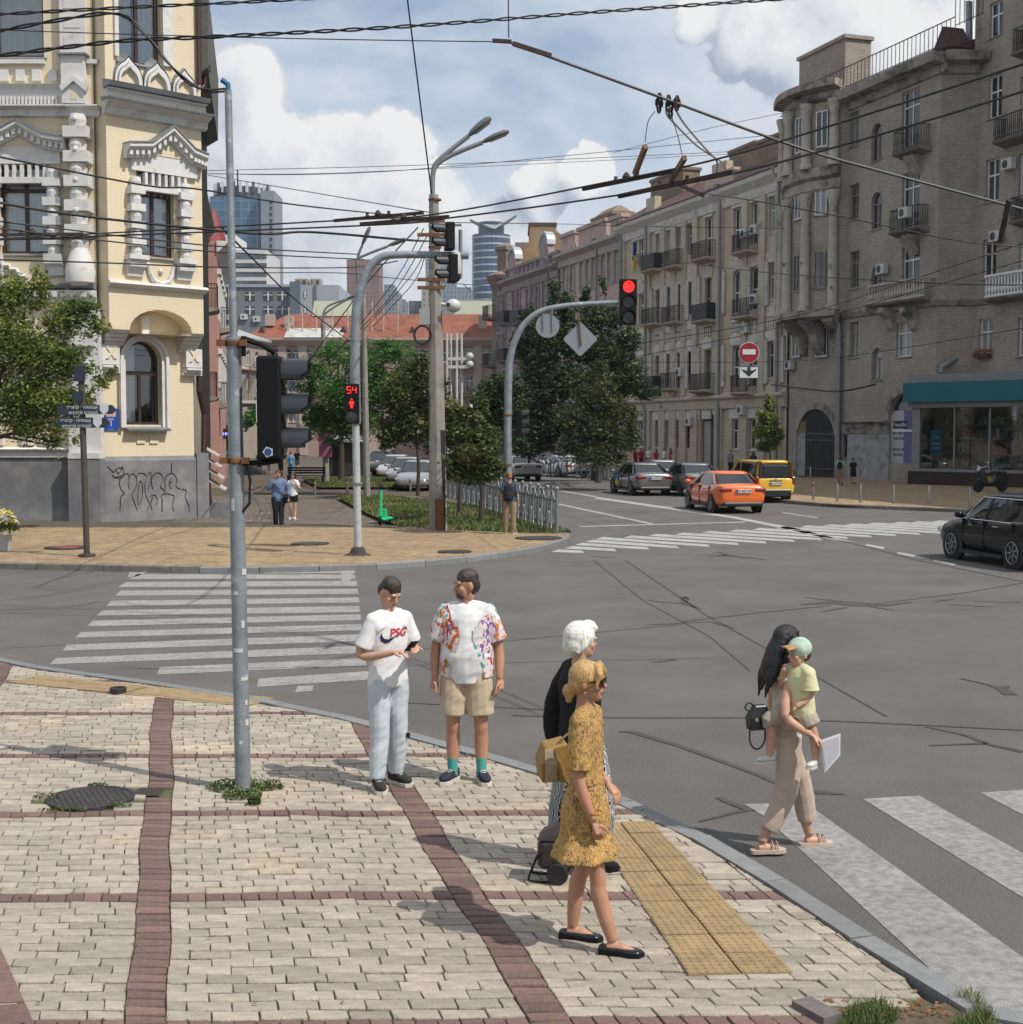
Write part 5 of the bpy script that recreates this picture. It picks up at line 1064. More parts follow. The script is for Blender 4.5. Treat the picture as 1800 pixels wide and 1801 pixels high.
for px,py,w,h in ((224,162,.5,.85),(274,170,.5,.85),(322,178,.46,.8)):
 u = FO_.pix(px,170)[0]; m = MB(); z0 = zA + .15
 for k_,(s,o0,o1) in enumerate(((1.0,0,.14),(.8,.14,.22))):
  A_,B_ = ogee(w * s,h * s * 1.02,12),ogee(w * (s - .13),h * (s - .15),12)
  for i in range(12): FO_.poly(m,[(u + A_[i][0],z0 + A_[i][1]),(u + A_[i + 1][0],z0 + A_[i + 1][1]),(u + B_[i + 1][0],z0 + B_[i + 1][1]),(u + B_[i][0],z0 + B_[i][1])],-.05,o1)
 m.build('onion_arch',wht,ch,world=True)
 m = MB(); FO_.poly(m,[(u + a,z0 + b) for a,b in ogee(w * .9,h * .9,12)],-.02,.06); m.build('arch_infill',cream,ch,world=True)
 m = MB(); A_ = ogee(w * 1.02,h * 1.06,12)
 for i in range(12): m.quad(FO_.p(u + A_[i][0],z0 + A_[i][1] + .02,.16),FO_.p(u + A_[i + 1][0],z0 + A_[i + 1][1] + .02,.16),FO_.p(u + A_[i + 1][0],z0 + A_[i + 1][1] + .25,-.3),FO_.p(u + A_[i][0],z0 + A_[i][1] + .25,-.3))
 m.build('arch_flashing',zincC,ch,world=True)
for u0,u1 in ((wo1[0] - .16,wo1[0] - .02),(wo1[1] + .02,wo1[1] + .4)): m = MB(); FO_.box(m,u0,u1,zA + 1.0,ztop,0,.1); m.build('window_surround',wht,ch,world=True)
def gable(F,x0,x1,xa,yb,ya,side):
 u0,zb_ = F.pix(x0,yb); u1,_ = F.pix(x1,yb); ua_,za_ = F.pix(xa,ya); m = MB(); hw = (u1 - u0) * .27
 top = [(u0,zb_),(ua_ - hw,zb_ + .12),(ua_,za_),(ua_ + hw,zb_ + .12),(u1,zb_)]
 for (a,b),(c,d) in zip(top,top[1:]): m.loft([[F.p(x,y + e,o) for e,o in ((0,0),(0,.5),(-.12,.5),(-.28,.28),(-.45,.25),(-.45,0))] for x,y in ((a,b),(c,d))])
 m.build('pediment',wht,ch,world=True)
 m = MB()
 for (a,b),(c,d) in zip(top,top[1:]): m.loft([[F.p(x,y + e,o) for e,o in ((.005,0),(.005,.54),(.05,.54),(.07,0))] for x,y in ((a,b),(c,d))])
 m.build('flashing',zincC,ch,world=True)
 for i in range(16):
  t = (i + .5) / 16 * (len(top) - 1); j = min(int(t),3); f = t - j; x = top[j][0] + (top[j + 1][0] - top[j][0]) * f; y = top[j][1] + (top[j + 1][1] - top[j][1]) * f
  m = MB(); F.box(m,x - .055,x + .055,y - .38,y - .2,.25,.4); m.build('dentil',wht,ch,world=True)
 m = MB(); F.poly(m,[(u0 + .25,zb_ - .8),(u1 - .25,zb_ - .8),(u1 - .25,zb_ - .3),(ua_ + hw,zb_ - .3),(ua_,za_ - .4),(ua_ - hw,zb_ - .3),(u0 + .25,zb_ - .3)],0,.14); m.build('pediment_face',wht,ch,world=True)
 m = MB(); F.poly(m,[(ua_ - hw * .62,zb_ - .22),(ua_ + hw * .62,zb_ - .22),(ua_,zb_ + (za_ - zb_) * .3)],.13,.16); m.build('tympanum',cream,ch,world=True)
 for i in range(7): x = u0 + .75 + (u1 - u0 - 1.5) * i / 6; m = MB(); F.box(m,x - .05,x + .05,zb_ - 1.25,zb_ - .85,0,.2); m.build('dentil',wht,ch,world=True)
 m = MB(); F.box(m,u0 + .35,u1 - .35,zb_ - 1.45,zb_ - 1.25,0,.22); m.build('lintel',wht,ch,world=True)
 return zb_ - .85
def colonnette(F,u,z0,z1,r,nb,mat=wht,o=.16,bulge=1.15,name='colonnette'):
 m = MB(); h = (z1 - z0) / (nb * 2 + 1)
 for i in range(nb * 2 + 1):
  a,b = z0 + i * h,z0 + (i + 1) * h
  if i % 2: F.box(m,u - r * 1.55,u + r * 1.55,a + .02,b - .02,0,o + r * 1.25)
  else: m.lathe([(r,0),(r * bulge,h * .5),(r,h)],F.p(u,a,o),12)
 return m.build(name,mat,ch,world=True)
zg1 = gable(FO_,216,354,294,254,227,1)
for px in (235,321): u = FO_.pix(px,380)[0]; colonnette(FO_,u,z(FO_,455),zg1 - .2,.17,4); m = MB(); FO_.prof(m,u - .3,u + .3,[(0,z(FO_,490)),(.1,z(FO_,490)),(.15,z(FO_,476)),(.3,z(FO_,474)),(.32,z(FO_,455)),(0,z(FO_,455))]); FO_.box(m,u - .36,u + .36,z(FO_,462),z(FO_,455) + .02,.0,.4); m.build('bracket',wht,ch,world=True)
m = MB(); uc = FO_.pix(282,480)[0]; m.tube([FO_.p(uc + a,z(FO_,478) + b,.06) for a,b in ((-.75,.25),(-.5,.2),(-.42,-.1),(-.3,-.32),(0,-.42),(.3,-.32),(.42,-.1),(.5,.2),(.75,.25))],.08,6); m.ball(FO_.p(uc,z(FO_,478),.03),.09); m.build('apron_ornament',wht,ch,world=True)
strip(FO_,-.08,FO_.L + .08,[(0,z(FO_,512)),(.12,z(FO_,510)),(.24,z(FO_,505)),(.2,z(FO_,501)),(0,z(FO_,499))],wht,'belt_course')
for px,n in ((213,4),(345,5)):
 u = FO_.pix(px,590)[0]; m = MB()
 for i in range(n): FO_.prof(m,u - .34,u + .34,[(-.8,zor - .13 * i - .12),(-.12 - .13 * i,zor - .13 * i - .12),(-.02 - .13 * i,zor - .13 * i - .005),(-.8,zor - .13 * i - .005)])
 m.build('corbel',wht,ch,world=True)
for px in (334,188):
 uX = FC.pix(px,625)[0]; m = MB(); FC.box(m,uX - .32,uX + .32,z(FC,645),z(FC,612),0,.3);
 for i in range(3): FC.box(m,uX - .38 + i * .04,uX + .38 - i * .04,z(FC,659 - i * 4.5),z(FC,655 - i * 4.5),0,.34 - .08 * (2 - i))
 m.build('corbel_block',wht,ch,world=True)
 m = MB(); cz = z(FC,625)
 for s in (-1,1): FC.poly(m,[(uX - .15 * s - .05,cz - .2),(uX - .15 * s + .05,cz - .2),(uX + .15 * s + .05,cz + .2),(uX + .15 * s - .05,cz + .2)],.3,.34 + .003 * s)
 m.build('cross_ornament',cream,ch,world=True)
A_ = arch_pts(wg[0] - .12,wg[1] + .12,wg[2] - .1,wg[3] + .12,16,1.0); B_ = arch_pts(wg[0],wg[1],wg[2] - .1,wg[3],16,1.0); C_ = arch_pts(wg[0] - .24,wg[1] + .24,wg[2] - .1,wg[3] + .24,16,1.0)
m = MB()
for X_,Y_,o in ((A_,B_,.1),(C_,A_,.2)):
 for i in range(1,len(X_) - 1): FC.poly(m,[X_[i],X_[i + 1],Y_[i + 1],Y_[i]],-.05,o)
 FC.poly(m,[X_[-1],X_[0],Y_[0],Y_[-1]],-.05,o)
m.build('arch_surround',wht,ch,world=True); m = MB(); um = (wg[0] + wg[1]) / 2; FC.poly(m,[(um - .13,wg[3] + .2),(um + .13,wg[3] + .2),(um + .17,wg[3] + .85),(um - .17,wg[3] + .85)],0,.26); m.build('keystone',wht,ch,world=True)
strip(FC,wg[0] - .05,wg[1] + .2,[(0,wg[2] - .12),(.3,wg[2] - .22),(.32,wg[2] - .15),(-.3,wg[2] + .02)],zincC,'sill')
for px in (240,263):
 u,zz = FC.pix(px,780); m = MB(); FC.box(m,u,u + .1,zz,zz + .28,0,.05); FC.box(m,u + .1,u + .32,zz,zz + .1,0,.05); m.build('brick_letter',cream,ch,world=True)
for s_,zz in ((.05,-.15),(.3,-.15)):
 m = MB(); u = wg[0] + .1 + s_ * 3; m.lathe([(.1,0),(.13,.2)],FC.p(u,wg[2] + .02,-.42),10);
 for i in range(16): a = random.random() * 6.28; m.tube([FC.p(u,wg[2] + .2,-.42),FC.p(u + .12 * math.cos(a),wg[2] + .45,-.42 + .05 * math.sin(a)),FC.p(u + .25 * math.cos(a),wg[2] + .5 + random.uniform(-.1,.25),-.42 + .08 * math.sin(a))],[.012,.03,.005],4)
 m.build('window_plant',M('houseplant',(.03,.07,.02),.7,var=.3),ch,world=True)
zpl = z(FC,797,260); strip(FC,.0,FC.L,[(0,-.3),(.12,-.3),(.12,zpl - .25),(0,zpl - .1)],plin,'plinth')
ink = M('graffiti_ink',(.02,.02,.022),.8,var=.2); zp2 = lambda X,Y: FC.p(*FC.pix(X / 4,450 + Y / 4,.13),.13)
strokes = (((845,1790),(850,1700),(875,1670),(850,1640),(840,1590),(860,1545),(900,1530),(910,1570),(905,1610),(910,1640)),((905,1560),(930,1530),(960,1560),(960,1620),(930,1680),(950,1740),(965,1790)),((985,1580),(1000,1600),(1005,1660),(995,1720),(975,1750),(970,1700),(975,1620),(985,1580)),((955,1560),(985,1525),(1030,1545),(1020,1600),(1025,1680),(1050,1740),(1035,1790)),((1040,1540),(1060,1522),(1062,1580),(1040,1640)),((1075,1640),(1065,1580),(1090,1530),(1130,1530),(1150,1570),(1130,1620),(1150,1640),(1165,1660)),((1060,1690),(1090,1680),(1110,1720),(1095,1750)),((1165,1640),(1160,1580),(1180,1540),(1220,1530),(1245,1570),(1240,1620),(1270,1640)),((1205,1560),(1190,1600),(1205,1640)),((1190,1600),(1215,1580)),((1130,1690),(1165,1670),(1210,1680),(1225,1690),(1215,1760),(1225,1795)),((1280,1640),(1310,1650),(1305,1700),(1330,1760),(1330,1800)),((1140,1700),(1140,1800)),((1208,1455),(1205,1530)),((760,1480),(800,1520),(830,1490),(870,1500)),((790,1540),(820,1560),(870,1550),(860,1480),(840,1530),(810,1500)),((800,1560),(870,1540)),((1070,1790),(1060,1740),(1075,1700)))
for s in strokes:
 ps = [Vector((*q,0)) for q in s]; ps = catmull(ps,4) if len(ps) > 2 else ps; m = MB(); m.tube([zp2(p.x,p.y) for p in ps],.022,5,flat=.3); m.build('graffiti_stroke',ink,ch,world=True)
# ---- left front dressings
zl = lambda y,x=60: FLf.pix(x,y)[1]
uP = FLf.pix(143,300)[0]
def lbox(x0,x1,y0,y1,o0,o1,name,mat=wht): m = MB(); FLf.box(m,FLf.pix(x0,300)[0],FLf.pix(x1,300)[0],zl(y1),zl(y0),o0,o1); return m.build(name,mat,ch,world=True)
lbox(113,157,-60,96,0,.22,'pilaster')
for y in (0,34,66): lbox(121,150,y,y + 18,.22,.235,'pilaster_panel')
lbox(110,162,98,101,0,.45,'ledge',zincC); lbox(116,156,101,158,0,.34,'pedestal'); lbox(118,158,152,186,0,.4,'pedestal')
m = MB(); u = uP - .1; q = FLf.pix(137,145); FLf.poly(m,[(q[0] - .46,q[1] - .22),(q[0],q[1] + .12),(q[0] + .46,q[1] - .22),(q[0] + .4,q[1] - .4),(q[0],q[1] - .06),(q[0] - .4,q[1] - .4)],.3,.5); m.build('niche_gable',wht,ch,world=True)
m = MB(); FLf.poly(m,[(q[0] - .1,zl(180)),(q[0] + .1,zl(180)),(q[0] + .1,zl(168)),(q[0],zl(163)),(q[0] - .1,zl(168))],.4,.41); m.build('niche',cream,ch,world=True)
for x0,x1 in ((-40,84),(158,178)): lbox(x0,x1,106,113,0,.15,'sill_band')
for i in range(6): lbox(5 + i * 28.4 - 57,20 + i * 28.4 - 57,123,143,0,.12,'cube_ornament')
strip(FLf,0,uP - .5,[(0,zl(190)),(.2,zl(188)),(.24,zl(160)),(.4,zl(152)),(0,zl(150))],wht,'moulding'); strip(FLf,0,uP + .7,[(0,zl(207)),(.15,zl(205)),(.2,zl(195)),(.45,zl(191)),(.45,zl(188.5)),(0,zl(188))],wht,'moulding')
for i in range(26): x = -60 + i * 6.6; lbox(x,x + 3.4,172,186,.2,.3,'dentil')
colonnette(FLf,uP,zl(440),zl(205),.26,5,o=.3,name='turned_column')
m = MB(); m.lathe([(.26,0),(.46,.12),(.5,.5),(.36,1.0),(.26,1.25)],FLf.p(uP,zl(505),.3),16); m.build('vase_base',wht,ch,world=True,smooth='auto')
for i in range(5): m = MB(); m.ball(FLf.p(uP,zl(215 + i * 53),.62),(.09,.05,.09)); m.build('roundel',wht,ch,world=True)
zg2 = gable(FLf,-40,120,36,246,216,0)
for px in (97,-10): u = FLf.pix(px,380)[0]; colonnette(FLf,u,zl(450),zg2 - .1,.19,4); m = MB(); FLf.prof(m,u - .3,u + .3,[(0,zl(487)),(.15,zl(485)),(.2,zl(470)),(.35,zl(465)),(.38,zl(448)),(0,zl(448))]); m.build('bracket',wht,ch,world=True)
m = MB(); m.tube([FLf.p(*FLf.pix(x,y),.08) for x,y in ((4,467),(18,467),(20,474),(30,474),(38,486),(48,486))],.08,6); m.build('apron_ornament',wht,ch,world=True)
strip(FLf,0,FLf.L,[(0,zl(512)),(.4,zl(508)),(.45,zl(503)),(0,zl(498))],zincC,'ledge'); strip(FLf,0,FLf.L,[(0,zl(535)),(.2,zl(532)),(.36,zl(516)),(.36,zl(512)),(0,zl(512))],wht,'moulding')
for i in range(14): lbox(-60 + i * 17,-50 + i * 17,517,524,.36,.44,'dentil')
lbox(118,175,545,800,0,.35,'pilaster'); lbox(126,168,560,610,.35,.5,'pilaster_block'); lbox(128,166,640,700,.35,.5,'pilaster_block')
for x in (30,-20,64): lbox(x,x + 17,765,783,0,.12,'cube_ornament')
strip(FLf,0,FLf.L,[(0,zl(806)),(.2,zl(804)),(.16,zl(796)),(.3,zl(790)),(0,zl(786))],wht,'moulding')
lbox(-200,119,806,925,0,.14,'plinth',plin); lbox(120,176,806,925,0,.6,'plinth',plin); lbox(120,176,796,806,0,.62,'plinth_cap',wht)
dpb = M('downpipe_brown',(.05,.022,.02),.5,var=.2)
m = MB(); m.tube([FO_.p(FO_.L - .12,ztop,.12),FO_.p(FO_.L - .12,zA + .6,.12)],.09,8); m.build('downpipe',dpb,ch,world=True); m = MB(); m.tube([FS_.p(.25,zA - 3,.2),FS_.p(.25,4.4,.2),FS_.p(.6,3.6,.35),FS_.p(.5,1.4,.3),FS_.p(.9,.3,.5)],.11,8); m.build('downpipe',dpb,ch,world=True)
m = MB(); m.lathe([(.08,0),(.1,.3),(.22,.5),(.22,.7)],FS_.p(.6,z(FO_,120),.5),8); m.tube([FS_.p(.6,z(FO_,120),.5),FS_.p(.4,z(FO_,145),.2)],.08,6); m.build('gutter_head',dpb,ch,world=True)
m = MB(); FS_.prof(m,-.1,12,[(0,ztop - 3),(.65,ztop - 2.6),(.7,ztop),(0,ztop)]); m.build('eaves',M('eaves_grey',(.1,.1,.09),.9,var=.2),ch,world=True)
lower_post = MB(); FC.box(lower_post,FC.L + .02,FC.L + .5,-.3,2.2,-.5,.15); lower_post.build('cellar_pier',plin,ch,world=True)
for i in range(4):
 m = MB(); a = .25 + i * .02; zz = 2.2 - i * .42; o = .2 + i * .08; m.loft([[FS_.p(1.2,zz + .25,o),FS_.p(1.2,zz - .12,o + .62),FS_.p(1.2,zz - .17,o + .6),FS_.p(1.2,zz + .2,o)],[FS_.p(3.4,zz + .25,o),FS_.p(3.4,zz - .12,o + .62),FS_.p(3.4,zz - .17,o + .6),FS_.p(3.4,zz + .2,o)]]); m.build('awning_board',M('awning_white',(.45,.43,.4),.7,var=.2,vs=3,col2=(.35,.24,.12),c2s=2,c2t=.62),ch,world=True)
for i in range(3): m = MB(); FS_.box(m,.8 + i * .5,1.3 + i * .5,PZ,PZ + .55 - i * .18,.3,1.3); m.build('cellar_step',plin,ch,world=True)
sp = thing('number_plate','blue house number plate screwed to the cream corner wall','sign',FC.p(*FC.pix(194,738),.02),FC.ang); m = MB()
m.bbox(-.27,.27,-.03,0,-.37,.37); m.build('plate',M('plate_blue',(.01,.06,.3),.4,var=.05),sp); m = MB(); m.bbox(-.18,.18,-.036,-.03,.1,.3); m.build('plate_panel',M('plate_pink',(.5,.3,.28),.5),sp)
for s,zz,sz in (('вул.',.02,.12),('1',-.14,.26),('.....',-.3,.16)):
 c = bpy.data.curves.new('lettering','FONT'); c.body = s; c.size = sz; c.align_x = 'CENTER'; c.align_y = 'CENTER'; c.extrude = .003; ob = bpy.data.objects.new('t',c); COL.objects.link(ob); me = bpy.data.meshes.new_from_object(ob); bpy.data.objects.remove(ob); me.materials.clear(); me.materials.append(MATS['print_white'])
 o = bpy.data.objects.new('lettering',me); COL.objects.link(o); o.parent = sp; o.location = (0,-.035,zz); o.rotation_euler = (rad(90),0,0)
# --- houses along the walk, seen edge on
Q0 = CB + sdv * 14.5
pinkL = M('plaster_rose',(.42,.235,.2),.9,var=.1,vs=1); oldL = M('plaster_old',(.27,.235,.185),.9,var=.25,vs=1,col2=(.17,.15,.12),c2s=1.5)
def edge_house(name,label,s0,s1,zt_,matw,off,nf,red=False):
 F = Fac(CB + sdv * s0 + Vector((off,0,0)),CB + sdv * s1 + Vector((off,0,0)));
 if F.n.x < 0: F.n = -F.n
 o = thing(name,label,'building',(*F.A[:2],0),0); m = MB(); F.box(m,0,F.L,-.5,zt_,-6,0); m.build('wall',matw,o,world=True)
 m = MB(); F.prof(m,-.1,F.L,[(0,zt_ - .7),(.6,zt_ - .1),(.65,zt_),(0,zt_)]); m.build('cornice',wht if matw is pinkL else oldL,o,world=True)
 for k in range(nf):
  zf = 4.6 + k * 4.4
  if zf + 2.5 > zt_: break
  for j in range(int(F.L / 3.2)):
   u = 1.5 + j * 3.2; m = MB(); F.box(m,u - .6,u + .6,zf + .3,zf + 2.6,-.02,.05); w = m.build('window',glass_dark,o,world=True); m = MB(); F.box(m,u - .7,u - .6,zf + .2,zf + 2.7,0,.12); F.box(m,u + .6,u + .7,zf + .2,zf + 2.7,0,.12); F.box(m,u - .8,u + .8,zf + 2.7,zf + 3,0,.2); kid(m,'surround',wht,w)
  u = 1.6 + (k % 2) * 3.2; balcony(F,o,u - 1,u + 1,zf,.95,oldL,'bars',1.15)
 return F,o
Fe1,he1 = edge_house('weathered_house','weathered plaster house with air conditioners next to the cream house',14.2,27,z(FO_,190),oldL,-.6,3)
for k in range(6): aircon(Fe1,he1,.6 + (k % 2) * 1.1,7 + k * 1.7,.15,1,.75)
Fe2,he2 = edge_house('rose_house','rose and cream house with black balconies along the walk',27.2,44,D(375,472,88).z,pinkL,.1,3)
m = MB(); m.lathe([(.75,0),(.55,.8),(.25,1.6),(.02,2)],Fe2.p(1.5,D(375,472,88).z,-.2),8); m.build('turret_roof',M('turret_red',(.2,.03,.035),.6,var=.2),he2,world=True)
Fe3,he3 = edge_house('canopy_shop','low shop with corrugated white canopy and steps on the walk',44.2,58,5.4,oldL,.6,0)
m = MB()
for i in range(22): Fe3.box(m,i * .62,i * .62 + .58,3.6,4.9,1.5,1.56 + .04 * (i % 2))
Fe3.box(m,0,13.6,4.9,5.1,0,1.7); m.build('canopy',M('canopy_white',(.5,.52,.53),.6,var=.08),he3,world=True)
for i in range(5): m = MB(); Fe3.box(m,6,10,PZ,.85 - i * .17,.02,.9 + i * .32); m.build('step',M('step_dark',(.06,.06,.06),.8,var=.2),he3,world=True)
xs = thing('pharmacy_cross','dark red illuminated cross sign sticking out from the canopy shop','sign',D(383,763,84)); m = MB(); m.bbox(-.85,.85,-.1,.1,-.32,.32); m.bbox(-.32,.32,-.105,.105,-.85,.85); m.build('cross_box',M('cross_red',(.06,.008,.012),.5),xs)
m = MB()
for i in range(9): m.bbox(-.72 + i * .17,-.62 + i * .17,-.13,-.11,-.08,.08)
for i in range(7): m.bbox(-.06,.06,-.128,-.112,-.7 + i * .2,-.6 + i * .2)
m.build('light_segments',M('cross_led',(.1,.12,.6),.5,emit=(.25,.3,1),es=2.2),xs); m = MB(); m.tube([(-.85,0,0),(-2.2,0,.1)],.06,6); m.build('bracket',iron,xs)
# --- street furniture
galv = M('galvanised',(.23,.26,.285),.5,.3,var=.25,vs=5,bump=.2,bs=30,col2=(.4,.41,.41),c2s=9,c2t=.63,c2w=.03)
galvd = M('galvanised_dull',(.2,.215,.235),.6,.2,var=.15,vs=3); polew = M('pole_white',(.42,.43,.43),.6,var=.15,vs=3,col2=(.25,.25,.24),c2s=3,c2t=.6)
blk = M('signal_black',(.006,.006,.007),.6,var=.1,spec=.2); visor = M('visor_grey',(.03,.034,.04),.35,.1,var=.1); rust = M('rust',(.16,.07,.03),.9,var=.4,vs=9); conc = M('concrete_pole',(.26,.24,.21),.9,var=.16,vs=3,bump=.3,bs=25,col2=(.17,.155,.135),c2s=2,c2t=.6)
cable = M('cable_black',(.012,.012,.013),.6,var=0); cablegrey = M('cable_grey',(.12,.12,.12),.5,var=0); sign_back = M('sign_back',(.24,.27,.3),.5,.2,var=.05)
def led(name,c,s): return M(name,tuple(x * .3 for x in c),.5,emit=c,es=s)
redled = led('red_lamp',(1,.03,.025),1.25); darklens = M('dark_lens',(.03,.03,.032),.25,var=.2)
b = P(428,1391); npole = thing('signal_pole','tall galvanised pole standing in weeds on the pale paving','pole',b)
h1,h2 = (1391 - 602) / 216,(1391 - 172) / 216; tl = -.055
m = MB(); m.tube([(0,0,-.1),(tl * h1 / h2,0,h1)],[.065,.059],18); m.build('lower_shaft',galv,npole,smooth='auto')
m = MB(); m.lathe([(.068,0),(.07,.02),(.07,.075),(.035,.08)],(tl * h1 / h2,0,h1 - .04),18); m.tube([(tl * h1 / h2,0,h1),(tl,0,h2)],[.031,.029],14); m.build('upper_shaft',galv,npole,smooth='auto')
for zz in (3.62,2.68): m = MB(); x = tl * zz / h2; m.lathe([(.07,0),(.074,.01),(.074,.04),(.07,.05)],(x,0,zz),16); m.bbox(x + .06,x + .12,-.09,-.05,zz,zz + .05); m.bbox(x - .12,x - .06,-.09,-.05,zz,zz + .05); m.build('clamp',rust,npole)
for zz,h,w in ((1.15,.035,.3),(.92,.03,.25),(1.78,.05,.2),(2.3,.1,.12),(.55,.05,.12),(.72,.04,.1),(1.35,.06,.1),(1.62,.03,.16),(.4,.03,.1)):
 m = MB(); x = tl * zz / h2; m.loft([[(x + .0665 * math.cos(a),.0665 * math.sin(a),zz),(x + .0665 * math.cos(a),.0665 * math.sin(a),zz + h)] for a in lin(-2.4 + 5 * (zz * 7.3 % .31),-2.4 + 5 * (zz * 7.3 % .31) + w * 4,7)],cap=False,closed=False); m.build('sticker_scrap',M('paper_white',(.5,.5,.49),.8),npole)
m = MB(); m.tube([(tl,0,h2),(tl - .002,0,h2 + .05),(tl - .05,0,h2 + .085)],.022,8); m.build('cable_boot',M('boot_blue',(.02,.12,.25),.6),npole)
def signal_head(par,loc,rz,n=3,s=.3,dep=.19,vis=.22,lit=None,back=False,vmat=None):
 """housing with hooded lenses; faces local -Y"""
 h = bpy.data.objects.new('signal_head',None)
 m = MB(); H = n * s * .9; m.rbox(-s / 2,s / 2,0,dep,0,H,.02); o = m.build('signal_head',blk,par); o.location = loc; o.rotation_euler = (0,0,rz)
 bpy.data.objects.remove(h)
 for i in range(n):
  zz = H * (i + .5) / n; m = MB(); m.lathe([(.36 * s,0),(.36 * s,.015),(.02,.03)],(0,0,zz),18,(0,-1,0)); l = m.build('lens',(redled if lit == i else darklens),o)
  if vis:
   m = MB(); R_ = .4 * s
   m.loft([[(R_ * math.cos(a),-yy * (1 if math.sin(a) > -.1 else .75) if yy else 0,zz + R_ * math.sin(a)) for a in lin(math.pi * 1.12,-math.pi * .12,16)] for yy in (0,vis)],cap=False,closed=False)
   m.loft([[(R_ * .95 * math.cos(a),-yy * (1 if math.sin(a) > -.1 else .75) if yy else 0,zz + R_ * .95 * math.sin(a)) for a in lin(math.pi * 1.12,-math.pi * .12,16)] for yy in (0,vis)],cap=False,closed=False); m.build('visor',vmat or visor,o,smooth=True)
 return o
x0 = tl * .6; sh_ = signal_head(npole,(.36,.0,2.715),rad(90),3,.305,.19,.21)
m = MB(); m.tube([(x0 + .06,0,3.66),(x0 + .09,-.04,3.68),(.2,-.04,3.63),(.3,0,3.57)],[.03,.025,.02,.02],6); m.bbox(x0 + .07,x0 + .1,-.06,-.02,3.54,3.7); m.tube([(x0 + .06,0,2.68),(.2,-.03,2.69),(.34,0,2.71)],[.02,.03,.025],6); m.build('bracket',blk,npole)
m = MB(); m.tube([(x0 + .09,-.03,2.68),(x0 + .13,-.06,2.55),(x0 + .12,-.05,2.36),(x0 + .04,-.02,2.27)],.012,6); m.build('signal_cable',cable,npole)
m = MB(); m.prism([(.045 * math.cos(a) * (1 if i % 2 else .8),.045 * math.sin(a) * (1 if i % 2 else .8),0) for i,a in ((i,2 * math.pi * i / 10) for i in range(10))],(0,0,.003)); q = m.build('badge',M('badge_white',(.5,.52,.55),.5),sh_); q.rotation_euler = (rad(90),0,rad(-90)); q.location = (-.1535,.1,.06)
m = MB(); m.lathe([(.03,0),(.03,.002)],(0,0,.004),10); q2 = m.build('badge_centre',M('badge_blue',(.02,.06,.2),.5),sh_); q2.rotation_euler = q.rotation_euler; q2.location = q.location
weed = M('weed_leaf',(.06,.1,.022),.7,var=.4,vs=3,tint=.5,col2=(.17,.11,.05),c2s=9,c2t=.62)
def weeds(name,label,spots,n,h,sz,cat='plant'):
 m = MB(); at = []; c0 = Vector((spots[0][0],spots[0][1],0))
 for k in range(n):
  sx,sy,sr,sq = random.choice(spots); a = random.random() * 6.283; r = sr * math.sqrt(random.random()); x,y = sx + r * math.cos(a) - c0.x,sy + r * math.sin(a) * sq - c0.y
  zz = random.random() ** 1.5 * h * (1 - .6 * r / sr); d1 = Vector((random.gauss(0,1),random.gauss(0,1),random.gauss(0,.6))).normalized() * sz * random.uniform(.6,1.3); d2 = d1.cross(Vector((random.gauss(0,1),random.gauss(0,1),random.gauss(0,1)))).normalized() * sz * .45
  p = Vector((x,y,zz + .01)); m.quad(p - d1,p + d2,p + d1,p - d2); at.append(random.random())
 o = m.build(name,weed,attr=at,label=label,kind='stuff'); o.location = c0; return o
weeds('weeds','low green weeds round the foot of the galvanised pole',[(b.x - .1,b.y + .05,.22,.6),(b.x + .14,b.y + .06,.2,.5),(b.x + .03,b.y - .2,.16,.7),(b.x + .17,b.y - .42,.05,.6)],1500,.09,.018)
gx = [(p[0],p[1]) for p in grassp]; gc = (sum(p[0] for p in gx) / len(gx),sum(p[1] for p in gx) / len(gx))
sheet('earth_patch',[Vector((*p,0)) for p in gx],-.012,M('earth',(.1,.075,.045),.95,var=.35,vs=14,bump=.8,bs=40),parent=pavement)
m,at = MB(),[]
for k in range(5200):
 x,y = random.uniform(min(p[0] for p in gx),max(p[0] for p in gx)),random.uniform(min(p[1] for p in gx) - .1,max(p[1] for p in gx))
 if not insh((x,y),gx) or noise.noise((x * 3.2,y * 3.2,2)) < .02 - (x - gc[0]) * .35: continue
 a = random.random() * 6.283; hh = random.uniform(.02,.075); c,s = math.cos(a) * .0035,math.sin(a) * .0035; m.add([(x - c,y - s,-.01),(x + c,y + s,-.01),(x + random.gauss(0,.025),y + random.gauss(0,.025),hh)],((0,1,2),)); at.append(random.random())
m.build('grass',grassm,pavement,attr=at,kind='stuff')
m = MB()
for i in range(60):
 x,y = random.uniform(gx[0][0],gx[3][0]),random.uniform(gc[1] - .05,gc[1] + .15); a = random.random() * 3.14; m.add([(x - .02 * math.cos(a),y - .02 * math.sin(a),.004),(x + .01 * math.sin(a),y - .01 * math.cos(a),.012),(x + .02 * math.cos(a),y + .02 * math.sin(a),.006),(x - .01 * math.sin(a),y + .01 * math.cos(a),.01)],((0,1,2,3),))
m.build('fallen_leaves',M('dry_leaf',(.22,.09,.03),.8,var=.4,vs=30),pavement,kind='stuff')
m = MB(); q = P(1437,1783); m.box((q.x,q.y,.0),(.06,.12,.035),Matrix.Rotation(.5,3,'Z')); m.build('loose_sett',M('sett_grey',(.14,.12,.115),.85,var=.2,vs=20),pavement)
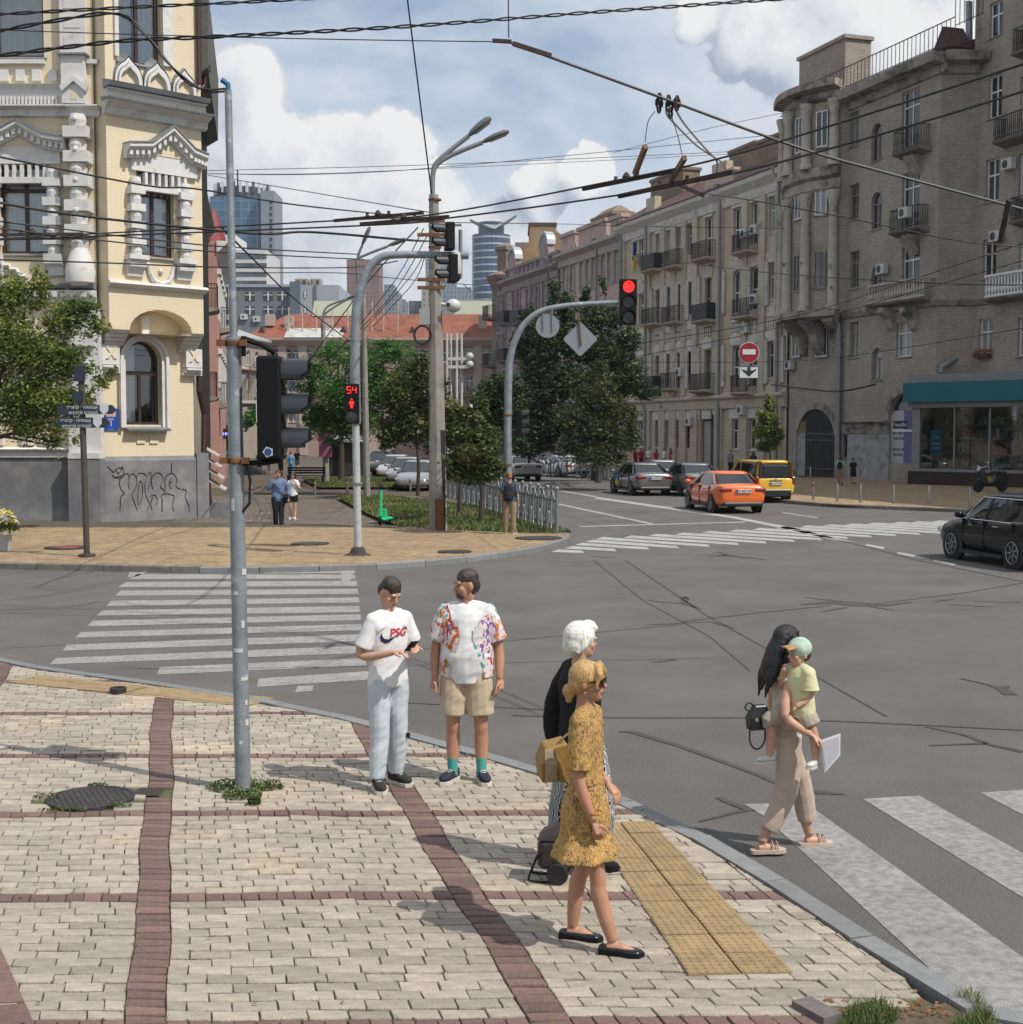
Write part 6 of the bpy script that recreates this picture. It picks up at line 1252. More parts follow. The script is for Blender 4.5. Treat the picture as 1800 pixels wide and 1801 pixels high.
def manhole(name,label,x,y,r,z=.0,inset=None,patt=True):
 c = P(x,y); o = thing(name,label,'manhole cover',(c.x,c.y,z)); m = MB(); m.lathe([(r,-.03),(r,.012),(r * .93,.014),(r * .92,.006),(.001,.006)],(0,0,0),36); m.build('rim',M('cast_iron',(.05,.045,.045),.6,.4,var=.3,vs=8,bump=.4,bs=60),o,smooth='auto')
 if patt:
  m = MB(); k = int(r * 1.8 / .05)
  for i in range(-k // 2,k // 2 + 1):
   for j in range(-k // 2,k // 2 + 1):
    u,v = i * .05 + .025 * (j % 2),j * .05
    if u * u + v * v < (r * .88) ** 2: m.lathe([(.018,.006),(.012,.013),(.001,.0135)],(u,v,0),4)
  m.build('tread_studs',MATS['cast_iron'],o,kind='stuff')
 if inset: m = MB(); m.lathe([(r * .6,.007),(r * .6,.016),(.001,.016)],(0,0,0),24); m.build('painted_centre',inset,o)
 return o
manhole('manhole_cover','large dark manhole cover ringed by weeds in the pale paving',160,1404,.345); weeds('weeds','thin moss and weeds round the large manhole cover',[(hole.x - .05,hole.y + .36,.09,.3),(hole.x - .36,hole.y,.1,.9),(hole.x + .3,hole.y - .25,.1,.5),(hole.x - .1,hole.y - .37,.2,.12)],500,.03,.013)
manhole('manhole_cover','manhole cover with a faded red centre near the fingerpost',117,964,.55,.012,M('red_faded',(.2,.06,.05),.8,var=.3),False); manhole('manhole_cover','manhole cover in the tan paving between the two signal poles',546,957,.5,.012,None,False); manhole('manhole_cover','dark manhole cover near the kerb of the tan corner',800,971,.42,.012,None,False); manhole('manhole_cover','wide manhole cover beside the person with the backpack',948,947,.65,.012,None,False)
m = MB(); q = P(208,1219); m.lathe([(.085,0),(.095,.06),(.08,.065),(.078,.03),(.001,.03)],(0,0,0),16); o = m.build('valve_cap',MATS['cast_iron'],cat='valve',label='small rusty valve cap standing on the paving beside the yellow strip'); o.location = q
m = MB(); q = P(262,1392); m.lathe([(.001,.02),(.03,.01)],(0,0,0),5)
sheet('paving_pit',[Vector((q.x + a,q.y + c,0)) for a,c in ((-.14,-.13),(.11,-.12),(.1,.14),(-.1,.13))],-.004,M('pit_soil',(.05,.035,.025),.95,var=.5,vs=25,bump=1,bs=60),parent=pavement)
b = P(630,976); mast = thing('signal_mast','curved mast with red pedestrian signal and countdown on the tan corner','traffic light',b); k = 1 / 73.6
def mm_(x,y): return ((x - 630) * k,0,(976 - y) * k)
m = MB(); m.tube([mm_(630,976),mm_(627.5,745)],[.095,.085],14); m.build('pole',polew,mast,smooth='auto')
m = MB(); pp = [Vector(mm_(*q)) for q in ((627.5,745),(627,640),(629,560),(634,525),(642,497),(653,474),(668,459),(688,452),(740,451),(826,453))]; pc = catmull(pp,4); m.tube(pc,[.125 - .045 * i / len(pc) for i in range(len(pc))],12); m.build('mast_arm',galv,mast,smooth='auto')
m = MB(); m.lathe([(.34,0),(.2,.05),(.16,.16),(.11,.2)],(0,0,0),10); m.build('base',M('base_iron',(.05,.04,.035),.9,var=.3),mast)
for zz in (1.7,3.2,4.2,5.1): m = MB(); x = -.034 * zz / 3.1; m.lathe([(.13,0),(.13,.04)],(x,0,zz),12); m.build('band',galvd,mast)
pb = MB(); x,_,zz = mm_(624,745); w = .16; pb.rbox(x - w,x + w,-.4,-.16,zz,zz + .94,.02); po = pb.build('pedestrian_signal',blk,mast)
m = MB(); m.lathe([(.13,0),(.13,.02),(.01,.03)],(x,-.4,zz + .15),16,(0,-1,0)); m.build('dark_lens',darklens,po)
def seg_digit(mb,d,cx,cz,w,h,t,y):
 S = {'5': 'afgcd','4': 'fgbc'}[d]; hw,hh = w / 2,h / 2
 q = {'a': (0,hh,hw,t),'g': (0,0,hw,t),'d': (0,-hh,hw,t),'f': (-hw,hh / 2,t,hh / 2),'b': (hw,hh / 2,t,hh / 2),'c': (hw,-hh / 2,t,hh / 2),'e': (-hw,-hh / 2,t,hh / 2)}
 for s in S: a,b_,c,e_ = q[s]; mb.box((cx + a,y,cz + b_),(c,.004 if s in 'agd' else .005,e_))
m = MB(); seg_digit(m,'5',x - .065,zz + .79,.085,.15,.011,-.405); seg_digit(m,'4',x + .065,zz + .79,.085,.15,.011,-.405); m.build('countdown_digits',redled,po)
m = MB(); cz = zz + .47; y = -.405; m.ball((x,y,cz + .1),(.022,.004,.022),10,6); m.prism([(x - .05,y,cz + .06),(x + .05,y,cz + .06),(x + .062,y,cz - .02),(x + .045,y,cz - .02),(x + .035,y,cz + .03),(x + .03,y,cz - .11),(x + .006,y,cz - .11),(x,y,cz - .03),(x - .006,y,cz - .11),(x - .03,y,cz - .11),(x - .035,y,cz + .03),(x - .045,y,cz - .02),(x - .062,y,cz - .02)],(0,-.005,0)); m.build('standing_figure',redled,po)
for x_,y_,n in ((786,445,1),(791,500,1)):
 q = mm_(x_,y_); signal_head(mast,(q[0],-.16,q[2]),rad(-75),2,.36,.2,.3).name = 'arm_signal'
m = MB(); q = mm_(804,470); m.lathe([(.03,.55),(.1,.5),(.14,.3),(.14,.12),(.12,.0)],(q[0],-.05,q[2] - .2),12); cm_ = m.build('camera_dome',acw,mast,smooth='auto'); m = MB(); m.ball((q[0],-.05,q[2] - .24),(.12,.12,.16)); m.build('camera_lens',M('lens_black',(.01,.01,.012),.1),cm_)
m = MB(); m.tube([mm_(812,492),mm_(812,408)],.045,8); m.bbox(mm_(756,0)[0],mm_(814,0)[0],-.03,.03,mm_(0,402)[2],mm_(0,398)[2]); m.build('side_bar',galvd,mast)
b = P(770,932); cp = thing('lamp_post','thick concrete lamp post with two lamp heads on the lawn edge','lamp post',b); k = b.y / FPX
def cq(x,y): return ((x - 770) * k,0,(932 - y) * k)
m = MB(); m.tube([cq(771,934),cq(768.5,630),cq(765,348)],[.275,.22,.14],8); m.build('shaft',conc,cp,smooth='auto')
m = MB(); m.tube([cq(762,932),cq(758,700),cq(764,650)],.07,6); m.bbox(cq(776,0)[0],cq(784,0)[0],-.2,.1,0,3.0); m.build('cable_duct',M('duct_black',(.03,.028,.026),.8),cp); m = MB(); m.bbox(-.06,.2,-.31,-.2,.05,.95); m.build('rust_plate',rust,cp)
lampm = M('lamp_housing',(.13,.135,.14),.5,.3,var=.1); lampg = M('lamp_glass',(.35,.36,.37),.2)
def lamp(par,pts,head,rr=.045,hs=(.42,.16,.1),nm='lamp_arm'):
 m = MB(); m.tube(catmull([Vector(p) for p in pts],4),rr,8); m.build(nm,galvd,par,smooth='auto'); d = (Vector(pts[-1]) - Vector(pts[-2])).normalized(); c = Vector(pts[-1]) + d * hs[0]
 M3 = Vector((1,0,0)).rotation_difference(d).to_matrix(); m = MB(); m.loft([[c + M3 @ Vector((x * hs[0],y * w * hs[1],zq * w * hs[2])) for y,zq in ((-1,0),(-.7,.7),(0,1),(.7,.7),(1,0),(.8,-.4),(-.8,-.4))] for x,w in ((-1,.35),(-.7,.7),(0,1),(.7,.95),(1,.5))]); h = m.build('lamp_head',lampm,par,smooth='auto')
 m = MB(); m.loft([[c + M3 @ Vector((x * hs[0],y * w * hs[1],zq * hs[2])) for y,zq in ((-.65,-.42),(.65,-.42),(.55,-.6),(-.55,-.6))] for x,w in ((-.5,.8),(.75,.9))]); m.build('lamp_lens',lampg,h)
lamp(cp,[cq(763,350),cq(763.5,312),cq(770,293),cq(795,271),cq(826,247)],None,.07,(.42,.2,.15)); lamp(cp,[tuple(a + c for a,c in zip(cq(763,350),(0,.1,0))),cq(764,314),cq(772,295),cq(800,278),cq(850,258)],None,.07,(.42,.2,.12))
m = MB(); a,c = cq(740,573),cq(758,545); m.bbox(a[0],c[0],-.2,.15,a[2],c[2]); m.build('junction_box',M('box_grey',(.3,.31,.3),.6,var=.08),cp); m = MB(); q = Vector(cq(745,585)); m.tube([q + Vector((.24 * math.cos(t),-.2,.27 * math.sin(t) - .1)) for t in lin(0,6.6,22)],.035,6); m.build('cable_coil',cable,cp)
m = MB(); q = cq(799,540); m.ball((q[0],-.1,q[2]),(.24,.24,.2),14,9); o = m.build('camera_ball',acw,cp,smooth=True); m = MB(); m.bbox(q[0] - .2,q[0] - .1,-.35,-.3,q[2] - .04,q[2] + .06); m.build('camera_window',M('lens_black',(.01,.01,.012),.1),o); m = MB(); m.tube([cq(776,536),cq(786,538)],.06,6); m.build('camera_arm',acw,cp)
for y in (397,421,498,512): m = MB(); q = cq(766,y); m.bbox(q[0] - .5,q[0] + .32,-.2,-.12,q[2],q[2] + .1); m.build('cross_arm',rust,cp)
for y in (358,440,640): m = MB(); q = cq(767,y); m.lathe([(.2,0),(.2,.05)],(q[0],0,q[2]),8); m.build('band',rust,cp)
b = Vector((D(893,800,44).x,44,ROAD)); rm = thing('signal_mast','curved grey mast carrying a red traffic light over the street','traffic light',b); k = 44 / FPX; z0 = D(893,900,44).z - ROAD
def rq(x,y): return ((x - 893) * k,0,z0 + (900 - y) * k)
pc = catmull([Vector(rq(*q)) for q in ((893,925),(893.5,740),(895,660),(898,628),(907,598),(924,570),(952,549),(992,540),(1040,536),(1092,533))],4); m = MB(); m.tube([(0,0,0)] + pc,[.15] + [.14 - .07 * i / len(pc) for i in range(len(pc))],12); m.build('mast',galv,rm,smooth='auto')
q = rq(1104,573); sg = signal_head(rm,(q[0],-.1,q[2]),rad(6),3,.54,.25,.14,2,vmat=blk)
q = rq(913,768); signal_head(rm,(q[0] + .1,0,q[2]),rad(82),3,.32,.2,.24)
for zz in (2.0,3.6): m = MB(); m.lathe([(.16,0),(.16,.05)],(0,0,zz),12); m.build('band',rust,rm)
q = rq(963,575); m = MB(); m.lathe([(.38,0),(.38,.03),(.001,.03)],(q[0],-.12,q[2]),24,(0,1,0)); o = m.build('round_sign',sign_back,rm); m = MB(); m.bbox(q[0] - .16,q[0] - .13,-.16,-.125,q[2] - .15,q[2] + .4); m.bbox(q[0] + .13,q[0] + .16,-.16,-.125,q[2] - .17,q[2] + .6); m.build('sign_straps',galvd,o)
q = rq(1020,598); m = MB(); s = .56; m.prism([(q[0] + a * s,-.12,q[2] + c * s) for a,c in ((-.05,.95),(.05,.95),(.95,.05),(.95,-.05),(.05,-.95),(-.05,-.95),(-.95,-.05),(-.95,.05))],(0,.03,0)); o = m.build('diamond_sign',sign_back,rm); m = MB(); m.tube([(q[0] - .06,-.15,q[2] + .75),(q[0] + .02,-.15,q[2] - .2)],.03,6); m.build('sign_strap',rust,o)
def hang(x,y,d): return D(x,y,d)
c = D(1318,620,50); ne = thing('no_entry_sign','round red no entry sign with arrow plate hanging on the span wire','sign',c); r = 17.2 * 50 / FPX
rs_ = M('sign_red',(.25,.005,.015),.4,var=.03); ws = M('sign_white',(.55,.56,.56),.4,var=.03)
m = MB(); m.lathe([(r * 1.06,0),(r * 1.06,.03),(.001,.03)],(0,.03,0),28,(0,-1,0)); m.build('disc_rim',ws,ne); m = MB(); m.lathe([(r,0),(r,.008),(.001,.008)],(0,0,0),28,(0,-1,0)); d_ = m.build('disc',rs_,ne); m = MB(); m.bbox(-r * .66,r * .66,-.016,-.008,-.07,.12); m.build('white_bar',ws,d_)
m = MB(); m.rbox(-.36,.36,-.012,.02,-.94,-.5,.02); pl_ = m.build('arrow_plate',ws,ne); m = MB()
m.prism([(-.06,-.013,-.53),(.06,-.013,-.53),(.06,-.013,-.66),(.3,-.013,-.6),(0,-.013,-.88),(-.3,-.013,-.6),(-.06,-.013,-.66)],(0,-.006,0)); m.build('arrow',inkb,pl_); m = MB()
for a in ((-.36,.36,-.52,-.5),(-.36,.36,-.94,-.92),(-.36,-.34,-.92,-.52),(.34,.36,-.92,-.52)): m.bbox(a[0],a[1],-.018,-.0125,a[2],a[3])
m.build('plate_border',inkb,pl_); m = MB()
for s in (-.22,.18): m.bbox(s - .015,s + .015,.04,.07,-.95,1.15)
m.build('hanger',galvd,ne)
b = P(153,979); fp = thing('finger_post','dark finger post with navy direction boards beside the lime tree','signpost',b); k = b.y / FPX
navy = M('board_navy',(.02,.03,.045),.5,var=.05)
m = MB(); m.tube([(0,0,0),(-.06,0,(979 - 640) * k)],.075,10); m.lathe([(.2,0),(.2,.06),(.1,.08)],(0,0,0),12); m.build('post',M('post_brown',(.06,.05,.04),.7,var=.2),fp,smooth='auto')
def sq(x,y): return ((x - 153) * k,-.12,(979 - y) * k)
for (xa,ya,xb,yb,tip) in ((152,712,211,728,1),(107,734,199,752,1),(108,712,142,730,0),(134,688,153,706,0),(138,644,157,671,0)):
 a,c = sq(xa,yb),sq(xb,ya); m = MB(); pts = [(a[0],a[2]),(c[0] - (.1 if tip else 0),a[2]),(c[0],(a[2] + c[2]) / 2),(c[0] - (.1 if tip else 0),c[2]),(a[0],c[2])] if tip else [(a[0],a[2]),(c[0],a[2]),(c[0],c[2]),(a[0],c[2])]
 m.prism([(x,-.1,zq) for x,zq in pts],(0,.05,0)); o = m.build('direction_board',navy,fp)
 if tip:
  m = MB(); cx,cz = c[0] - .28,(a[2] + c[2]) / 2; h = .14; m.prism([(cx - .1,-.106,cz + h),(cx + .1,-.106,cz + h),(cx + .1,-.106,cz - .02),(cx,-.106,cz - h),(cx - .1,-.106,cz - .02)],(0,.005,0)); m.build('shield',ws,o)
  for j,s in enumerate(('театр · площа','музей історії')):
   cc = bpy.data.curves.new('t','FONT'); cc.body = s; cc.size = .11; cc.align_x = 'RIGHT'; cc.extrude = .002; ob = bpy.data.objects.new('t',cc); COL.objects.link(ob); me = bpy.data.meshes.new_from_object(ob); bpy.data.objects.remove(ob); me.materials.clear(); me.materials.append(ws); t = bpy.data.objects.new('lettering',me); COL.objects.link(t); t.parent = o; t.location = (cx - .15,-.104,cz + .02 - j * .13); t.rotation_euler = (rad(90),0,0)
steel = M('steel_brushed',(.3,.29,.28),.35,.7,var=.1); redb = M('band_red',(.25,.02,.02),.5)
def bollard(label,x,y,red,group,hh=.78,r=.055):
 o = thing('bollard',label,'bollard',P(x,y),0,group); m = MB(); m.lathe([(r,-.05),(r,hh - .03),(r * .8,hh),(.001,hh)],(0,0,0),12); m.build('post',steel,o,smooth='auto')
 if red: m = MB(); m.lathe([(r * 1.04,hh - .2),(r * 1.04,hh - .1)],(0,0,0),12); m.build('red_band',redb,o)
 return o
g = 'steel bollards along the right kerb'
for x,y,rd,l in ((1431,879,1,'steel bollard with a red band, nearest the yellow van'),(1473,882,0,'plain steel bollard in front of the child in dark shorts'),(1514,884,0,'steel bollard below the white painted plinth'),(1572,886.5,0,'steel bollard with weeds at its foot, below the poster window'),(1634,889,0,'steel bollard below the shop window left of the dark car'),(1706,893,0,'steel bollard half hidden by the dark car roof'),(1426,842,0,'thin steel bollard in front of the dark gateway')): bollard(l,x,y,rd,g)
g = 'short red banded bollards on the walk'
for x,y,l in ((554,868,'red banded bollard in the middle of the walk entrance'),(611,868,'red banded bollard just left of the signal mast'),(669,866,'red banded bollard behind the green scooter'),(443,877,'red banded bollard right of the near galvanised pole'),(715,858,'red banded bollard at the corner of the far lawn'),(722,861,'second red banded bollard at the corner of the far lawn')): bollard(l,x,y,1,g,.55,.06)
hoopm = M('hoop_silver',(.2,.215,.225),.45,.4,var=.1); hf = [P(980,938),P(948,928),P(915,917),P(880,906),P(840,893),P(800,880),P(765,869)]
hf = resample(hf,1.25); ft = thing('hoop_fence','silver hoop railing along the lawn and the street','fence',hf[0])
for i,(a,c) in enumerate(zip(hf,hf[1:])):
 m = MB(); q = a - hf[0]; m.tube([q,q + Vector((0,0,1.25))],.05,8); m.ball(q + Vector((0,0,1.3)),.07,8,6); m.build('post',hoopm,ft,smooth='auto'); t = (c - a).normalized()
 m = MB(); r0 = a - hf[0]; L = (c - a).length; m.tube([r0 + Vector((0,0,.95)),r0 + t * L + Vector((0,0,.95))],.025,6); m.build('rail',hoopm,ft)
 for s,w in ((.28,.12),(.5,.2),(.74,.12)):
  m = MB(); cc = r0 + t * (L * s); m.tube([cc + t * (w * math.cos(v)) + Vector((0,0,.62 + (.6 if s == .5 else .42) * math.sin(v))) for v in lin(0,6.2832,18)],.026,6); m.build('hoop',hoopm,ft,smooth=True)
hr = resample([P(930,838),P(980,841),P(1050,841),P(1090,846)],1.5); fr = thing('hoop_fence','far silver hoop railing below the dark trees','fence',hr[0])
for a,c in zip(hr,hr[1:]):
 r0 = a - hr[0]; t = (c - a).normalized(); m = MB(); m.tube([r0,r0 + Vector((0,0,1.2))],.05,6); m.build('post',hoopm,fr)
 for s in (.3,.7): m = MB(); cc = r0 + t * 1.5 * s; m.tube([cc + t * (.22 * math.cos(v)) + Vector((0,0,.65 + .5 * math.sin(v))) for v in lin(0,6.2832,12)],.035,5); m.build('hoop',hoopm,fr)
sc_ = thing('kick_scooter','bright green kick scooter parked on the edge of the lawn','scooter',P(669,924),rad(-12)); grn = M('scooter_green',(.02,.5,.2),.4,var=.05); k = 42.5 / FPX
m = MB(); m.tube([(0,.05,.2),(0,.12,1.12)],.045,10); m.bbox(-.05,.05,-.02,.1,.2,.34); m.build('stem',grn,sc_); m = MB(); m.tube([(-.27,.12,1.15),(0,.1,1.18),(.27,.12,1.15)],.02,8); m.bbox(-.05,.05,.07,.15,1.13,1.24); m.build('handlebar',blk,sc_)
m = MB(); m.rbox(-.11,.11,.1,1.05,.13,.22,.03); m.build('deck',grn,sc_); m = MB(); m.bbox(-.14,.06,.3,.55,.22,.5); m.build('battery_box',grn,sc_)
for y in (.0,1.12):
 m = MB(); m.lathe([(.05,-.03),(.14,-.03),(.15,0),(.14,.03),(.05,.03)],(0,y,.15),16,(1,0,0)); m.build('wheel',blk,sc_,smooth='auto')
for x,y,lab,col_ in ((8,968,'white pot of yellow and white flowers at the wall',None),(-12,962,'second pot of yellow flowers cut by the photo edge',None)):
 fpo = thing('flower_pot',lab,'flower pot',P(x,y),0,'flower pots by the cream house'); m = MB(); m.lathe([(.13,0),(.19,.38),(.2,.4),(.17,.4),(.16,.34),(.001,.33)],(0,0,0),14); m.build('pot',acw,fpo,smooth='auto'); m = MB(); at = []
 for i in range(260):
  a,c = random.random() * 6.28,random.random(); p = Vector((.38 * c ** .5 * math.cos(a),.38 * c ** .5 * math.sin(a),.45 + .42 * (1 - c) * random.random() + .1 * random.random())); d1 = Vector((random.gauss(0,1),random.gauss(0,1),random.gauss(0,1))).normalized() * .05; d2 = d1.cross(Vector((.3,.5,1))).normalized() * .035; m.quad(p - d1,p + d2,p + d1,p - d2); at.append(random.random())
 m.build('foliage',M('pot_leaf',(.07,.12,.03),.7,var=.3,tint=.4),fpo,attr=at); m = MB()
 for i in range(70): a,c = random.random() * 6.28,random.random(); m.ball((.36 * c ** .5 * math.cos(a),.36 * c ** .5 * math.sin(a),.62 + .35 * (1 - c) + .05 * random.random()),.04,6,4)
 m.build('blossoms',M('blossom_yellow',(.5,.4,.05),.7,var=.5,vs=6,col2=(.6,.6,.5),c2s=4,c2t=.55),fpo)
def thin_lamp(label,x,ybase,ytop,w,arms,d=None):
 b = P(x,ybase); k = b.y / FPX; o = thing('street_lamp',label,'lamp post',b,0); m = MB(); f = lambda X,Y: ((X - x) * k,0,(ybase - Y) * k); m.tube([(0,0,0),f(x - (ybase - ytop) * .012,ytop)],[w * k,w * k * .7],8); m.build('shaft',conc,o,smooth='auto')
 for a in arms: lamp(o,[f(*q) for q in a],None,.06,(.45,.16,.12))
 return o
thin_lamp('thin concrete street lamp behind the signal mast with two lamp heads',646,876,500,6,[((632,500),(631,462),(645,452),(684,437)),((632,500),(632,460),(636,445),(640,436))]); thin_lamp('concrete street lamp among the acacias with a pink poster on it',574,848,570,5.5,[((571,570),(571,555),(580,540),(612,528)),((571,572),(573,556),(590,542),(622,524))])
pp_ = P(574,848); m = MB(); m.bbox(-.38,.38,-.3,-.27,1.5,3.1); o = m.build('poster',M('poster_pink',(.3,.1,.2),.8,var=.5,vs=9),cat='poster',label='pink printed poster wrapped on the concrete street lamp'); o.location = pp_
gl = thing('globe_lamp','pale curved double lamp standard far down the walk','lamp post',P(446,800)); k = gl.location.y / FPX; m = MB(); m.tube([(0,0,0),(0,0,150 * k)],.08,8); m.build('post',galvd,gl)
for s in (-1,1): m = MB(); m.tube([(0,0,140 * k),(s * 3 * k,0,151 * k),(s * 8 * k,0,150 * k),(s * 10 * k,0,145 * k)],.05,6); m.ball((s * 10 * k,0,143 * k),(.22,.22,.3)); m.build('lamp',acw,gl)
lt = thing('lattice_mast','white four legged lamp tower in front of the pink house','mast',Vector((D(803,700,130).x,130,0))); k = 130 / FPX
for i,x in enumerate((787,793,804,812)):
 m = MB(); m.tube([((x - 803) * k,(i % 2) * .6,0),((x - 803) * k,(i % 2) * .6,(780 - 552) * k)],.11,6); m.build('leg',acw,lt)
for y in (600,614,690): m = MB(); m.bbox(-16 * k,24 * k,-.1,.1,(780 - y) * k,(780 - y) * k + .3); m.ball((24 * k,0,(780 - y) * k + .4),.35,8,6); m.build('cross_rail',acw,lt)
# --- wires
def wire(label,pts,r,mat=cable,name='overhead_wire',group='overhead wires',sag=0.0,cat='cable',twist=False,n=14):
 ps = [Vector(p) for p in pts]
 if len(ps) == 2: ps = [ps[0].lerp(ps[1],t) - Vector((0,0,sag * 4 * t * (1 - t))) for t in lin(0,1,n)]
 elif sag == 0: ps = catmull(ps,6)
 c = ps[0]; m = MB(); m.tube([p - c for p in ps],r,5)
 if twist:
  fine_ = resample(ps,.09); m = MB()
  for ph in (0,math.pi): m.tube([p - c + Vector((0,math.sin(i * .9 + ph) * r * .8,math.cos(i * .9 + ph) * r * .8)) for i,p in enumerate(fine_)],r * .62,4)
 o = m.build(name,mat,label=label,cat=cat,group=group); o.location = c; return o
Zw = 6.1
wire('thick twisted black cable across the top of the sky',[D(-80,108,15),D(200,73,15.4),D(360,65,15.6),D(700,47,16.2),D(1060,20,17),D(1400,-4,18)],.02,twist=True)
wire('twisted black cable along the very top left corner',[D(-60,28,15),D(240,12,15.4),D(460,2,15.8),D(620,-8,16)],.016,twist=True)
wire('black signal cable looping from the cream house to the galvanised pole',[D(-60,65,11.5),D(110,34,11.2),D(208,24,11.12),D(255,60,11.1),D(300,115,11.1),D(340,150,11.1),D(375,160,11.1),D(404,156,11.1)],.014,twist=True)
pA = D(897,74,14.5); wire('rod supporting the trolley wires, falling from the sky to the right',[pA,D(1000,112,14.6),D(1165,172,14.8),D(1400,258,15.2),D(1560,304,15.5),D(1860,384,16)],.017,M('rod_green',(.06,.065,.06),.5,.3))
wire('thin straight wire from the left to the rusty insulator',[D(-60,50,15),D(865,73,14.5)],.006,sag=.02); wire('short vertical wire above the rusty insulator',[D(894,-40,14.5),D(895,66,14.5)],.007); wire('long slanting stay wire down to the concrete lamp post',[D(712,-40,36),D(760,346,41)],.022)
wire('upper trolley contact wire rising to the right',[HZ(-60,423,Zw),HZ(590,388,Zw),HZ(770,376,Zw),HZ(1080,318,Zw),HZ(1280,275,Zw),HZ(1560,190,Zw),HZ(1900,80,Zw)],.013); wire('lower trolley contact wire rising to the right',[HZ(-60,424,Zw - .2),HZ(630,397,Zw - .2),HZ(800,382,Zw - .2),HZ(1095,342,Zw - .2),HZ(1300,303,Zw - .2),HZ(1560,233,Zw - .2),HZ(1900,130,Zw - .2)],.013)
for lab,pts,r in (('upper of the wires hanging across the cream house windows',(D(-60,264,22),D(250,325,25),D(345,332,26),D(520,360,30),D(690,378,40.8)),.018),('second wire hanging across the cream house windows',(D(-60,345,20),D(130,378,20.5),D(440,410,21),D(545,408,22),D(720,422,22.5),D(760,424,41)),.02),('third low wire from the cream house to the post',(D(-60,382,20),D(300,425,22),D(460,438,24),D(630,447,30)),.012),('fourth low wire below the window sills',(D(-60,395,20),D(300,436,22),D(470,448,24),D(640,456,30)),.012),('twisted wire just under the oriel window',(D(-60,455,24),D(180,462,24),D(400,470,26),D(620,470,34),D(700,459,34)),.014),
     ('wire dropping from the cream house towards the pink roofs',(D(390,400,24),D(440,450,28),D(520,527,40),D(615,600,58)),.02),('wire climbing from the walk to the concrete post',(D(540,640,62),D(640,505,50),D(735,400,41)),.022),('second wire climbing from the walk to the concrete post',(D(600,610,60),D(690,500,50),D(745,402,41)),.016),('third wire climbing from the walk to the concrete post',(D(560,650,64),D(680,530,52),D(757,405,41)),.016),('fourth wire climbing from the walk to the concrete post',(D(640,580,60),D(715,495,50),D(742,455,44)),.016),('fifth wire climbing from the walk to the concrete post',(D(655,575,62),D(725,500,52),D(748,450,44)),.016),
     ('thin wire across the clouds, uppermost',(D(340,305,70),D(700,300,72),D(1380,235,80)),.018),('thin wire across the clouds below the lamp heads',(D(360,300,66),D(800,288,70),D(1380,262,80)),.016),('thin wire between the clouds and the far towers',(D(360,305,64),D(560,305,66),D(900,290,75),D(1300,270,80)),.014),('slack wire from the rose house to the concrete post',(D(366,308,60),D(500,330,55),D(760,374,41)),.016),('thin wire low across the far towers',(D(420,480,40),D(600,480,44),D(700,490,46),D(880,505,60)),.014),
     ('reddish span wire from the post to the sand house',(D(780,391,41),D(1000,394,60),D(1100,397,75),D(1380,402,70)),.014),('green span wire from the sand house across the brick house',(D(1170,458,60),D(1320,476,45),D(1460,488,36),D(1700,500,30),D(1900,500,27)),.014),('pale rope from the trolley insulator to the right',(D(1240,340,18),D(1340,355,18),D(1500,385,17.5),D(1700,425,17),D(1900,440,17)),.008),('span wire holding the no entry sign',(D(1050,616,58),D(1200,592,53),D(1318,572,50.06),D(1440,545,46),D(1640,480,38),D(1900,395,32)),.016),('lower span wire in front of the sand house',(D(1050,640,58),D(1240,604,52),D(1440,560,46),D(1600,515,40),D(1900,430,32)),.014),('level wire in front of the sand house entrance',(D(1130,637,80),D(1300,637,70),D(1480,628,60),D(1900,560,50)),.014),('sagging black cable bundle over the gateway',(D(1357,676,88),D(1420,684,80),D(1480,688,74),D(1540,676,76)),.05),('thin wire over the lawn trees to the mast',(D(815,500,41),D(860,525,60),D(980,560,90)),.012),('long thin wire over the roofs at the right',(D(1080,268,60),D(1250,225,60),D(1420,190,62)),.012)):
 wire(lab,pts,r)
rustd = M('rust_dark',(.05,.033,.028),.9,var=.4,vs=14); woodr = M('insulator_wood',(.2,.11,.06),.8,var=.3,vs=10)
def bar(label,p,q,w,h,mat=rustd,name='insulator_bar',extra=True):
 p,q = Vector(p),Vector(q); o = thing(name,label,'insulator',p,0,'trolley wire fittings'); t = (q - p); L = t.length; M3 = Vector((1,0,0)).rotation_difference(t.normalized()).to_matrix(); c = t / 2
 m = MB(); m.box(c,(L / 2,w,h),M3); m.build('bar',mat,o)
 if extra:
  for s in (.38,.62): m = MB(); m.lathe([(.02,-.03),(.035,0),(.02,.03),(.026,.05)],t * s + Vector((0,0,.02)),8); m.build('bolt',rustd,o)
  m = MB(); m.lathe([(.04,-.02),(.055,.01),(.035,.045),(.012,.07)],t * .5 + Vector((0,0,.03)),8); m.build('hanger_cap',rustd,o)
 return o
bar('dark bar insulator on the upper trolley wire left of the concrete post',HZ(588,388,Zw),HZ(745,374,Zw),.02,.022); bar('dark bar insulator on the lower trolley wire left of the concrete post',HZ(634,394,Zw - .2),HZ(790,381,Zw - .2),.02,.024)
bar('dark bar insulator on the upper wire before the sand house',HZ(1026,332,Zw),HZ(1184,300,Zw),.022,.025); bar('dark bar insulator on the lower wire before the sand house',HZ(1089,345,Zw - .2),HZ(1290,302,Zw - .2),.022,.025); bar('rusty bar insulator in front of the left cream house window',HZ(-30,413,Zw),HZ(146,411,Zw),.025,.02); bar('second rusty bar insulator in front of the cream house',HZ(15,420,Zw - .1),HZ(172,419,Zw - .1),.022,.016)
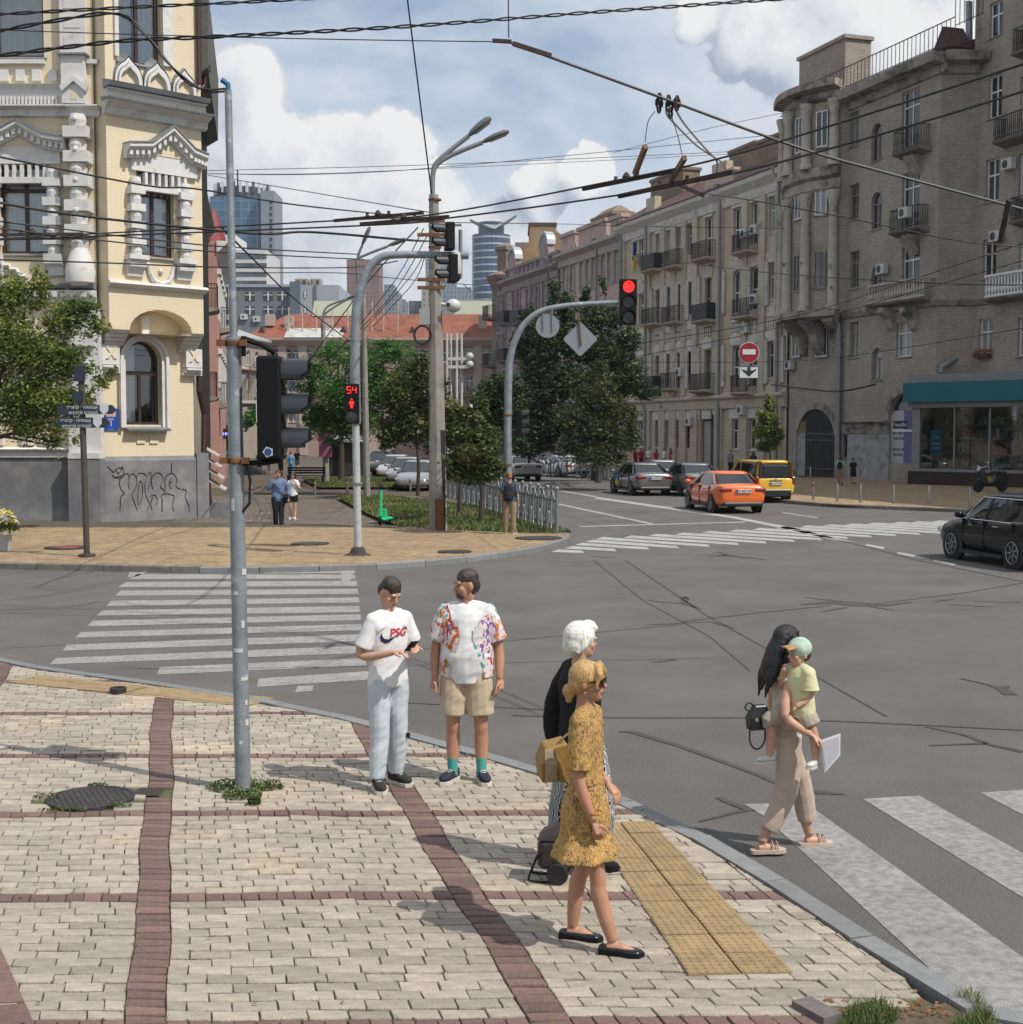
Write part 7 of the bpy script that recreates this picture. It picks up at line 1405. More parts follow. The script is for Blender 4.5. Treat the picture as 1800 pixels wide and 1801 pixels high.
bar('wooden strain insulator hanging left above the trolley wires',D(1117,306,17),D(1136,257,16.4),.025,.03,woodr,extra=False); bar('wooden strain insulator hanging right above the trolley wires',D(1180,318,17),D(1205,277,16.2),.025,.03,woodr,extra=False); bar('rusty turnbuckle at the head of the falling rod',D(866,71,14.5),D(900,73,14.5),.02,.018,extra=False); bar('long rusty turnbuckle on the falling rod',D(902,76,14.5),D(970,98,14.55),.02,.022,extra=False); bar('brown insulator hanging in front of the right balconies',D(1760,425,16),D(1776,352,15.6),.015,.03,extra=False); bar('pair of clamps joining the trolley wires before the sand house',D(1190,322,17),D(1240,345,17),.02,.02,extra=False)
for lab,pts in (('white bent conductor from the rod to the lower wire',((1172,180),(1173,200),(1185,215),(1225,255),(1258,278),(1262,296),(1258,306))),('second white bent conductor from the rod to the lower wire',((1190,182),(1191,196),(1210,225),(1252,272),(1272,286),(1277,298)))): wire(lab,[D(x,y,14.9 + (y - 180) * .016) for x,y in pts],.012,M('conductor_white',(.4,.38,.32),.6),'conductor','trolley wire fittings')
for lab,x,y,xb,yb in (('chain link hanging from the rod at the left',1161,170,1159,190),('chain link hanging from the rod at the right',1176,172,1180,200),('clamp block under the rod',1192,176,1190,186)):
 p = D(x,y,14.85); q = D(xb,yb,14.85); o = thing('chain_link',lab,'fitting',p,0,'trolley wire fittings')
 for i in range(3): m = MB(); c = (q - p) * (i + .4) / 2.6; m.tube([c + Vector((.035 * math.cos(v) * (1 if i % 2 else .6),.035 * math.cos(v) * (.2 if i % 2 else 1),.055 * math.sin(v))) for v in lin(0,6.2832,10)],.014,5); m.build('link',rustd,o)
wire('thin drop wire to the left wooden insulator',[D(1152,196,14.85),D(1140,215,15.2),D(1135,250,16.3)],.005); wire('thin drop wire to the right wooden insulator',[D(1182,206,14.85),D(1193,240,15.5),D(1200,272,16.2)],.005)
# --- vehicles
tyre = M('tyre',(.012,.012,.013),.85,var=.2); rimm = M('rim_alloy',(.4,.41,.42),.3,.8,var=.05); trimb = M('trim_black',(.012,.012,.013),.4,var=.1); chrome = M('chrome',(.6,.6,.62),.15,1.0,var=0); carglass = M('car_glass',(.012,.016,.018),.04,var=.15,spec=.9); redl = M('tail_lamp',(.2,.008,.012),.15,var=0,coat=.5); clearl = M('head_lamp',(.5,.52,.55),.1,var=0,coat=1); platew = M('plate_white',(.55,.55,.54),.5,var=0); plateb = M('plate_band',(.01,.05,.3),.5,var=0)
def paintm(n,c,metal=.0): return M(n,c,.32,metal,var=.02,coat=1.0)
ST = {
 'sedan': dict(L=4.75,W=.91,H=1.47,st=[(-2.36,.70,.86,.42),(-2.3,.80,1.0,.3),(-2.05,.88,1.05,.24),(-1.4,.91,1.03,.2),(-.6,.91,.99,.2),(.6,.91,.96,.2),(1.3,.9,.92,.2),(1.9,.86,.8,.2),(2.25,.76,.66,.24),(2.36,.62,.5,.3)],gb=(-1.95,1.3),gr=(-1.05,.35),wx=(-1.42,1.38),wr=.33,bz=.97),
 'sports': dict(L=4.95,W=.97,H=1.38,st=[(-2.46,.72,.72,.42),(-2.4,.86,.92,.3),(-2.1,.95,1.0,.22),(-1.4,.98,.98,.18),(-.6,.95,.9,.18),(.6,.94,.86,.18),(1.4,.96,.84,.18),(2.0,.9,.72,.18),(2.4,.72,.5,.24)],gb=(-2.1,1.1),gr=(-.75,.2),wx=(-1.45,1.45),wr=.35,bz=.9),
 'van': dict(L=4.4,W=.9,H=1.83,st=[(-2.2,.84,1.05,.42),(-2.17,.87,1.06,.3),(-1.6,.9,1.06,.24),(0,.9,1.05,.22),(1.1,.9,1.03,.22),(1.7,.86,.95,.22),(2.1,.76,.78,.26),(2.2,.62,.6,.32)],gb=(-2.19,1.55),gr=(-2.08,.6),wx=(-1.35,1.33),wr=.32,bz=1.03),
 'suv': dict(L=4.66,W=.93,H=1.66,st=[(-2.33,.74,.9,.5),(-2.25,.84,1.08,.36),(-1.9,.92,1.12,.3),(-1.3,.94,1.1,.26),(-.5,.93,1.05,.24),(.6,.93,1.03,.24),(1.25,.94,1.0,.26),(1.85,.9,.9,.3),(2.2,.78,.74,.32),(2.33,.58,.55,.38)],gb=(-2.05,1.15),gr=(-1.5,.2),wx=(-1.33,1.33),wr=.37,bz=1.05)}
def car(name,label,style,paint,loc,head,scale=1.08,cat='car',group='cars on the street',plate='KA 5823 BO',taxi=None,dark_low=False,spokes=8):
 s = ST[style]; o = thing(name,label,cat,loc,math.atan2(head[1],head[0]),group); o.scale = (scale,) * 3; W,H,bz = s['W'],s['H'],s['bz']
 m = MB(); rings = []
 for x,w,zt_,zb_ in s['st']: rings.append([(x,0,zb_),(x,-.8 * w,zb_),(x,-.97 * w,zb_ + .1),(x,-w,zb_ + (zt_ - zb_) * .5),(x,-w * .985,zb_ + (zt_ - zb_) * .72),(x,-w * .93,zt_ - .05),(x,-w * .84,zt_),(x,0,zt_ + .03),(x,w * .84,zt_),(x,w * .93,zt_ - .05),(x,w * .985,zb_ + (zt_ - zb_) * .72),(x,w,zb_ + (zt_ - zb_) * .5),(x,.97 * w,zb_ + .1),(x,.8 * w,zb_)])
 m.loft(rings); b = m.build('body',paint,o,smooth=True); md = b.modifiers.new('s','SUBSURF'); md.levels = md.render_levels = 2
 (b0,b1),(r0,r1) = s['gb'],s['gr']; box_ = style == 'van'
 def ring(x0,x1,w,z,e): return [((x0 + x1) / 2 + (x1 - x0) / 2 * math.copysign(abs(math.cos(a)) ** e,math.cos(a)),w * math.copysign(abs(math.sin(a)) ** e,math.sin(a)),z) for a in (2 * math.pi * i / 40 for i in range(40))]
 zr = H - .05; wb,wr_ = W * .9,W * (.8 if box_ else .68); e = .28
 def lv(t): return ring(b0 + (r0 - b0) * t,b1 + (r1 - b1) * t,wb + (wr_ - wb) * t ** 1.2,bz - .04 + (zr - bz + .04) * t,e)
 m = MB(); m.loft([lv(t) for t in (0,.3,.6,.85,1.0)]); g = m.build('windows',carglass,o,smooth='auto')
 m = MB(); m.loft([lv(.86),ring(r0 - .05,r1 + .06,wr_ + .02,zr + .0,.4),ring(r0 + .1,r1 - .1,wr_ * .9,H - .012,.5),ring(r0 + .5,r1 - .5,wr_ * .5,H,.6)]); m.build('roof',paint,o,smooth=True)
 def gp(x,t,sd): return Vector((x,sd * ((wb + (wr_ - wb) * t ** 1.2) + .012),bz - .04 + (zr - bz + .04) * t))
 for sd in (-1,1):
  for nm,x0,x1,t0,t1,wd in (('pillar',b1 - .12,r1 - .05,0,.95,.06),('pillar',.05 * (b0 + b1),.05 * (b0 + b1) - .06,0,.95,.05),('pillar',b0 + .12,r0 + .08,0,.95,.13 if not box_ else .08)):
   m = MB(); f = [gp(x0 + (x1 - x0) * t - wd,t0 + (t1 - t0) * t,sd) for t in (0,.35,.7,1)]; k = [gp(x0 + (x1 - x0) * t + wd,t0 + (t1 - t0) * t,sd) for t in (0,.35,.7,1)]
   for i in range(3): m.quad(f[i],k[i],k[i + 1],f[i + 1]); m.quad(f[i] - Vector((0,sd * .05,0)),k[i] - Vector((0,sd * .05,0)),k[i + 1] - Vector((0,sd * .05,0)),f[i + 1] - Vector((0,sd * .05,0)))
   m.build(nm,paint if nm == 'pillar' and x0 > b0 + .2 and x0 < b1 - .2 and False else paint,o)
  m = MB(); m.tube([gp(b1 - .25,.02,sd),gp(b0 + .35,.02,sd)],.012,5); m.tube([gp(b1 - .3,.06,sd),gp(r1 + .1,.9,sd),gp(r0 - .05,.9,sd),gp(b0 + .3,.1,sd)],.014,5); m.build('window_trim',chrome if style == 'suv' or style == 'sedan' else trimb,o)
  m = MB(); mp = Vector((b1 - .35,sd * (W + .1),bz + .07)); m.loft([[mp + Vector((x,sd * y * w,zq * w)) for y,zq in ((-.5,-.08),(.9,-.06),(1,.06),(-.5,.1))] for x,w in ((-.06,.11),(.0,.13),(.09,.06))]) if 0 else m.ball(mp,(.09,.12,.085),10,7); m.bbox(mp.x - .03,mp.x + .03,mp.y - sd * .16,mp.y - sd * .05,mp.z - .07,mp.z - .02); m.build('mirror',paint if style != 'van' else trimb,o,smooth='auto')
  for wx in s['wx']:
   r = s['wr']; m = MB(); m.lathe([(r + .1,0),(r + .06,.03),(r + .02,.035)],(wx,sd * (W - .045),r),24,(0,sd,0)); m.build('wheel_arch',trimb,o)
   m = MB(); m.lathe([(r * .62,-.2),(r * .97,-.2),(r,-.16),(r,-.02),(r * .96,.02),(r * .68,.025),(r * .66,-.08)],(wx,sd * (W - .02),r),28,(0,sd,0)); t = m.build('tyre',tyre,o,smooth='auto')
   m = MB(); m.lathe([(r * .7,.012),(r * .66,.028),(r * .6,.028),(r * .6,-.03),(.001,-.03)],(wx,sd * (W - .02),r),24,(0,sd,0)); rm_ = m.build('rim',M('rim_dark',(.03,.03,.032),.5,.5),t,smooth='auto'); m = MB()
   m.tube([(wx + r * .66 * math.cos(v),sd * (W + .004),r + r * .66 * math.sin(v)) for v in lin(0,6.2832,25)],.013,5,cap=False)
   for i in range(spokes): a = 2 * math.pi * i / spokes; c = Vector((math.cos(a),0,math.sin(a))); q = Vector((wx,sd * (W + .0),r)); n_ = Vector((-math.sin(a),0,math.cos(a))) * r * .045; m.quad(q + c * r * .1 - n_,q + c * r * .1 + n_,q + c * r * .64 + n_ * .8,q + c * r * .64 - n_ * .8)
   m.build('spokes',rimm,rm_)
  m = MB(); m.bbox(-.12 + .5,.12 + .4,sd * (W - .02),sd * (W + .02),bz - .17,bz - .14); m.bbox(-.75,-.52,sd * (W - .02),sd * (W + .018),bz - .15,bz - .12); m.build('door_handle',chrome if style == 'suv' else paint,o)
  xe,we,ze,_ = s['st'][1]; m = MB(); yb = (.86 if style != 'van' else .82)
  if style == 'van': m.rbox(xe - .04,xe + .1,sd * W * .9 - .07,sd * W * .9 + .07,.8,1.12,.03)
  else: m.rbox(xe - .06,xe + .2,min(sd * we * .5,sd * we * 1.03),max(sd * we * .5,sd * we * 1.03),ze - .24,ze - .1,.03)
  m.build('tail_lamp',redl,o); xe,we,ze,_ = s['st'][-2]; m = MB(); m.rbox(xe - .35,xe - .02,min(sd * we * .72,sd * we * 1.08),max(sd * we * .72,sd * we * 1.08),ze - .12,ze + .01,.03); m.build('headlight',clearl,o)
  m = MB();
  for xx in (b1 - .32,.1 * (b0 + b1),b0 + .75): m.bbox(xx - .006,xx + .006,sd * (W - .1),sd * (W + .004),.32,bz - .03)
  m.bbox(s['wx'][0] + .4,s['wx'][1] - .4,sd * (W - .14),sd * (W + .012),.2,.29); m.build('door_seam',trimb,o)
 xr = s['st'][0][0]; m = MB(); m.rbox(xr - .02,xr + .3,-W * .8,W * .8,.26,.42 if style != 'van' else .6,.05); m.build('rear_bumper',trimb if style in ('van','suv') or dark_low else M('bumper_low',(.02,.02,.022),.5),o)
 pz = .78 if style == 'van' else (.74 if style == 'sedan' else .52); m = MB(); m.bbox(xr - .045,xr + .06,-.27,.27,pz,pz + .12); p_ = m.build('number_plate',platew,o); m = MB(); m.bbox(xr - .05,xr - .04,.22,.268,pz + .004,pz + .116); m.build('plate_band',plateb,p_)
 if plate:
  c = bpy.data.curves.new('t','FONT'); c.body = plate; c.size = .105; c.align_x = c.align_y = 'CENTER'; c.align_y = 'CENTER'; c.extrude = .002; ob = bpy.data.objects.new('t',c); COL.objects.link(ob); me = bpy.data.meshes.new_from_object(ob); bpy.data.objects.remove(ob); me.materials.clear(); me.materials.append(inkb); t = bpy.data.objects.new('lettering',me); COL.objects.link(t); t.parent = p_; t.location = (xr - .048,-.02,pz + .06); t.rotation_euler = (rad(90),0,rad(-90))
 if style == 'van':
  m = MB(); m.rbox(xr - .012,xr + .1,-W * .66,W * .66,1.1,1.62,.05); m.build('rear_window',carglass,o); m = MB(); m.bbox(xr - .01,xr + .05,-.3,.3,.93,.97); m.build('tailgate_grip',trimb,o)
  m = MB(); m.lathe([(.06,0),(.06,.01),(.001,.012)],(xr - .012,0,1.0),14,(-1,0,0)); m.build('emblem',chrome,o)
 return o
def mid(r,f,side,style,sc=1.08):
 a,b_ = P(*r,ROAD),P(*f,ROAD); d = (b_ - a).normalized(); n = Vector((-d.y,d.x,0)) * (-side); c = (a + b_) / 2 + n * ST[style]['W'] * .95 * sc; return (c.x,c.y,ROAD),(d.x,d.y)
L_,h_ = mid((1252,902),(1210,894),1,'sedan'); L_ = (L_[0],L_[1],ROAD); car('taxi_car','bright orange sedan driving away behind the crossing','sedan',paintm('paint_orange',(.75,.14,.014)),L_,h_)
L_,h_ = mid((1108,871),(1079.5,866.7),1,'sedan'); gc_ = car('sedan_car','grey sedan with a blue and yellow map on its door','sedan',paintm('paint_grey',(.16,.155,.155),.5),L_,h_,plate='AA 3979 KI')
for c,z0,z1 in (((.02,.25,.5),.66,.88),((.6,.5,.05),.42,.66)): m = MB(); m.prism([(.35 + (z0 - .5) * .2,.916,z0),(.75,.916,z0),(.8,.916,z1),(.3,.916,z1)],(0,.012,0)); m.build('door_map',M('map_%d' % (z0 * 100),c,.5,var=0),gc_)
def at_rear(x,y,ang,style,sc=1.08): p = P(x,y,ROAD); d = Vector((math.sin(ang),math.cos(ang),0)); q = p + d * (ST[style]['L'] / 2) * sc; return (q.x,q.y,ROAD),(d.x,d.y)
silver = paintm('paint_silver',(.3,.32,.34),.4); whitep = paintm('paint_white',(.55,.56,.57)); darkp = paintm('paint_dark',(.03,.032,.036),.3)
for args in (('silver_car','silver sedan between the grey sedan and the greenish sedan','sedan',silver,*at_rear(1182,862,rad(-11),'sedan')),('silver_car','greenish silver sedan just behind the orange one','sedan',paintm('paint_greengrey',(.17,.19,.19),.4),*at_rear(1240,874,rad(-9),'sedan')),('sedan_car','white sedan seen from behind next to the curved mast','sedan',whitep,*at_rear(930,846,rad(-13),'sedan')),('sports_car','low white sports saloon parked under the dark trees','sports',whitep,*at_rear(1018,840,rad(-24),'sports')),('dark_car','dark car far down the street between the two white cars','sedan',darkp,*at_rear(968,828,rad(-12),'sedan'))): car(*args,plate=None if args[0] == 'dark_car' else 'AA 2417 HX')
car('yellow_van','yellow panel van with a dark rear window at the right kerb','van',paintm('paint_yellow',(.72,.42,.015)),*at_rear(1364,885,rad(-11),'van',1.0),scale=1.02,cat='van',plate='KA 0193 EB')
L_,h_ = mid((1783,1002),(1676,983),1,'suv',1.0); car('dark_suv','glossy black off road car entering from the right edge','suv',M('paint_black',(.005,.005,.007),.22,var=.02,coat=.35,spec=.2),L_,h_,scale=1.0,cat='car',plate=None,spokes=7)
g = 'cars parked along the inner street'
for x,y,st,pm_,lb in ((733,864,'sedan',silver,'silver parked car closest to the concrete lamp post'),(712,852,'sedan',silver,'second silver parked car left of the concrete post'),(692,843,'sedan',paintm('paint_palegrey',(.4,.42,.43),.2),'third pale parked car from the concrete post'),(668,838,'suv',darkp,'dark parked off road car behind the signal mast'),(800,858,'sedan',whitep,'white parked car half hidden by the small lawn tree')):
 p = P(x,y,ROAD); car('parked_car',lb,st,pm_,(p.x,p.y + 2,ROAD),(-.1,-1),group=g,plate=None)
p = P(455,782); bus = thing('red_bus','red bus with a yellow band crossing the far end of the walk','bus',(p.x - .5,160,ROAD)); busr = M('bus_red',(.5,.015,.015),.4,var=.05); m = MB(); m.rbox(-1.4,6,-1.2,1.2,.5,3.6,.2); m.build('body',busr,bus); m = MB(); m.bbox(-1.2,5.8,-1.24,-1.2,2.0,3.0); m.build('windows',carglass,bus); m = MB()
for i in range(8): m.prism([(-1 + i * .85,-1.26,1.7),(-.5 + i * .85,-1.26,1.6),(-.6 + i * .85,-1.26,2.3)],(0,.03,0))
m.build('flame_stripe',goods[3],bus)
for x in (0,4.4): m = MB(); m.lathe([(.1,0),(.5,0),(.5,.3),(.1,.3)],(x,-1.22,.5),14,(0,1,0)); m.build('wheel',tyre,bus)
ms = thing('moped','black moped leaning on its stand below the shop window','motorcycle',P(1742,866),rad(200)); ms.scale = (1.15,) * 3
for x in (-.62,.62): m = MB(); m.lathe([(.16,-.06),(.25,-.07),(.29,0),(.25,.07),(.16,.06)],(x,0,.29),18,(0,1,0)); m.build('wheel',tyre,ms,smooth='auto')
m = MB(); m.loft([[(x,y * w,z) for y,z in ((-1,z0),(1,z0),(1,z1),(-1,z1))] for x,w,z0,z1 in ((-.85,.1,.5,.8),(-.4,.17,.35,.82),(.05,.14,.25,.4),(.3,.15,.25,.42),(.45,.22,.35,.95),(.6,.12,.6,1.05))]); m.build('body',trimb,ms,bevel=.03); m = MB(); m.rbox(-.8,-.05,-.14,.14,.8,.9,.04); m.build('seat',M('seat_black',(.02,.018,.018),.8),ms); m = MB(); m.tube([(.4,-.34,1.12),(.5,0,1.05),(.4,.34,1.12)],.025,6); m.tube([(.6,0,.3),(.5,0,1.05)],.04,6); m.build('handlebar',chrome,ms); m = MB(); m.ball((.62,0,.98),(.07,.09,.09)); m.build('headlight',clearl,ms); m = MB(); m.ball((.42,.34,1.26),(.02,.09,.06)); m.build('mirror',chrome,ms); m = MB(); m.bbox(.1,.3,.16,.2,.5,.7); m.build('yellow_sticker',goods[3],ms); m = MB(); m.bbox(-.95,-.85,-.05,.05,.6,.7); m.build('tail_lamp',redl,ms)
# --- trees
def leafmat(name,c,c2):
 m = M(name,c,.55,var=.15,vs=.9,tint=.42,col2=c2,c2s=.9,c2t=.55,c2w=.1); t = m.node_tree; N = t.nodes; L = t.links; b = N['Principled BSDF']; tr = N.new('ShaderNodeBsdfTranslucent'); src = b.inputs['Base Color'].links[0].from_socket; L.new(src,tr.inputs[0]); mx = N.new('ShaderNodeMixShader'); mx.inputs[0].default_value = .32; L.new(b.outputs[0],mx.inputs[1]); L.new(tr.outputs[0],mx.inputs[2]); L.new(mx.outputs[0],N['Material Output'].inputs[0]); return m
bark = M('bark',(.06,.05,.04),.95,var=.3,vs=5,bump=.6,bs=25)
def tree(name,label,base,trunk_h,r0,clumps,nleaf,size,mat,group=None,droop=.0,limbs=True,k=1.0,flat=.5):
 """clumps: (x, y, z, rx, rz) in metres about the trunk base"""
 base = Vector(base); o = thing(name,label,'tree',base,0,group); rng = np.random.default_rng(abs(hash(label)) % 9999 if 0 else len(label) * 37 + int(abs(base.x) * 10))
 m = MB(); m.tube([(0,0,-.1),(.05,.02,trunk_h * .5),(-.03,0,trunk_h),(0,0,trunk_h * 1.5)],[r0,r0 * .8,r0 * .65,r0 * .2],8); m.build('trunk',bark,o,smooth='auto')
 if limbs:
  m = MB()
  for c in clumps[::max(1,len(clumps) // 12)]: e = Vector(c[:3]); s = Vector((0,0,min(trunk_h * rng.uniform(.8,1.3),e.z))); mid_ = s.lerp(e,.5) + Vector((0,0,.1 * (e - s).length)); m.tube([s,mid_,e],[r0 * .4,r0 * .25,r0 * .06],5)
  m.build('limbs',bark,o)
 vol = np.array([c[3] ** 2 * c[4] for c in clumps]); n = (nleaf * vol / vol.sum()).astype(int); V = []; T = []
 for c,q in zip(clumps,n):
  if q < 1: continue
  d = rng.normal(size=(q,3)); d /= np.linalg.norm(d,axis=1)[:,None]; rr = rng.random(q) ** .45; sub = rng.normal(size=(max(3,q // 40),3)); sub /= np.linalg.norm(sub,axis=1)[:,None]
  i = rng.integers(0,len(sub),q); d = d * .55 + sub[i] * .75; d *= (rr * (.75 + .5 * rng.random(len(sub))[i]))[:,None]; p = np.array(c[:3]) + d * np.array([c[3],c[3],c[4]]); p[:,2] -= droop * (d[:,0] ** 2 + d[:,1] ** 2) * c[3]
  a = rng.normal(size=(q,3)); a[:,2] *= flat; a /= np.linalg.norm(a,axis=1)[:,None]; b = np.cross(a,rng.normal(size=(q,3))); b /= np.linalg.norm(b,axis=1)[:,None]; s = size * rng.uniform(.6,1.35,q)[:,None]
  V.append(np.stack([p - a * s,p + b * s * .5 * k,p + a * s,p - b * s * .5 * k],1).reshape(-1,3)); T.append(np.clip(rng.normal(.5,.25,q),0,1))
 V = np.concatenate(V); T = np.concatenate(T); nq = len(V) // 4; me = bpy.data.meshes.new('crown'); me.vertices.add(len(V)); me.vertices.foreach_set('co',V.ravel()); me.loops.add(nq * 4); me.loops.foreach_set('vertex_index',np.arange(nq * 4)); me.polygons.add(nq); me.polygons.foreach_set('loop_start',np.arange(nq) * 4); me.polygons.foreach_set('loop_total',np.full(nq,4)); me.update(calc_edges=True)
 at = me.attributes.new('tint','FLOAT','FACE'); at.data.foreach_set('value',T.astype(np.float32)); me.materials.append(mat); c = bpy.data.objects.new('crown',me); COL.objects.link(c); c.parent = o
 return o
def pxtree(name,label,base,dep,blobs,nleaf,size,mat,th,r0=.14,**kw):
 k = dep / FPX; b = Vector(base); rng = random.Random(len(label)); cl = []; blobs = list(blobs)
 for x,y,rx,ry in list(blobs): blobs = blobs + [(x + rx * .85 * math.cos(a),y + ry * .85 * math.sin(a),rx * f,ry * f * .8) for a,f in ((rng.uniform(0,6.28),rng.uniform(.25,.5)) for _ in range(4))]
 for x,y,rx,ry in blobs: rx,ry = rx * .9,ry * .9; q = D(x,y,dep + rng.uniform(-.4,.4) * rx * k) - b; cl.append((q.x,q.y,q.z,rx * k,ry * k))
 return tree(name,label,b,th,r0,cl,nleaf,size,mat,**kw)
lime = leafmat('leaf_lime',(.1,.16,.03),(.26,.27,.06)); acac = leafmat('leaf_acacia',(.06,.17,.03),(.1,.22,.045)); darkl = leafmat('leaf_dark',(.04,.085,.026),(.07,.12,.035)); olive = leafmat('leaf_olive',(.058,.08,.026),(.1,.1,.034)); maple = leafmat('leaf_maple',(.065,.1,.028),(.14,.13,.04))
R_ = random.Random(4)
lb = [(28,520,45,40),(62,482,14,20),(70,505,24,30),(115,560,42,40),(150,540,32,26),(172,575,26,26),(190,650,14,20),(178,670,22,22),(20,600,55,55),(75,625,55,50),(120,635,45,42),(40,700,60,45),(95,705,48,38),(140,700,28,26),(50,750,45,34),(100,752,32,26),(-40,560,60,70),(-40,690,60,70),(96,785,18,24),(130,770,14,16),(-90,620,60,90),(165,715,12,14)]
bl_ = D(-75,900,41); pxtree('lime_tree','lime tree with pale bracts covering the foot of the cream house',(bl_.x,41,0),41,lb,52000,.062,lime,2.6,.2)
pxtree('acacia_tree','bright feathery acacia at the middle of the walk',P(600,846),66,[(560,650,30,30),(585,620,30,24),(640,640,44,38),(690,620,36,24),(715,640,26,24),(600,690,50,40),(660,690,46,40),(545,690,22,40),(590,740,45,40),(640,745,36,36),(700,680,34,36),(555,740,24,34),(670,605,20,10),(535,645,16,20)],36000,.105,acac,3.4,.2,k=.5)
for lab,b,dep,bl,n,sz,mt,th in (('dark leafy tree behind the concrete lamp post',(735,868),62,[(700,690,34,40),(735,660,34,34),(760,700,34,40),(720,740,36,40),(760,760,34,36),(690,760,26,34),(745,630,14,14)],18000,.105,maple,2.6),('small young tree on the lawn with drooping yellowing leaves',(846,921),39.5,[(850,770,30,26),(820,760,20,18),(840,800,36,26),(800,810,22,22),(870,815,24,20),(850,835,30,18),(815,838,22,16),(840,735,14,16)],9500,.068,maple,1.9),('slim tree on the lawn behind the concrete post',(808,906),44,[(770,790,20,22),(800,760,24,24),(790,730,22,26),(820,740,20,26),(780,825,20,20),(845,715,18,18)],9500,.085,maple,2.4),('broad dark tree left of the diamond sign',(930,842),78,[(860,690,26,24),(890,680,26,26),(880,720,30,26),(860,740,24,24),(905,720,24,30),(900,770,26,30)],14000,.13,darkl,3)):
 pxtree('street_tree',lab,P(*b),dep,bl,n,sz,mt,th,.1)
pxtree('street_tree','tall dark tree with upright shoots in front of the pink house',P(1046,842),84,[(930,560,18,26),(975,520,14,30),(1000,540,22,30),(960,590,36,34),(1030,530,12,30),(1050,560,26,30),(1085,560,18,26),(1010,600,44,34),(1070,620,40,36),(1110,600,22,30),(950,650,34,36),(1000,670,44,36),(1060,680,44,36),(1110,660,30,34),(1140,690,24,14),(940,710,34,34),(990,740,44,34),(940,770,36,32),(920,610,22,26),(1060,500,8,22)],60000,.125,darkl,4,.25)
pxtree('street_tree','brownish spreading tree in front of the tall dark tree',P(1052,846),72,[(1055,650,16,24),(1050,690,36,26),(1010,720,34,20),(1090,720,34,24),(1050,740,50,26),(1015,770,34,24),(1085,770,40,24),(1050,795,50,20),(1110,745,18,18),(1000,790,22,16)],30000,.11,olive,3,.2,droop=.3,k=.6)
pxtree('street_tree','slim young tree in front of the sand house',P(1353,858),70,[(1354,712,12,16),(1350,735,16,16),(1360,745,14,14),(1345,760,20,16),(1362,770,16,16),(1350,785,18,10)],4200,.12,lime,3.2,.06)
pxtree('street_tree','trees by the red bus at the far end of the walk',P(445,790),130,[(450,730,16,18),(465,715,16,18),(475,740,18,20),(435,745,12,14)],4000,.22,acac,3,.15); pxtree('street_tree','small ball tree on the steps of the canopy shop',P(398,815),92,[(400,768,16,24),(388,795,14,12)],2500,.14,acac,1.4,.08)
ks = thing('kiosk','dark street kiosk with a pale awning behind the acacia','kiosk',P(600,838)); m = MB(); m.rbox(-1.2,1.6,0,2,0,2.6,.1); m.build('cabin',M('kiosk_dark',(.03,.03,.032),.6),ks); m = MB(); m.prism([(-1.3,-.6,2.3),(1.7,-.6,2.3),(1.7,0,2.7),(-1.3,0,2.7)],(0,0,.08)); m.build('awning',M('awning_grey',(.3,.32,.34),.6),ks)
m = MB(); m.bbox(-.5,.1,-.06,-.02,.2,2.0); m.build('menu_board',blk,ks)
bn_ = thing('park_bench','dark slatted bench at the edge of the far lawn','bench',P(538,850))
for i in range(3): m = MB(); m.bbox(-1.1,1.1,-.2 + i * .16,-.08 + i * .16,.42,.46); m.build('seat_slat',blk,bn_); m = MB(); m.bbox(-1.1,1.1,.3,.34,.55 + i * .14,.65 + i * .14); m.build('back_slat',blk,bn_)
for s in (-1,1): m = MB(); m.bbox(s - .04,s + .04,-.2,.34,0,.44); m.bbox(s - .039,s + .039,.3,.34,.44,.98); m.build('leg',blk,bn_)
# --- people
from mathutils.bvhtree import BVHTree
def remesh(mb,voxel,it=3,wr=0.0,wf=9.0,seed=0):
 me = bpy.data.meshes.new('t'); me.from_pydata([tuple(v) for v in mb.v],[],mb.f); ob = bpy.data.objects.new('t',me); COL.objects.link(ob)
 a = ob.modifiers.new('r','REMESH'); a.mode = 'VOXEL'; a.voxel_size = voxel; b = ob.modifiers.new('s','SMOOTH'); b.factor = .5; b.iterations = it
 out = bpy.data.meshes.new_from_object(ob.evaluated_get(bpy.context.evaluated_depsgraph_get())); bpy.data.objects.remove(ob); bpy.data.meshes.remove(me)
 if wr:
  n = [v.normal.copy() for v in out.vertices]
  for v,q in zip(out.vertices,n): c = v.co; a,b_,e = c.x * .8 + c.z * .53 + c.y * .3,c.y * .87 - c.x * .41 + c.z * .27,c.z * .77 - c.x * .5 + c.y * .39; v.co = c + q * wr * (noise.noise((a * wf + seed,b_ * wf,e * wf * .6)) + .9 * (.45 - abs(noise.noise((a * wf * .7,b_ * wf * .9 + seed,e * wf * 1.7)))) + .4 * noise.noise((e * wf * 3.1,a * wf * 1.3,b_ * wf * 2)))
 out.polygons.foreach_set('use_smooth',[True] * len(out.polygons)); return out
def put(me,name,mat,par,**k):
 me.name = name; me.materials.clear(); me.materials.append(mat); o = bpy.data.objects.new(name,me); COL.objects.link(o); o.parent = par; return setp(o,**k)
def skinm(n,c): m = M(n,c,.5,var=.08,vs=14,col2=tuple(x * y for x,y in zip(c,(1.0,.82,.78))),c2s=7,c2t=.6); b = m.node_tree.nodes['Principled BSDF']; b.inputs['Subsurface Weight'].default_value = .08; b.inputs['Subsurface Radius'].default_value = (.02,.008,.004); b.inputs['Subsurface Scale'].default_value = .5; return m
skA,skB = skinm('skin_fair',(.5,.29,.2)),skinm('skin_tan',(.42,.22,.14))
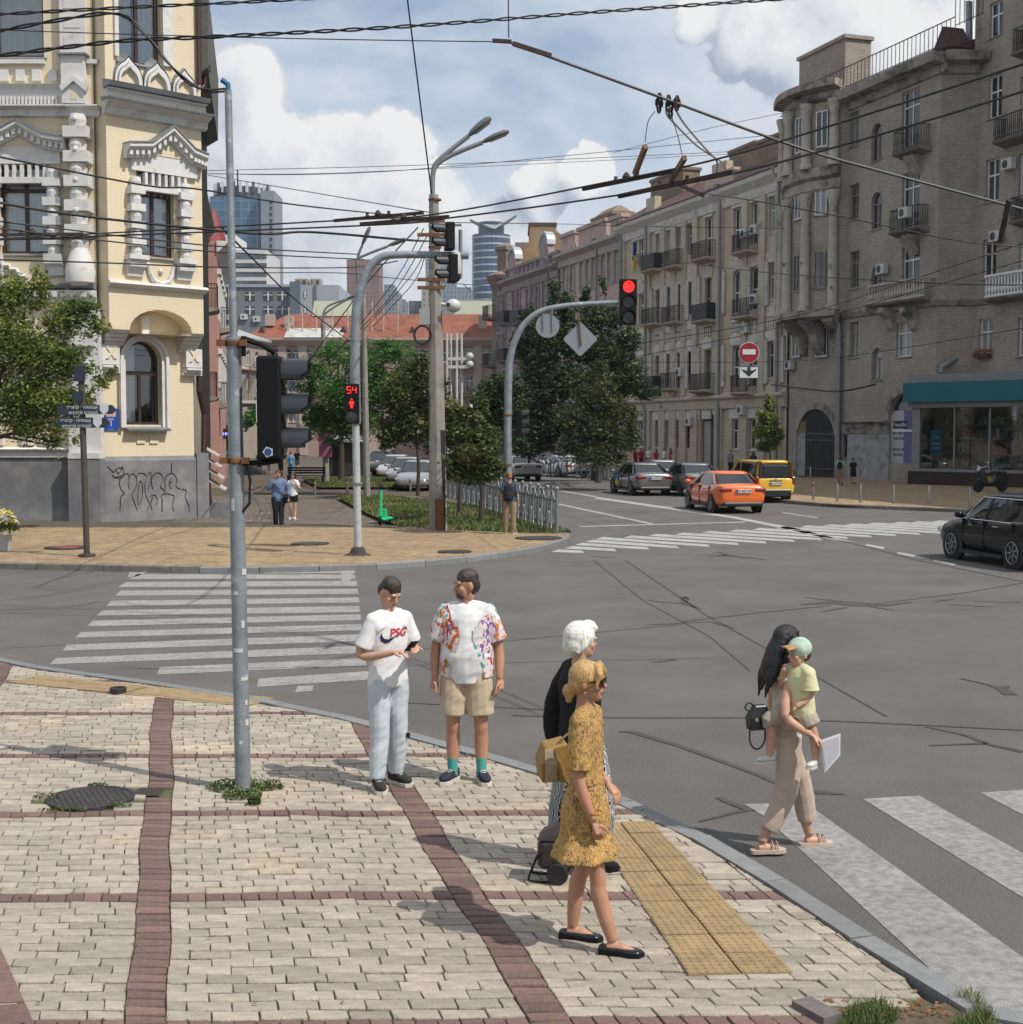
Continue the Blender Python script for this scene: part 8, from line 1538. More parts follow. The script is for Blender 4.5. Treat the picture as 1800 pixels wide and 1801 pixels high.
def cloth(n,c,**k): return M(n,c,.85,var=k.pop('var',.06),vs=6,bump=.15,bs=140,spec=.25,**k)
def pattern(n,base,cols,sc,th,stretch=(1,1,1),warp=.3):
 m = cloth(n,base); t = m.node_tree; N = t.nodes; L = t.links; b = N['Principled BSDF']; src = b.inputs['Base Color'].links[0].from_socket; tcn = N.new('ShaderNodeTexCoord'); mp = N.new('ShaderNodeMapping'); mp.inputs['Scale'].default_value = stretch; L.new(tcn.outputs['Object'],mp.inputs[0])
 nz = N.new('ShaderNodeTexNoise'); nz.inputs['Scale'].default_value = sc * 1.3; L.new(mp.outputs[0],nz.inputs['Vector']); ad = N.new('ShaderNodeMix'); ad.data_type = 'VECTOR'; ad.inputs['Factor'].default_value = warp * .12; L.new(mp.outputs[0],ad.inputs['A']); L.new(nz.outputs['Color'],ad.inputs['B'])
 v = N.new('ShaderNodeTexVoronoi'); v.inputs['Scale'].default_value = sc; L.new(ad.outputs['Result'],v.inputs['Vector']); r = N.new('ShaderNodeMapRange'); L.new(v.outputs['Distance'],r.inputs[0]); r.inputs[1].default_value = th; r.inputs[2].default_value = th + .04; r.inputs[3].default_value = 1; r.inputs[4].default_value = 0
 s = N.new('ShaderNodeSeparateColor'); L.new(v.outputs['Color'],s.inputs[0]); cr = N.new('ShaderNodeValToRGB'); cr.color_ramp.interpolation = 'CONSTANT'; L.new(s.outputs[0],cr.inputs[0]); E = cr.color_ramp.elements
 E[0].color = (*cols[0],1); E[1].position = 1 / len(cols); E[1].color = (*cols[1],1)
 for i,c in enumerate(cols[2:],2): e = E.new(i / len(cols)); e.color = (*c,1)
 mx = N.new('ShaderNodeMix'); mx.data_type = 'RGBA'; L.new(r.outputs[0],mx.inputs['Factor']); L.new(src,mx.inputs['A']); L.new(cr.outputs[0],mx.inputs['B']); L.new(mx.outputs['Result'],b.inputs['Base Color']); return m
hairm = lambda n,c: M(n,c,.42,var=.35,vs=2,stretch=(40,40,5),bump=.5,bs=2.5,spec=.5)
eyem = M('eye_dark',(.02,.013,.01),.2,var=0); lipm = M('lips',(.3,.1,.085),.5,var=0)
def hand(mb,w,d,up,s=1.0,curl=.5,thumb=1):
 w,d = Vector(w),Vector(d).normalized(); up = Vector(up); up = (up - d * up.dot(d)).normalized(); sd = d.cross(up)
 mb.tube([w,w + d * .03 * s,w + d * .085 * s],[.026 * s,.036 * s,.036 * s],10,flat=.5)
 for i,ln in enumerate((.068,.08,.074,.056)):
  b = w + d * .08 * s + sd * (.028 - .0187 * i) * s; pts = [b - d * .02 * s]; a = .15; p = b
  for k in range(3): pts.append(p); a += curl * .75; p = p + (d * math.cos(a) - up * math.sin(a)) * (ln * (.42,.33,.25)[k] * s)
  mb.tube(pts + [p],[.0088 * s,.0092 * s,.0088 * s,.008 * s,.0062 * s],7)
 b = w + d * .03 * s + sd * .026 * thumb * s; mb.tube([b,b + (d * .6 + sd * thumb * .55 - up * .35) * .042 * s,b + (d * 1.0 + sd * thumb * .45 - up * .8 * curl) * .075 * s],[.013 * s,.0115 * s,.0075 * s],7)
def person(label,loc,rz,H=1.75,skin=skA,arms=None,legs=None,head=(0,0),top=None,bottom=None,shoe=None,hair=None,vox=.0075,build=1.0,belly=0.0,hands=True,face=True,lean=0.0,sock=None,group='pedestrians',name='person',curl=.5,hs=1.0):
 s = H / 1.75; o = thing(name,label,'person',loc,rz,group); B = build; V = lambda *q: Vector(q)
 A = arms or (((-.225,.02,1.13),(-.24,-.03,.87)),((.225,.02,1.13),(.24,-.03,.87))); Lg = legs or (((-.1,-.01,.49),(-.105,.01,.08)),((.1,-.01,.49),(.105,.01,.08)))
 sh = [V(-.16 * B,lean,1.4),V(.16 * B,lean,1.4)]; hp = [V(-.092 * B,0,.9),V(.092 * B,0,.9)]
 def torso(mb,e,z0,z1=1.5,wd=1.0,f=.62):
  prof = [(.8,.16,0),(.92,.172,0),(1.02,.158,.02),(1.12,.15,.03),(1.25,.158,.0),(1.34,.158,0),(1.4,.128,0),(1.44,.09,0),(1.5,.058,0)]
  P_ = [(z,r) for z,r,b in prof]; rr = []; pts = []
  for z in lin(z0,z1,12):
   r = float(np.interp(z,[p[0] for p in P_],[p[1] for p in P_])) * B * wd; bl = belly * max(0,1 - abs(z - 1.08) / .2); k = min(1,max(0,(z - .9) / .5)); pts.append(V(0,lean * k - bl * .5,z)); rr.append(r + e + bl * .4)
  mb.tube(pts,rr,20,flat=f + belly)
 def limb(mb,pts,rr,e=0,fl=1.0): mb.tube(catmull([V(*p) for p in pts],4),list(np.interp(lin(0,1,(len(pts) - 1) * 4 + 1),lin(0,1,len(rr)),rr) + e),12,flat=fl)
 def bars(mb,r): [mb.tube([V(0,lean,1.45),q.lerp(V(0,lean,1.45),.45) + V(0,0,.008),q],[r * .8,r,r * 1.05],10) for q in sh]
 m = MB(); torso(m,-.008,.84,1.44); bars(m,.05 * B)
 for i,(el,wr) in enumerate(A):
  el,wr = V(*el),V(*wr); limb(m,(sh[i],el,wr),(.052 * B,.046 * B,.04 * B,.038 * B,.026 * B)); d = (wr - el).normalized()
  if hands: hand(m,wr,d,V(0,-1,0) if abs(d.z) > .7 and False else (V((1,-1)[i] * 1.0,0,0) * -1 if abs(d.z) > .7 else V(0,0,1)),s * 1.04,curl,(1 if i else -1) * (1 if abs(d.z) > .7 else -1))
 for i,(kn,an) in enumerate(Lg):
  kn,an = V(*kn),V(*an); cf = kn.lerp(an,.33) + V(0,.018,0); limb(m,(hp[i],kn,cf,an),(.088 * B,.072 * B,.055 * B,.052 * B,.056 * B,.05 * B,.034 * B)); tz = shoe[3][i] if shoe and len(shoe) > 3 else rad((-14,14)[i]); f = V(math.sin(tz),-math.cos(tz),0); m.tube([an + V(0,.035,-.035),an + f * .06 + V(0,0,-.04),an + f * .13 + V(0,0,-.052)],[.034,.034,.02],9)
 hc = V(0,lean - .012,1.62); HM = Matrix.Translation(hc) @ Matrix.Rotation(rad(head[0]),4,'Z') @ Matrix.Rotation(rad(head[1]),4,'X') @ Matrix.Scale(hs,4)
 h = MB(); h.ball((0,.012,.03),(.076,.095,.1),18,12); h.ball((0,-.022,-.045),(.06,.066,.072),16,10); h.ball((0,-.058,-.086),(.03,.028,.024)); h.tube([(0,-.08,.022),(0,-.104,-.018),(0,-.106,-.03)],[.011,.014,.015],8); h.ball((0,-.086,-.052),(.026,.013,.014))
 for q in (-1,1): h.ball((q * .03,-.082,.03),(.024,.014,.011)); h.ball((q * .044,-.06,-.022),(.022,.022,.024)); h.ball((q * .077,.012,-.008),(.01,.021,.032))
 m.v,m.f,m.m
 m.add([HM @ Vector(v) for v in h.v],h.f); m.tube([V(0,lean * .9 + .01,1.42),V(0,lean + .006,1.5),HM @ V(0,.018,-.06)],[.066 * B ** .5,.052,.054],12)
 body = remesh(m,vox,3); body.transform(Matrix.Scale(s,4)); put(body,'body',skin,o)
 X = Matrix.Scale(s,4) @ HM
 def hpart(mb,nm,mat,par=o):
  q = mb.build(nm,mat,par,smooth=True); q.data.transform(X); return q
 if face:
  for q in (-1,1):
   e = MB(); e.ball((q * .031,-.0855,.008),(.0105,.006,.0042),8,6); hpart(e,'eye',eyem); e = MB(); e.tube([(q * .014,-.094,.03),(q * .034,-.093,.036),(q * .052,-.081,.03)],[.0025,.003,.002],6); hpart(e,'eyebrow',hair[0] if hair and hair[2] else M('brow_dark',(.06,.035,.025),.8))
  e = MB(); e.ball((0,-.0965,-.05),(.021,.005,.0045),10,6); e.ball((0,-.095,-.058),(.018,.005,.005),10,6); hpart(e,'lips',lipm)
 if hair:
  hm_ = MB(); hair[1](hm_); hh = remesh(hm_,max(vox,.007),2,.0035,28); hh.transform(X); put(hh,'hair',hair[0],o)
 out = {'o': o,'X': X,'s': s,'A': A}
 if bottom:
  mat,kind,zl,e = bottom[:4]; m = MB()
  if kind == 'skirt':
   rr = bottom[4]; m.tube([V(0,y,z) for z,r,y in rr],[r for z,r,y in rr],36,flat=.72); me = remesh(m,vox,6,.006,14)
   for v in me.vertices: k = max(0,min(1,(rr[0][0] - v.co.z) / (rr[0][0] - rr[-1][0]))); a = math.atan2(v.co.y,v.co.x); v.co.x += math.cos(a) * .014 * k * math.sin(a * 9 + 1); v.co.y += math.sin(a) * .014 * k * math.sin(a * 9 + 1)
  else:
   m.tube([V(0,0,.84),V(0,0,.93),V(0,-.005,1.0)],[.155 * B + e * .4,.168 * B + e * .3,.158 * B + .008],18,flat=.66)
   for i,(kn,an) in enumerate(Lg):
    kn,an = V(*kn),V(*an); t = (zl - kn.z) / (an.z - kn.z)
    if t > 0: endp = kn.lerp(an,min(t,1)); limb(m,(hp[i] + V(0,0,.02),kn,endp),(.1 * B + e * .3,.092 * B + e * .6,.068 + e,.06 + e,.052 + e))
    else: t = (zl - hp[i].z) / (kn.z - hp[i].z); endp = hp[i].lerp(kn,t); limb(m,(hp[i] + V(0,0,.02),hp[i].lerp(endp,.5),endp),(.1 * B + e * .3,.096 * B + e,.088 + e * 1.3))
   me = remesh(m,vox,8,.007,9,3)
  me.transform(Matrix.Scale(s,4)); out['bottom'] = put(me,'trousers' if kind == 'trousers' else kind,mat,o)
 if top:
  mat,sl,hem,e = top[:4]; wide = top[4] if len(top) > 4 else 1.0; m = MB(); torso(m,.012 + e * .8,hem,1.462,wide); bars(m,.056 * B + e * .4); [(m.ball(q,.062 * B + e * .5,14,10),m.tube([q,q * .6 + V(0,lean * .4 - .012,.5)],[.058 * B + e * .4,.088 * B + e * .3],12)) for q in sh]
  for i,(el,wr) in enumerate(A):
   el,wr = V(*el),V(*wr)
   if sl <= 0: continue
   if sl <= 1: t = sl; pts = (sh[i],sh[i].lerp(el,t * .5),sh[i].lerp(el,t)); rr = (.06 * B + e * .4,.061 * B + e * .9,.061 * B + e * 1.7)
   else: pts = (sh[i],el,el.lerp(wr,sl - 1)); rr = (.06 * B + e * .5,.055 * B + e,.05 * B + e,.048 * B + e,.036 * B + e)
   limb(m,pts,rr)
  me = remesh(m,vox,11,.0075,8,1); me.transform(Matrix.Scale(s,4)); out['top'] = put(me,top[5] if len(top) > 5 else 'shirt',mat,o)
 if sock:
  m = MB()
  for kn,an in Lg: kn,an = V(*kn),V(*an); m.tube([an + V(0,.0,-.03),an + (kn - an).normalized() * .12],[.04,.045],12)
  q = m.build('socks',sock,o,smooth='auto'); q.data.transform(Matrix.Scale(s,4))
 if shoe:
  sm_,so_ = shoe[:2]; ht = shoe[2] if len(shoe) > 2 else .11
  for i,(kn,an) in enumerate(Lg):
   a = V(*an); tz = shoe[3][i] if len(shoe) > 3 else rad((-14,14)[i]); g = a.z - .08; R3 = Matrix.Translation(V(a.x,a.y,g)) @ Matrix.Rotation(tz,4,'Z'); m = MB()
   def ol(k,z,y0=.0): return [(k * x,y + y0,z) for x,y in ((0,.09),(.03,.08),(.038,.03),(.036,-.04),(.05,-.11),(.042,-.165),(0,-.195),(-.042,-.165),(-.05,-.11),(-.036,-.04),(-.038,.03),(-.03,.08))]
   kz = min(1,ht / .1); m.loft([ol(.98,.028 * kz),ol(1,.05 * kz),[(x * .95,y if y > -.05 else y * .97,(.085 if y > -.07 else .07) * kz) for x,y,z in ol(1,0)],[(x * .8,y * .8 + .01,ht if y > -.05 else .085 * kz) for x,y,z in ol(1,0)]]); q = m.build('shoe',sm_,o,smooth=True); md = q.modifiers.new('s','SUBSURF'); md.levels = md.render_levels = 1
   q.data.transform(Matrix.Scale(s,4) @ R3); m = MB(); m.loft([ol(1.04,0),ol(1.07,.012),ol(1.07,.03)]); q2 = m.build('sole',so_,q,smooth='auto')
   if ht > .1 and vox < .009:
    lc = MB(); [lc.tube([(-.026,-.045 - .022 * k,.094 - .009 * k),(0,-.05 - .022 * k,.104 - .01 * k),(.026,-.045 - .022 * k,.094 - .009 * k)],.004,5) for k in range(4)]; lq = lc.build('laces',MATS['cloth_white'],q); lq.data.transform(Matrix.Scale(s,4) @ R3)
   q2.data.transform(Matrix.Scale(s,4) @ R3)
 return out
def decal(par,sur,pts_faces,name,mat,off=.004):
 vs,fs = pts_faces; bv = BVHTree.FromPolygons([v.co.copy() for v in sur.data.vertices],[tuple(p.vertices) for p in sur.data.polygons]); out = []
 for x,z in vs: h = bv.ray_cast(Vector((x,-1,z)),Vector((0,1,0))); out.append((x,(h[0].y if h[0] else -.15) - off,z))
 me = bpy.data.meshes.new(name); me.from_pydata(out,[],fs); me.materials.append(mat); ob = bpy.data.objects.new(name,me); COL.objects.link(ob); ob.parent = par; return ob
def short_hair(m): m.ball((0,.013,.057),(.0775,.0945,.084),18,12); m.ball((0,.034,.022),(.0785,.073,.085),16,10); m.ball((0,.05,.0),(.074,.066,.075),14,9)
def long_hair(m):
 m.ball((0,.02,.04),(.09,.108,.1),18,12); m.tube([(0,.05,.05),(0,.09,-.06),(.0,.12,-.18),(.02,.14,-.28)],[.09,.1,.105,.06],14,flat=.65); [m.tube([(x,.1,-.12),(x * 1.1,.14 + .02 * (i % 2),-.26),(x * 1.2 + .02,.15,-.34 - .05 * (i % 3))],[.035,.03,.006],7) for i,x in enumerate((-.09,-.06,-.03,0,.03,.06,.09))]
 for q in (-1,1): m.tube([(q * .05,-.03,.1),(q * .08,-.01,.02),(q * .085,.03,-.1),(q * .07,.07,-.28)],[.03,.026,.03,.03],8)
def bun_hair(m): m.ball((0,.014,.04),(.088,.108,.098),18,12); m.ball((0,.06,-.01),(.078,.062,.07),14,9); m.ball((0,.125,-.06),(.038,.034,.042),12,8); m.tube([(0,.11,-.08),(0,.12,-.13)],[.03,.015],8); m.tube([(.02,-.06,.115),(.07,-.085,.06),(.082,-.062,-.02)],[.024,.02,.008],8); m.tube([(-.02,-.06,.115),(-.07,-.085,.06),(-.082,-.062,-.02)],[.024,.02,.008],8)
def bob_hair(m): m.ball((0,.025,.045),(.096,.116,.106),18,12); m.ball((0,.07,-.01),(.085,.07,.09),14,9); m.ball((.01,-.045,.105),(.068,.062,.05),14,9); m.tube([(-.04,-.08,.1),(.02,-.1,.095),(.07,-.07,.05)],[.022,.022,.016],9); [m.tube([(q * .08,-.02,.06),(q * .088,.02,-.02),(q * .07,.06,-.07)],[.025,.024,.02],8) for q in (-1,1)]
white_t = cloth('cloth_white',(.68,.68,.69)); denim = cloth('denim_pale',(.42,.48,.52),col2=(.55,.6,.63),c2s=5,c2t=.55,c2w=.15); beige = cloth('cloth_beige',(.46,.38,.27)); blackc = cloth('cloth_black',(.009,.009,.01)); navyc = M('canvas_navy',(.014,.016,.035),.8,var=.2,vs=30); solew = M('sole_white',(.55,.52,.46),.7,var=.1); hair_dk = hairm('hair_dark_brown',(.04,.026,.019)); hair_bl = hairm('hair_black',(.006,.006,.008)); hair_wh = hairm('hair_white',(.72,.7,.64)); hair_bd = hairm('hair_blonde',(.5,.3,.12))
q = P(684,1384); y = person('young man in white football T-shirt and pale jeans looking at his phone',q,rad(34),1.75,skA,(((-.245,.03,1.12),(-.085,-.24,1.16)),((.24,-.02,1.14),(.1,-.27,1.19))),(((-.1,-.03,.49),(-.13,-.04,.08)),((.09,.0,.49),(.1,.06,.08))),(14,33),(white_t,.78,.85,.013,1.0),(denim,'trousers',.1,.013),(M('shoe_black',(.02,.018,.018),.8,var=.4,vs=40),solew),(hair_dk,short_hair,1),build=.92,lean=-.02)
o = y['o']; shm = y['top']; swo = [(-.13,1.3),(-.128,1.27),(-.11,1.245),(-.08,1.24),(-.03,1.26),(.03,1.29),(.1,1.33),(.1,1.325),(.0,1.268),(-.07,1.215),(-.105,1.205),(-.135,1.225),(-.145,1.26)]
decal(o,shm,([(x + .02,z + .01) for x,z in swo],[(0,1,12),(1,2,11,12),(2,3,10,11),(3,4,9,10),(4,5,8,9),(5,6,7,8)]),'swoosh_print',M('print_navy',(.012,.014,.05),.7,var=0))
c = bpy.data.curves.new('t','FONT'); c.body = 'PSG'; c.size = .095; c.align_x = 'CENTER'; c.shear = .15; c.offset = .002; ob = bpy.data.objects.new('t',c); COL.objects.link(ob); me = bpy.data.meshes.new_from_object(ob); bpy.data.objects.remove(ob); bm = bmesh.new(); bm.from_mesh(me); bmesh.ops.triangulate(bm,faces=bm.faces); decal(o,shm,([(v.co.x + .03,v.co.y + 1.27) for v in bm.verts],[tuple(v.index for v in f.verts) for f in bm.faces]),'team_print',M('print_red',(.5,.02,.04),.7,var=0),.007); bm.free()
ph = thing('smartphone','black smartphone held by the young man in the white T-shirt','phone',root_mat(o) @ Vector((.03,-.335,1.215)),rad(34)); m = MB(); m.rbox(-.036,.036,-.075,.075,-.004,.004,.004); z_ = m.build('case',blk,ph); z_.rotation_euler = (rad(-38),0,0); m = MB(); m.bbox(-.033,.033,-.07,.07,.0045,.005); m.build('screen',M('screen_dark',(.02,.025,.03),.08,var=0),z_)
m = MB(); [m.box((x,yy,zz),(.016,.003,.02)) for x,yy,zz in ((.145,-.075,.43),)]; m.build('jean_tear',blackc,o)
q = P(822,1374); floral = pattern('print_floral',(.6,.55,.545),((.5,.13,.02),(.22,.1,.3),(.35,.03,.05),(.1,.36,.33),(.55,.18,.04)),11,.43,(1.2,1.2,.75),2.5)
y = person('bearded man in open printed shirt and beige shorts turning his head aside',q,rad(-4),1.79,skB,(((-.258,.03,1.11),(-.262,-.03,.86)),((.258,.03,1.11),(.27,-.03,.86))),(((-.115,-.015,.5),(-.12,.0,.08)),((.115,-.015,.5),(.12,.0,.08))),(-66,4),(white_t,.3,.83,.012,1.02),(beige,'shorts',.56,.02),(navyc,solew,.11,(rad(-24),rad(20))),(hair_dk,short_hair,1),build=1.05,belly=.06,sock=pattern('sock_teal',(.06,.33,.31),((.25,.3,.02),(.4,.3,.05)),40,.25)); o = y['o']
m = MB(); B = 1.05; m.tube([Vector((0,.0,z)) for z in (.87,1.0,1.15,1.3,1.38,1.43,1.475)],[.222,.218,.212,.202,.172,.13,.083],24,flat=.78); [(m.ball((q * .17,0,1.4),.074,14,10),m.tube([(q * .168,0,1.4),(q * .1,-.01,1.3)],[.076,.12],12),m.tube([Vector((0,0,1.455)),Vector((q * .09,0,1.452)),Vector((q * .17,0,1.405))],[.06,.068,.075],12)) for q in (-1,1)]
for i in (0,1): a = Vector(((-1,1)[i] * .168,0,1.4)); b_ = Vector(((-1,1)[i] * .258,.03,1.11)); m.tube([a,a.lerp(b_,.4),a.lerp(b_,.8)],[.076,.084,.092],14)
me = remesh(m,.0075,7,.008,9,5); bm = bmesh.new(); bm.from_mesh(me)
kill = [f for f in bm.faces if (f.calc_center_median().y < -.02 and abs(f.calc_center_median().x - .01) < .1 + .045 * math.sin(f.calc_center_median().z * 9) + (.035 if f.calc_center_median().z > 1.3 else 0)) or f.calc_center_median().z < .88 or (f.calc_center_median().z > 1.475)]
bmesh.ops.delete(bm,geom=kill,context='FACES'); bm.to_mesh(me); bm.free(); me.transform(Matrix.Scale(1.79 / 1.75,4)); put(me,'open_shirt',floral,o)
m = MB(); m.ball((0,-.05,-.072),(.05,.046,.042),14,9); m.ball((0,-.089,-.04),(.024,.012,.007)); be = remesh(m,.006,2); be.transform(y['X']); put(be,'beard',M('stubble',(.09,.05,.035),.9,var=.2),o)
maze = cloth('print_maze',(.55,.55,.56)); t = maze.node_tree; w_ = t.nodes.new('ShaderNodeTexWave'); w_.inputs['Scale'].default_value = 26; w_.inputs['Distortion'].default_value = 9; w_.inputs['Detail'].default_value = 0; w_.inputs['Detail Scale'].default_value = 1.1; tcn = t.nodes.new('ShaderNodeTexCoord'); t.links.new(tcn.outputs['Object'],w_.inputs['Vector']); cr = t.nodes.new('ShaderNodeValToRGB'); cr.color_ramp.interpolation = 'CONSTANT'; cr.color_ramp.elements[1].position = .55; cr.color_ramp.elements[0].color = (.012,.012,.016,1); cr.color_ramp.elements[1].color = (.5,.5,.5,1); t.links.new(w_.outputs['Fac'],cr.inputs[0]); t.links.new(cr.outputs[0],t.nodes['Principled BSDF'].inputs['Base Color'])
q = P(1020,1528); person('white haired woman in black top and maze patterned trousers facing the street',q,rad(112),1.66,skA,(((-.22,.04,1.14),(-.2,-.02,.9)),((.25,.08,1.13),(.22,.1,.88))),(((-.1,-.05,.49),(-.1,-.06,.08)),((.1,.02,.49),(.1,.08,.08))),(-2,2),(blackc,1.95,.78,.03,1.1),(maze,'trousers',.17,.085),(blackc,blackc,.08),(hair_wh,bob_hair,1),build=1.02)
q = P(972,1548); tr = thing('shopping_trolley','brown two wheeled shopping trolley standing behind the woman in black','trolley',q,rad(-8)); tr.scale = (.72,) * 3; brn = M('trolley_leather',(.035,.026,.022),.4,var=.2,bump=.3,bs=30)
m = MB(); m.rbox(-.13,.17,-.13,.13,.13,.4,.04); b_ = m.build('bag',brn,tr,bevel=.02); m = MB(); m.loft([[(-.13,-.13,.4),(.17,-.13,.4),(.17,.13,.4),(-.13,.13,.4)],[(-.08,-.07,.47),(.16,-.1,.49),(.16,.1,.49),(-.08,.07,.47)],[(.1,-.03,.55),(.17,-.04,.57),(.17,.04,.57),(.1,.03,.55)]]); m.build('flap',brn,b_)
for yy in (-.15,.15): m = MB(); m.lathe([(.055,-.012),(.09,-.016),(.1,0),(.09,.016),(.055,.012)],(.06,yy,.1),20,(0,1,0)); w_ = m.build('wheel',tyre,tr,smooth='auto'); m = MB(); m.lathe([(.058,.008),(.04,.014),(.001,.014)],(.06,yy,.1),14,(0,1,0)); m.build('hub',chrome,w_)
m = MB(); m.tube(catmull([Vector(p) for p in ((.06,-.12,.3),(-.1,-.12,.27),(-.2,-.12,.06),(-.17,-.12,.02),(.0,-.12,.02))],4),.011,6); m.tube(catmull([Vector(p) for p in ((.06,.12,.3),(-.1,.12,.27),(-.2,.12,.06),(-.17,.12,.02),(.0,.12,.02))],4),.011,6); m.tube([(.17,0,.2),(.2,0,1.0)],.012,6); m.build('frame',blk,tr)
dressm = pattern('print_mustard',(.44,.265,.085),((.1,.06,.08),(.2,.11,.03),(.27,.14,.04),(.09,.05,.06),(.5,.33,.14)),30,.45,(1,1,.6),2.2)
q = P(1030,1662); y = person('blonde woman in mustard patterned dress and sunglasses',q,rad(74),1.64,skB,(((-.205,-.0,1.1),(-.2,-.09,.83)),((.19,.03,1.12),(.1,-.12,.98))),(((-.09,-.09,.49),(-.1,-.19,.08)),((.09,.03,.49),(.08,.1,.08))),(2,0),(dressm,.92,1.03,.014,.93,'dress_bodice'),(dressm,'skirt',.5,0,((1.06,.135,0),(1.0,.148,0),(.85,.195,.005),(.72,.2,.005),(.69,.205,.005),(.6,.262,.005),(.565,.272,.005))),(M('patent_black',(.012,.012,.016),.15,var=0),blackc,.055,(0,0)),(hair_bd,bun_hair,1),build=.94); o = y['o']
m = MB()
for q_ in (-1,1): m.rbox(q_ * .034 - .028,q_ * .034 + .028,-.104,-.096,-.012,.03,.006); m.tube([(q_ * .062,-.1,.018),(q_ * .08,-.02,.012)],.005,5)
sg_ = m.build('sunglasses',M('glasses_black',(.008,.008,.008),.1,var=0),o); sg_.data.transform(y['X'])
m = MB(); m.tube([Vector((0,0,1.02)),Vector((0,0,1.055))],[.158,.157],24,flat=.68); q2 = m.build('belt',dressm,o,smooth='auto'); q2.data.transform(Matrix.Scale(y['s'],4)); m = MB(); a = Vector((-.206,-.112,.885)); m.tube([a + Vector((.034 * math.cos(v),.034 * math.sin(v),.006 * math.cos(v))) for v in lin(0,6.29,14)],.006,6); q2 = m.build('bracelet',M('leather_orange',(.4,.15,.02),.6),o); q2.data.transform(Matrix.Scale(y['s'],4))
m = MB(); [m.ball((q_ * .08,.0,-.05),.008,6,4) for q_ in (-1,1)]; q2 = m.build('earrings',chrome,o); q2.data.transform(y['X'])
bagc = D(970,1335,8.1); bg_ = thing('tote_bag','mustard and tan striped tote bag on the shoulder of the blonde woman','bag',bagc,rad(8)); bg_.scale = (.8,) * 3; sc3 = (M('bag_mustard',(.27,.155,.035),.6),M('bag_tan',(.38,.31,.2),.6),M('bag_brown',(.13,.07,.035),.6))
m = MB(); m.loft([[(-.09,-.13,-.15),(.1,-.11,-.15),(.1,.11,-.15),(-.09,.13,-.15)],[(-.1,-.16,.0),(.11,-.15,.02),(.11,.15,.02),(-.1,.16,.0)],[(-.06,-.13,.11),(.1,-.12,.15),(.1,.12,.15),(-.06,.13,.11)]]); b_ = m.build('body',sc3[0],bg_,bevel=.015); m = MB(); m.loft([[(-.075,-.1605,z),(-.01,-.158 + .02 * (z < -.1),z)] for z in (-.14,0,.1)],cap=False,closed=False); m.loft([[(x,-.166 + .03 * (abs(z) > .05),z) for x in (-.07,.02)] for z in (-.13,0,.11)],cap=False,closed=False); m.build('pale_stripe',sc3[1],b_); m = MB(); m.prism([(.04,-.17,-.14),(.1,-.16,-.14),(.105,-.165,.14),(.0,-.165,.12)],(0,.02,0)); m.build('brown_stripe',sc3[0],b_); m = MB(); m.tube(catmull([Vector(p) for p in ((.02,-.1,.12),(.07,-.08,.17),(.13,-.05,.2),(.12,-.1,.13))],4),.009,6); m.build('handle',sc3[2],b_)
linen = cloth('linen_sand',(.44,.35,.28)); topc = cloth('knit_cream',(.58,.5,.43)); q = P(1379,1496,ROAD)
y = person('dark haired woman in sand trousers carrying a child over the crossing',q,rad(98),1.66,skA,(((-.29,.1,1.12),(-.34,-.08,.98)),((.2,.04,1.12),(.2,-.04,.9))),(((-.09,.02,.49),(-.1,.21,.1)),((.09,-.16,.5),(.09,-.24,.08))),(8,6),(topc,.25,.98,.01,.95,'top'),(linen,'trousers',.2,.02),(M('sandal_nude',(.38,.25,.19),.6),M('sandal_sole',(.5,.4,.33),.7),.032,(0,0)),(hair_bl,long_hair,1),build=.93); o = y['o']
m = MB()
for ax,ay,az in ((-.1,.21,.1),(.09,-.24,.08)):
 for dz,dy,r in ((.03,.0,.042),(-.035,-.075,.042),(-.045,-.115,.046)): m.tube([Vector((ax + r * math.cos(v),ay + dy + .7 * r * math.sin(v) * (dz > 0),az + dz + (.02 * abs(math.sin(v)) + .028 * math.sin(v)) * (dz < 0))) for v in lin(0,6.2832 if dz > 0 else math.pi,12)],.006,5)
q2 = m.build('sandal_straps',MATS['sandal_nude'],o); q2.data.transform(Matrix.Scale(y['s'],4))
mo = root_mat(o); hb = thing('handbag','black handbag with hanging strap on the back of the dark haired woman','bag',mo @ Vector((-.1,.24,1.02)),rad(20)); hb.scale = (.62,) * 3; lb_ = M('leather_black',(.01,.01,.011),.35,var=.1); m = MB(); m.loft([[(-.12,-.07,-.15),(.12,-.07,-.15),(.12,.07,-.15),(-.12,.07,-.15)],[(-.13,-.08,0),(.13,-.08,0),(.13,.08,0),(-.13,.08,0)],[(-.06,-.04,.14),(.1,-.04,.14),(.1,.04,.14),(-.06,.04,.14)]]); b_ = m.build('body',lb_,hb,bevel=.02)
m = MB(); m.tube(catmull([Vector(p) for p in ((-.12,-.03,-.1),(-.13,-.05,-.28),(-.04,-.05,-.37),(.06,-.04,-.3),(.08,-.03,-.14))],4),.011,6); m.build('strap',lb_,b_); m = MB(); m.tube(catmull([Vector(p) for p in ((-.05,0,.13),(-.13,0,.17),(-.17,0,.11),(-.12,0,.07))],4),.01,6); m.build('carry_handle',lb_,b_); m = MB(); m.lathe([(.02,0),(.024,.004),(.014,.006)],(-.06,-.082,-.02),10,(0,-1,0)); m.build('buckle',chrome,b_)
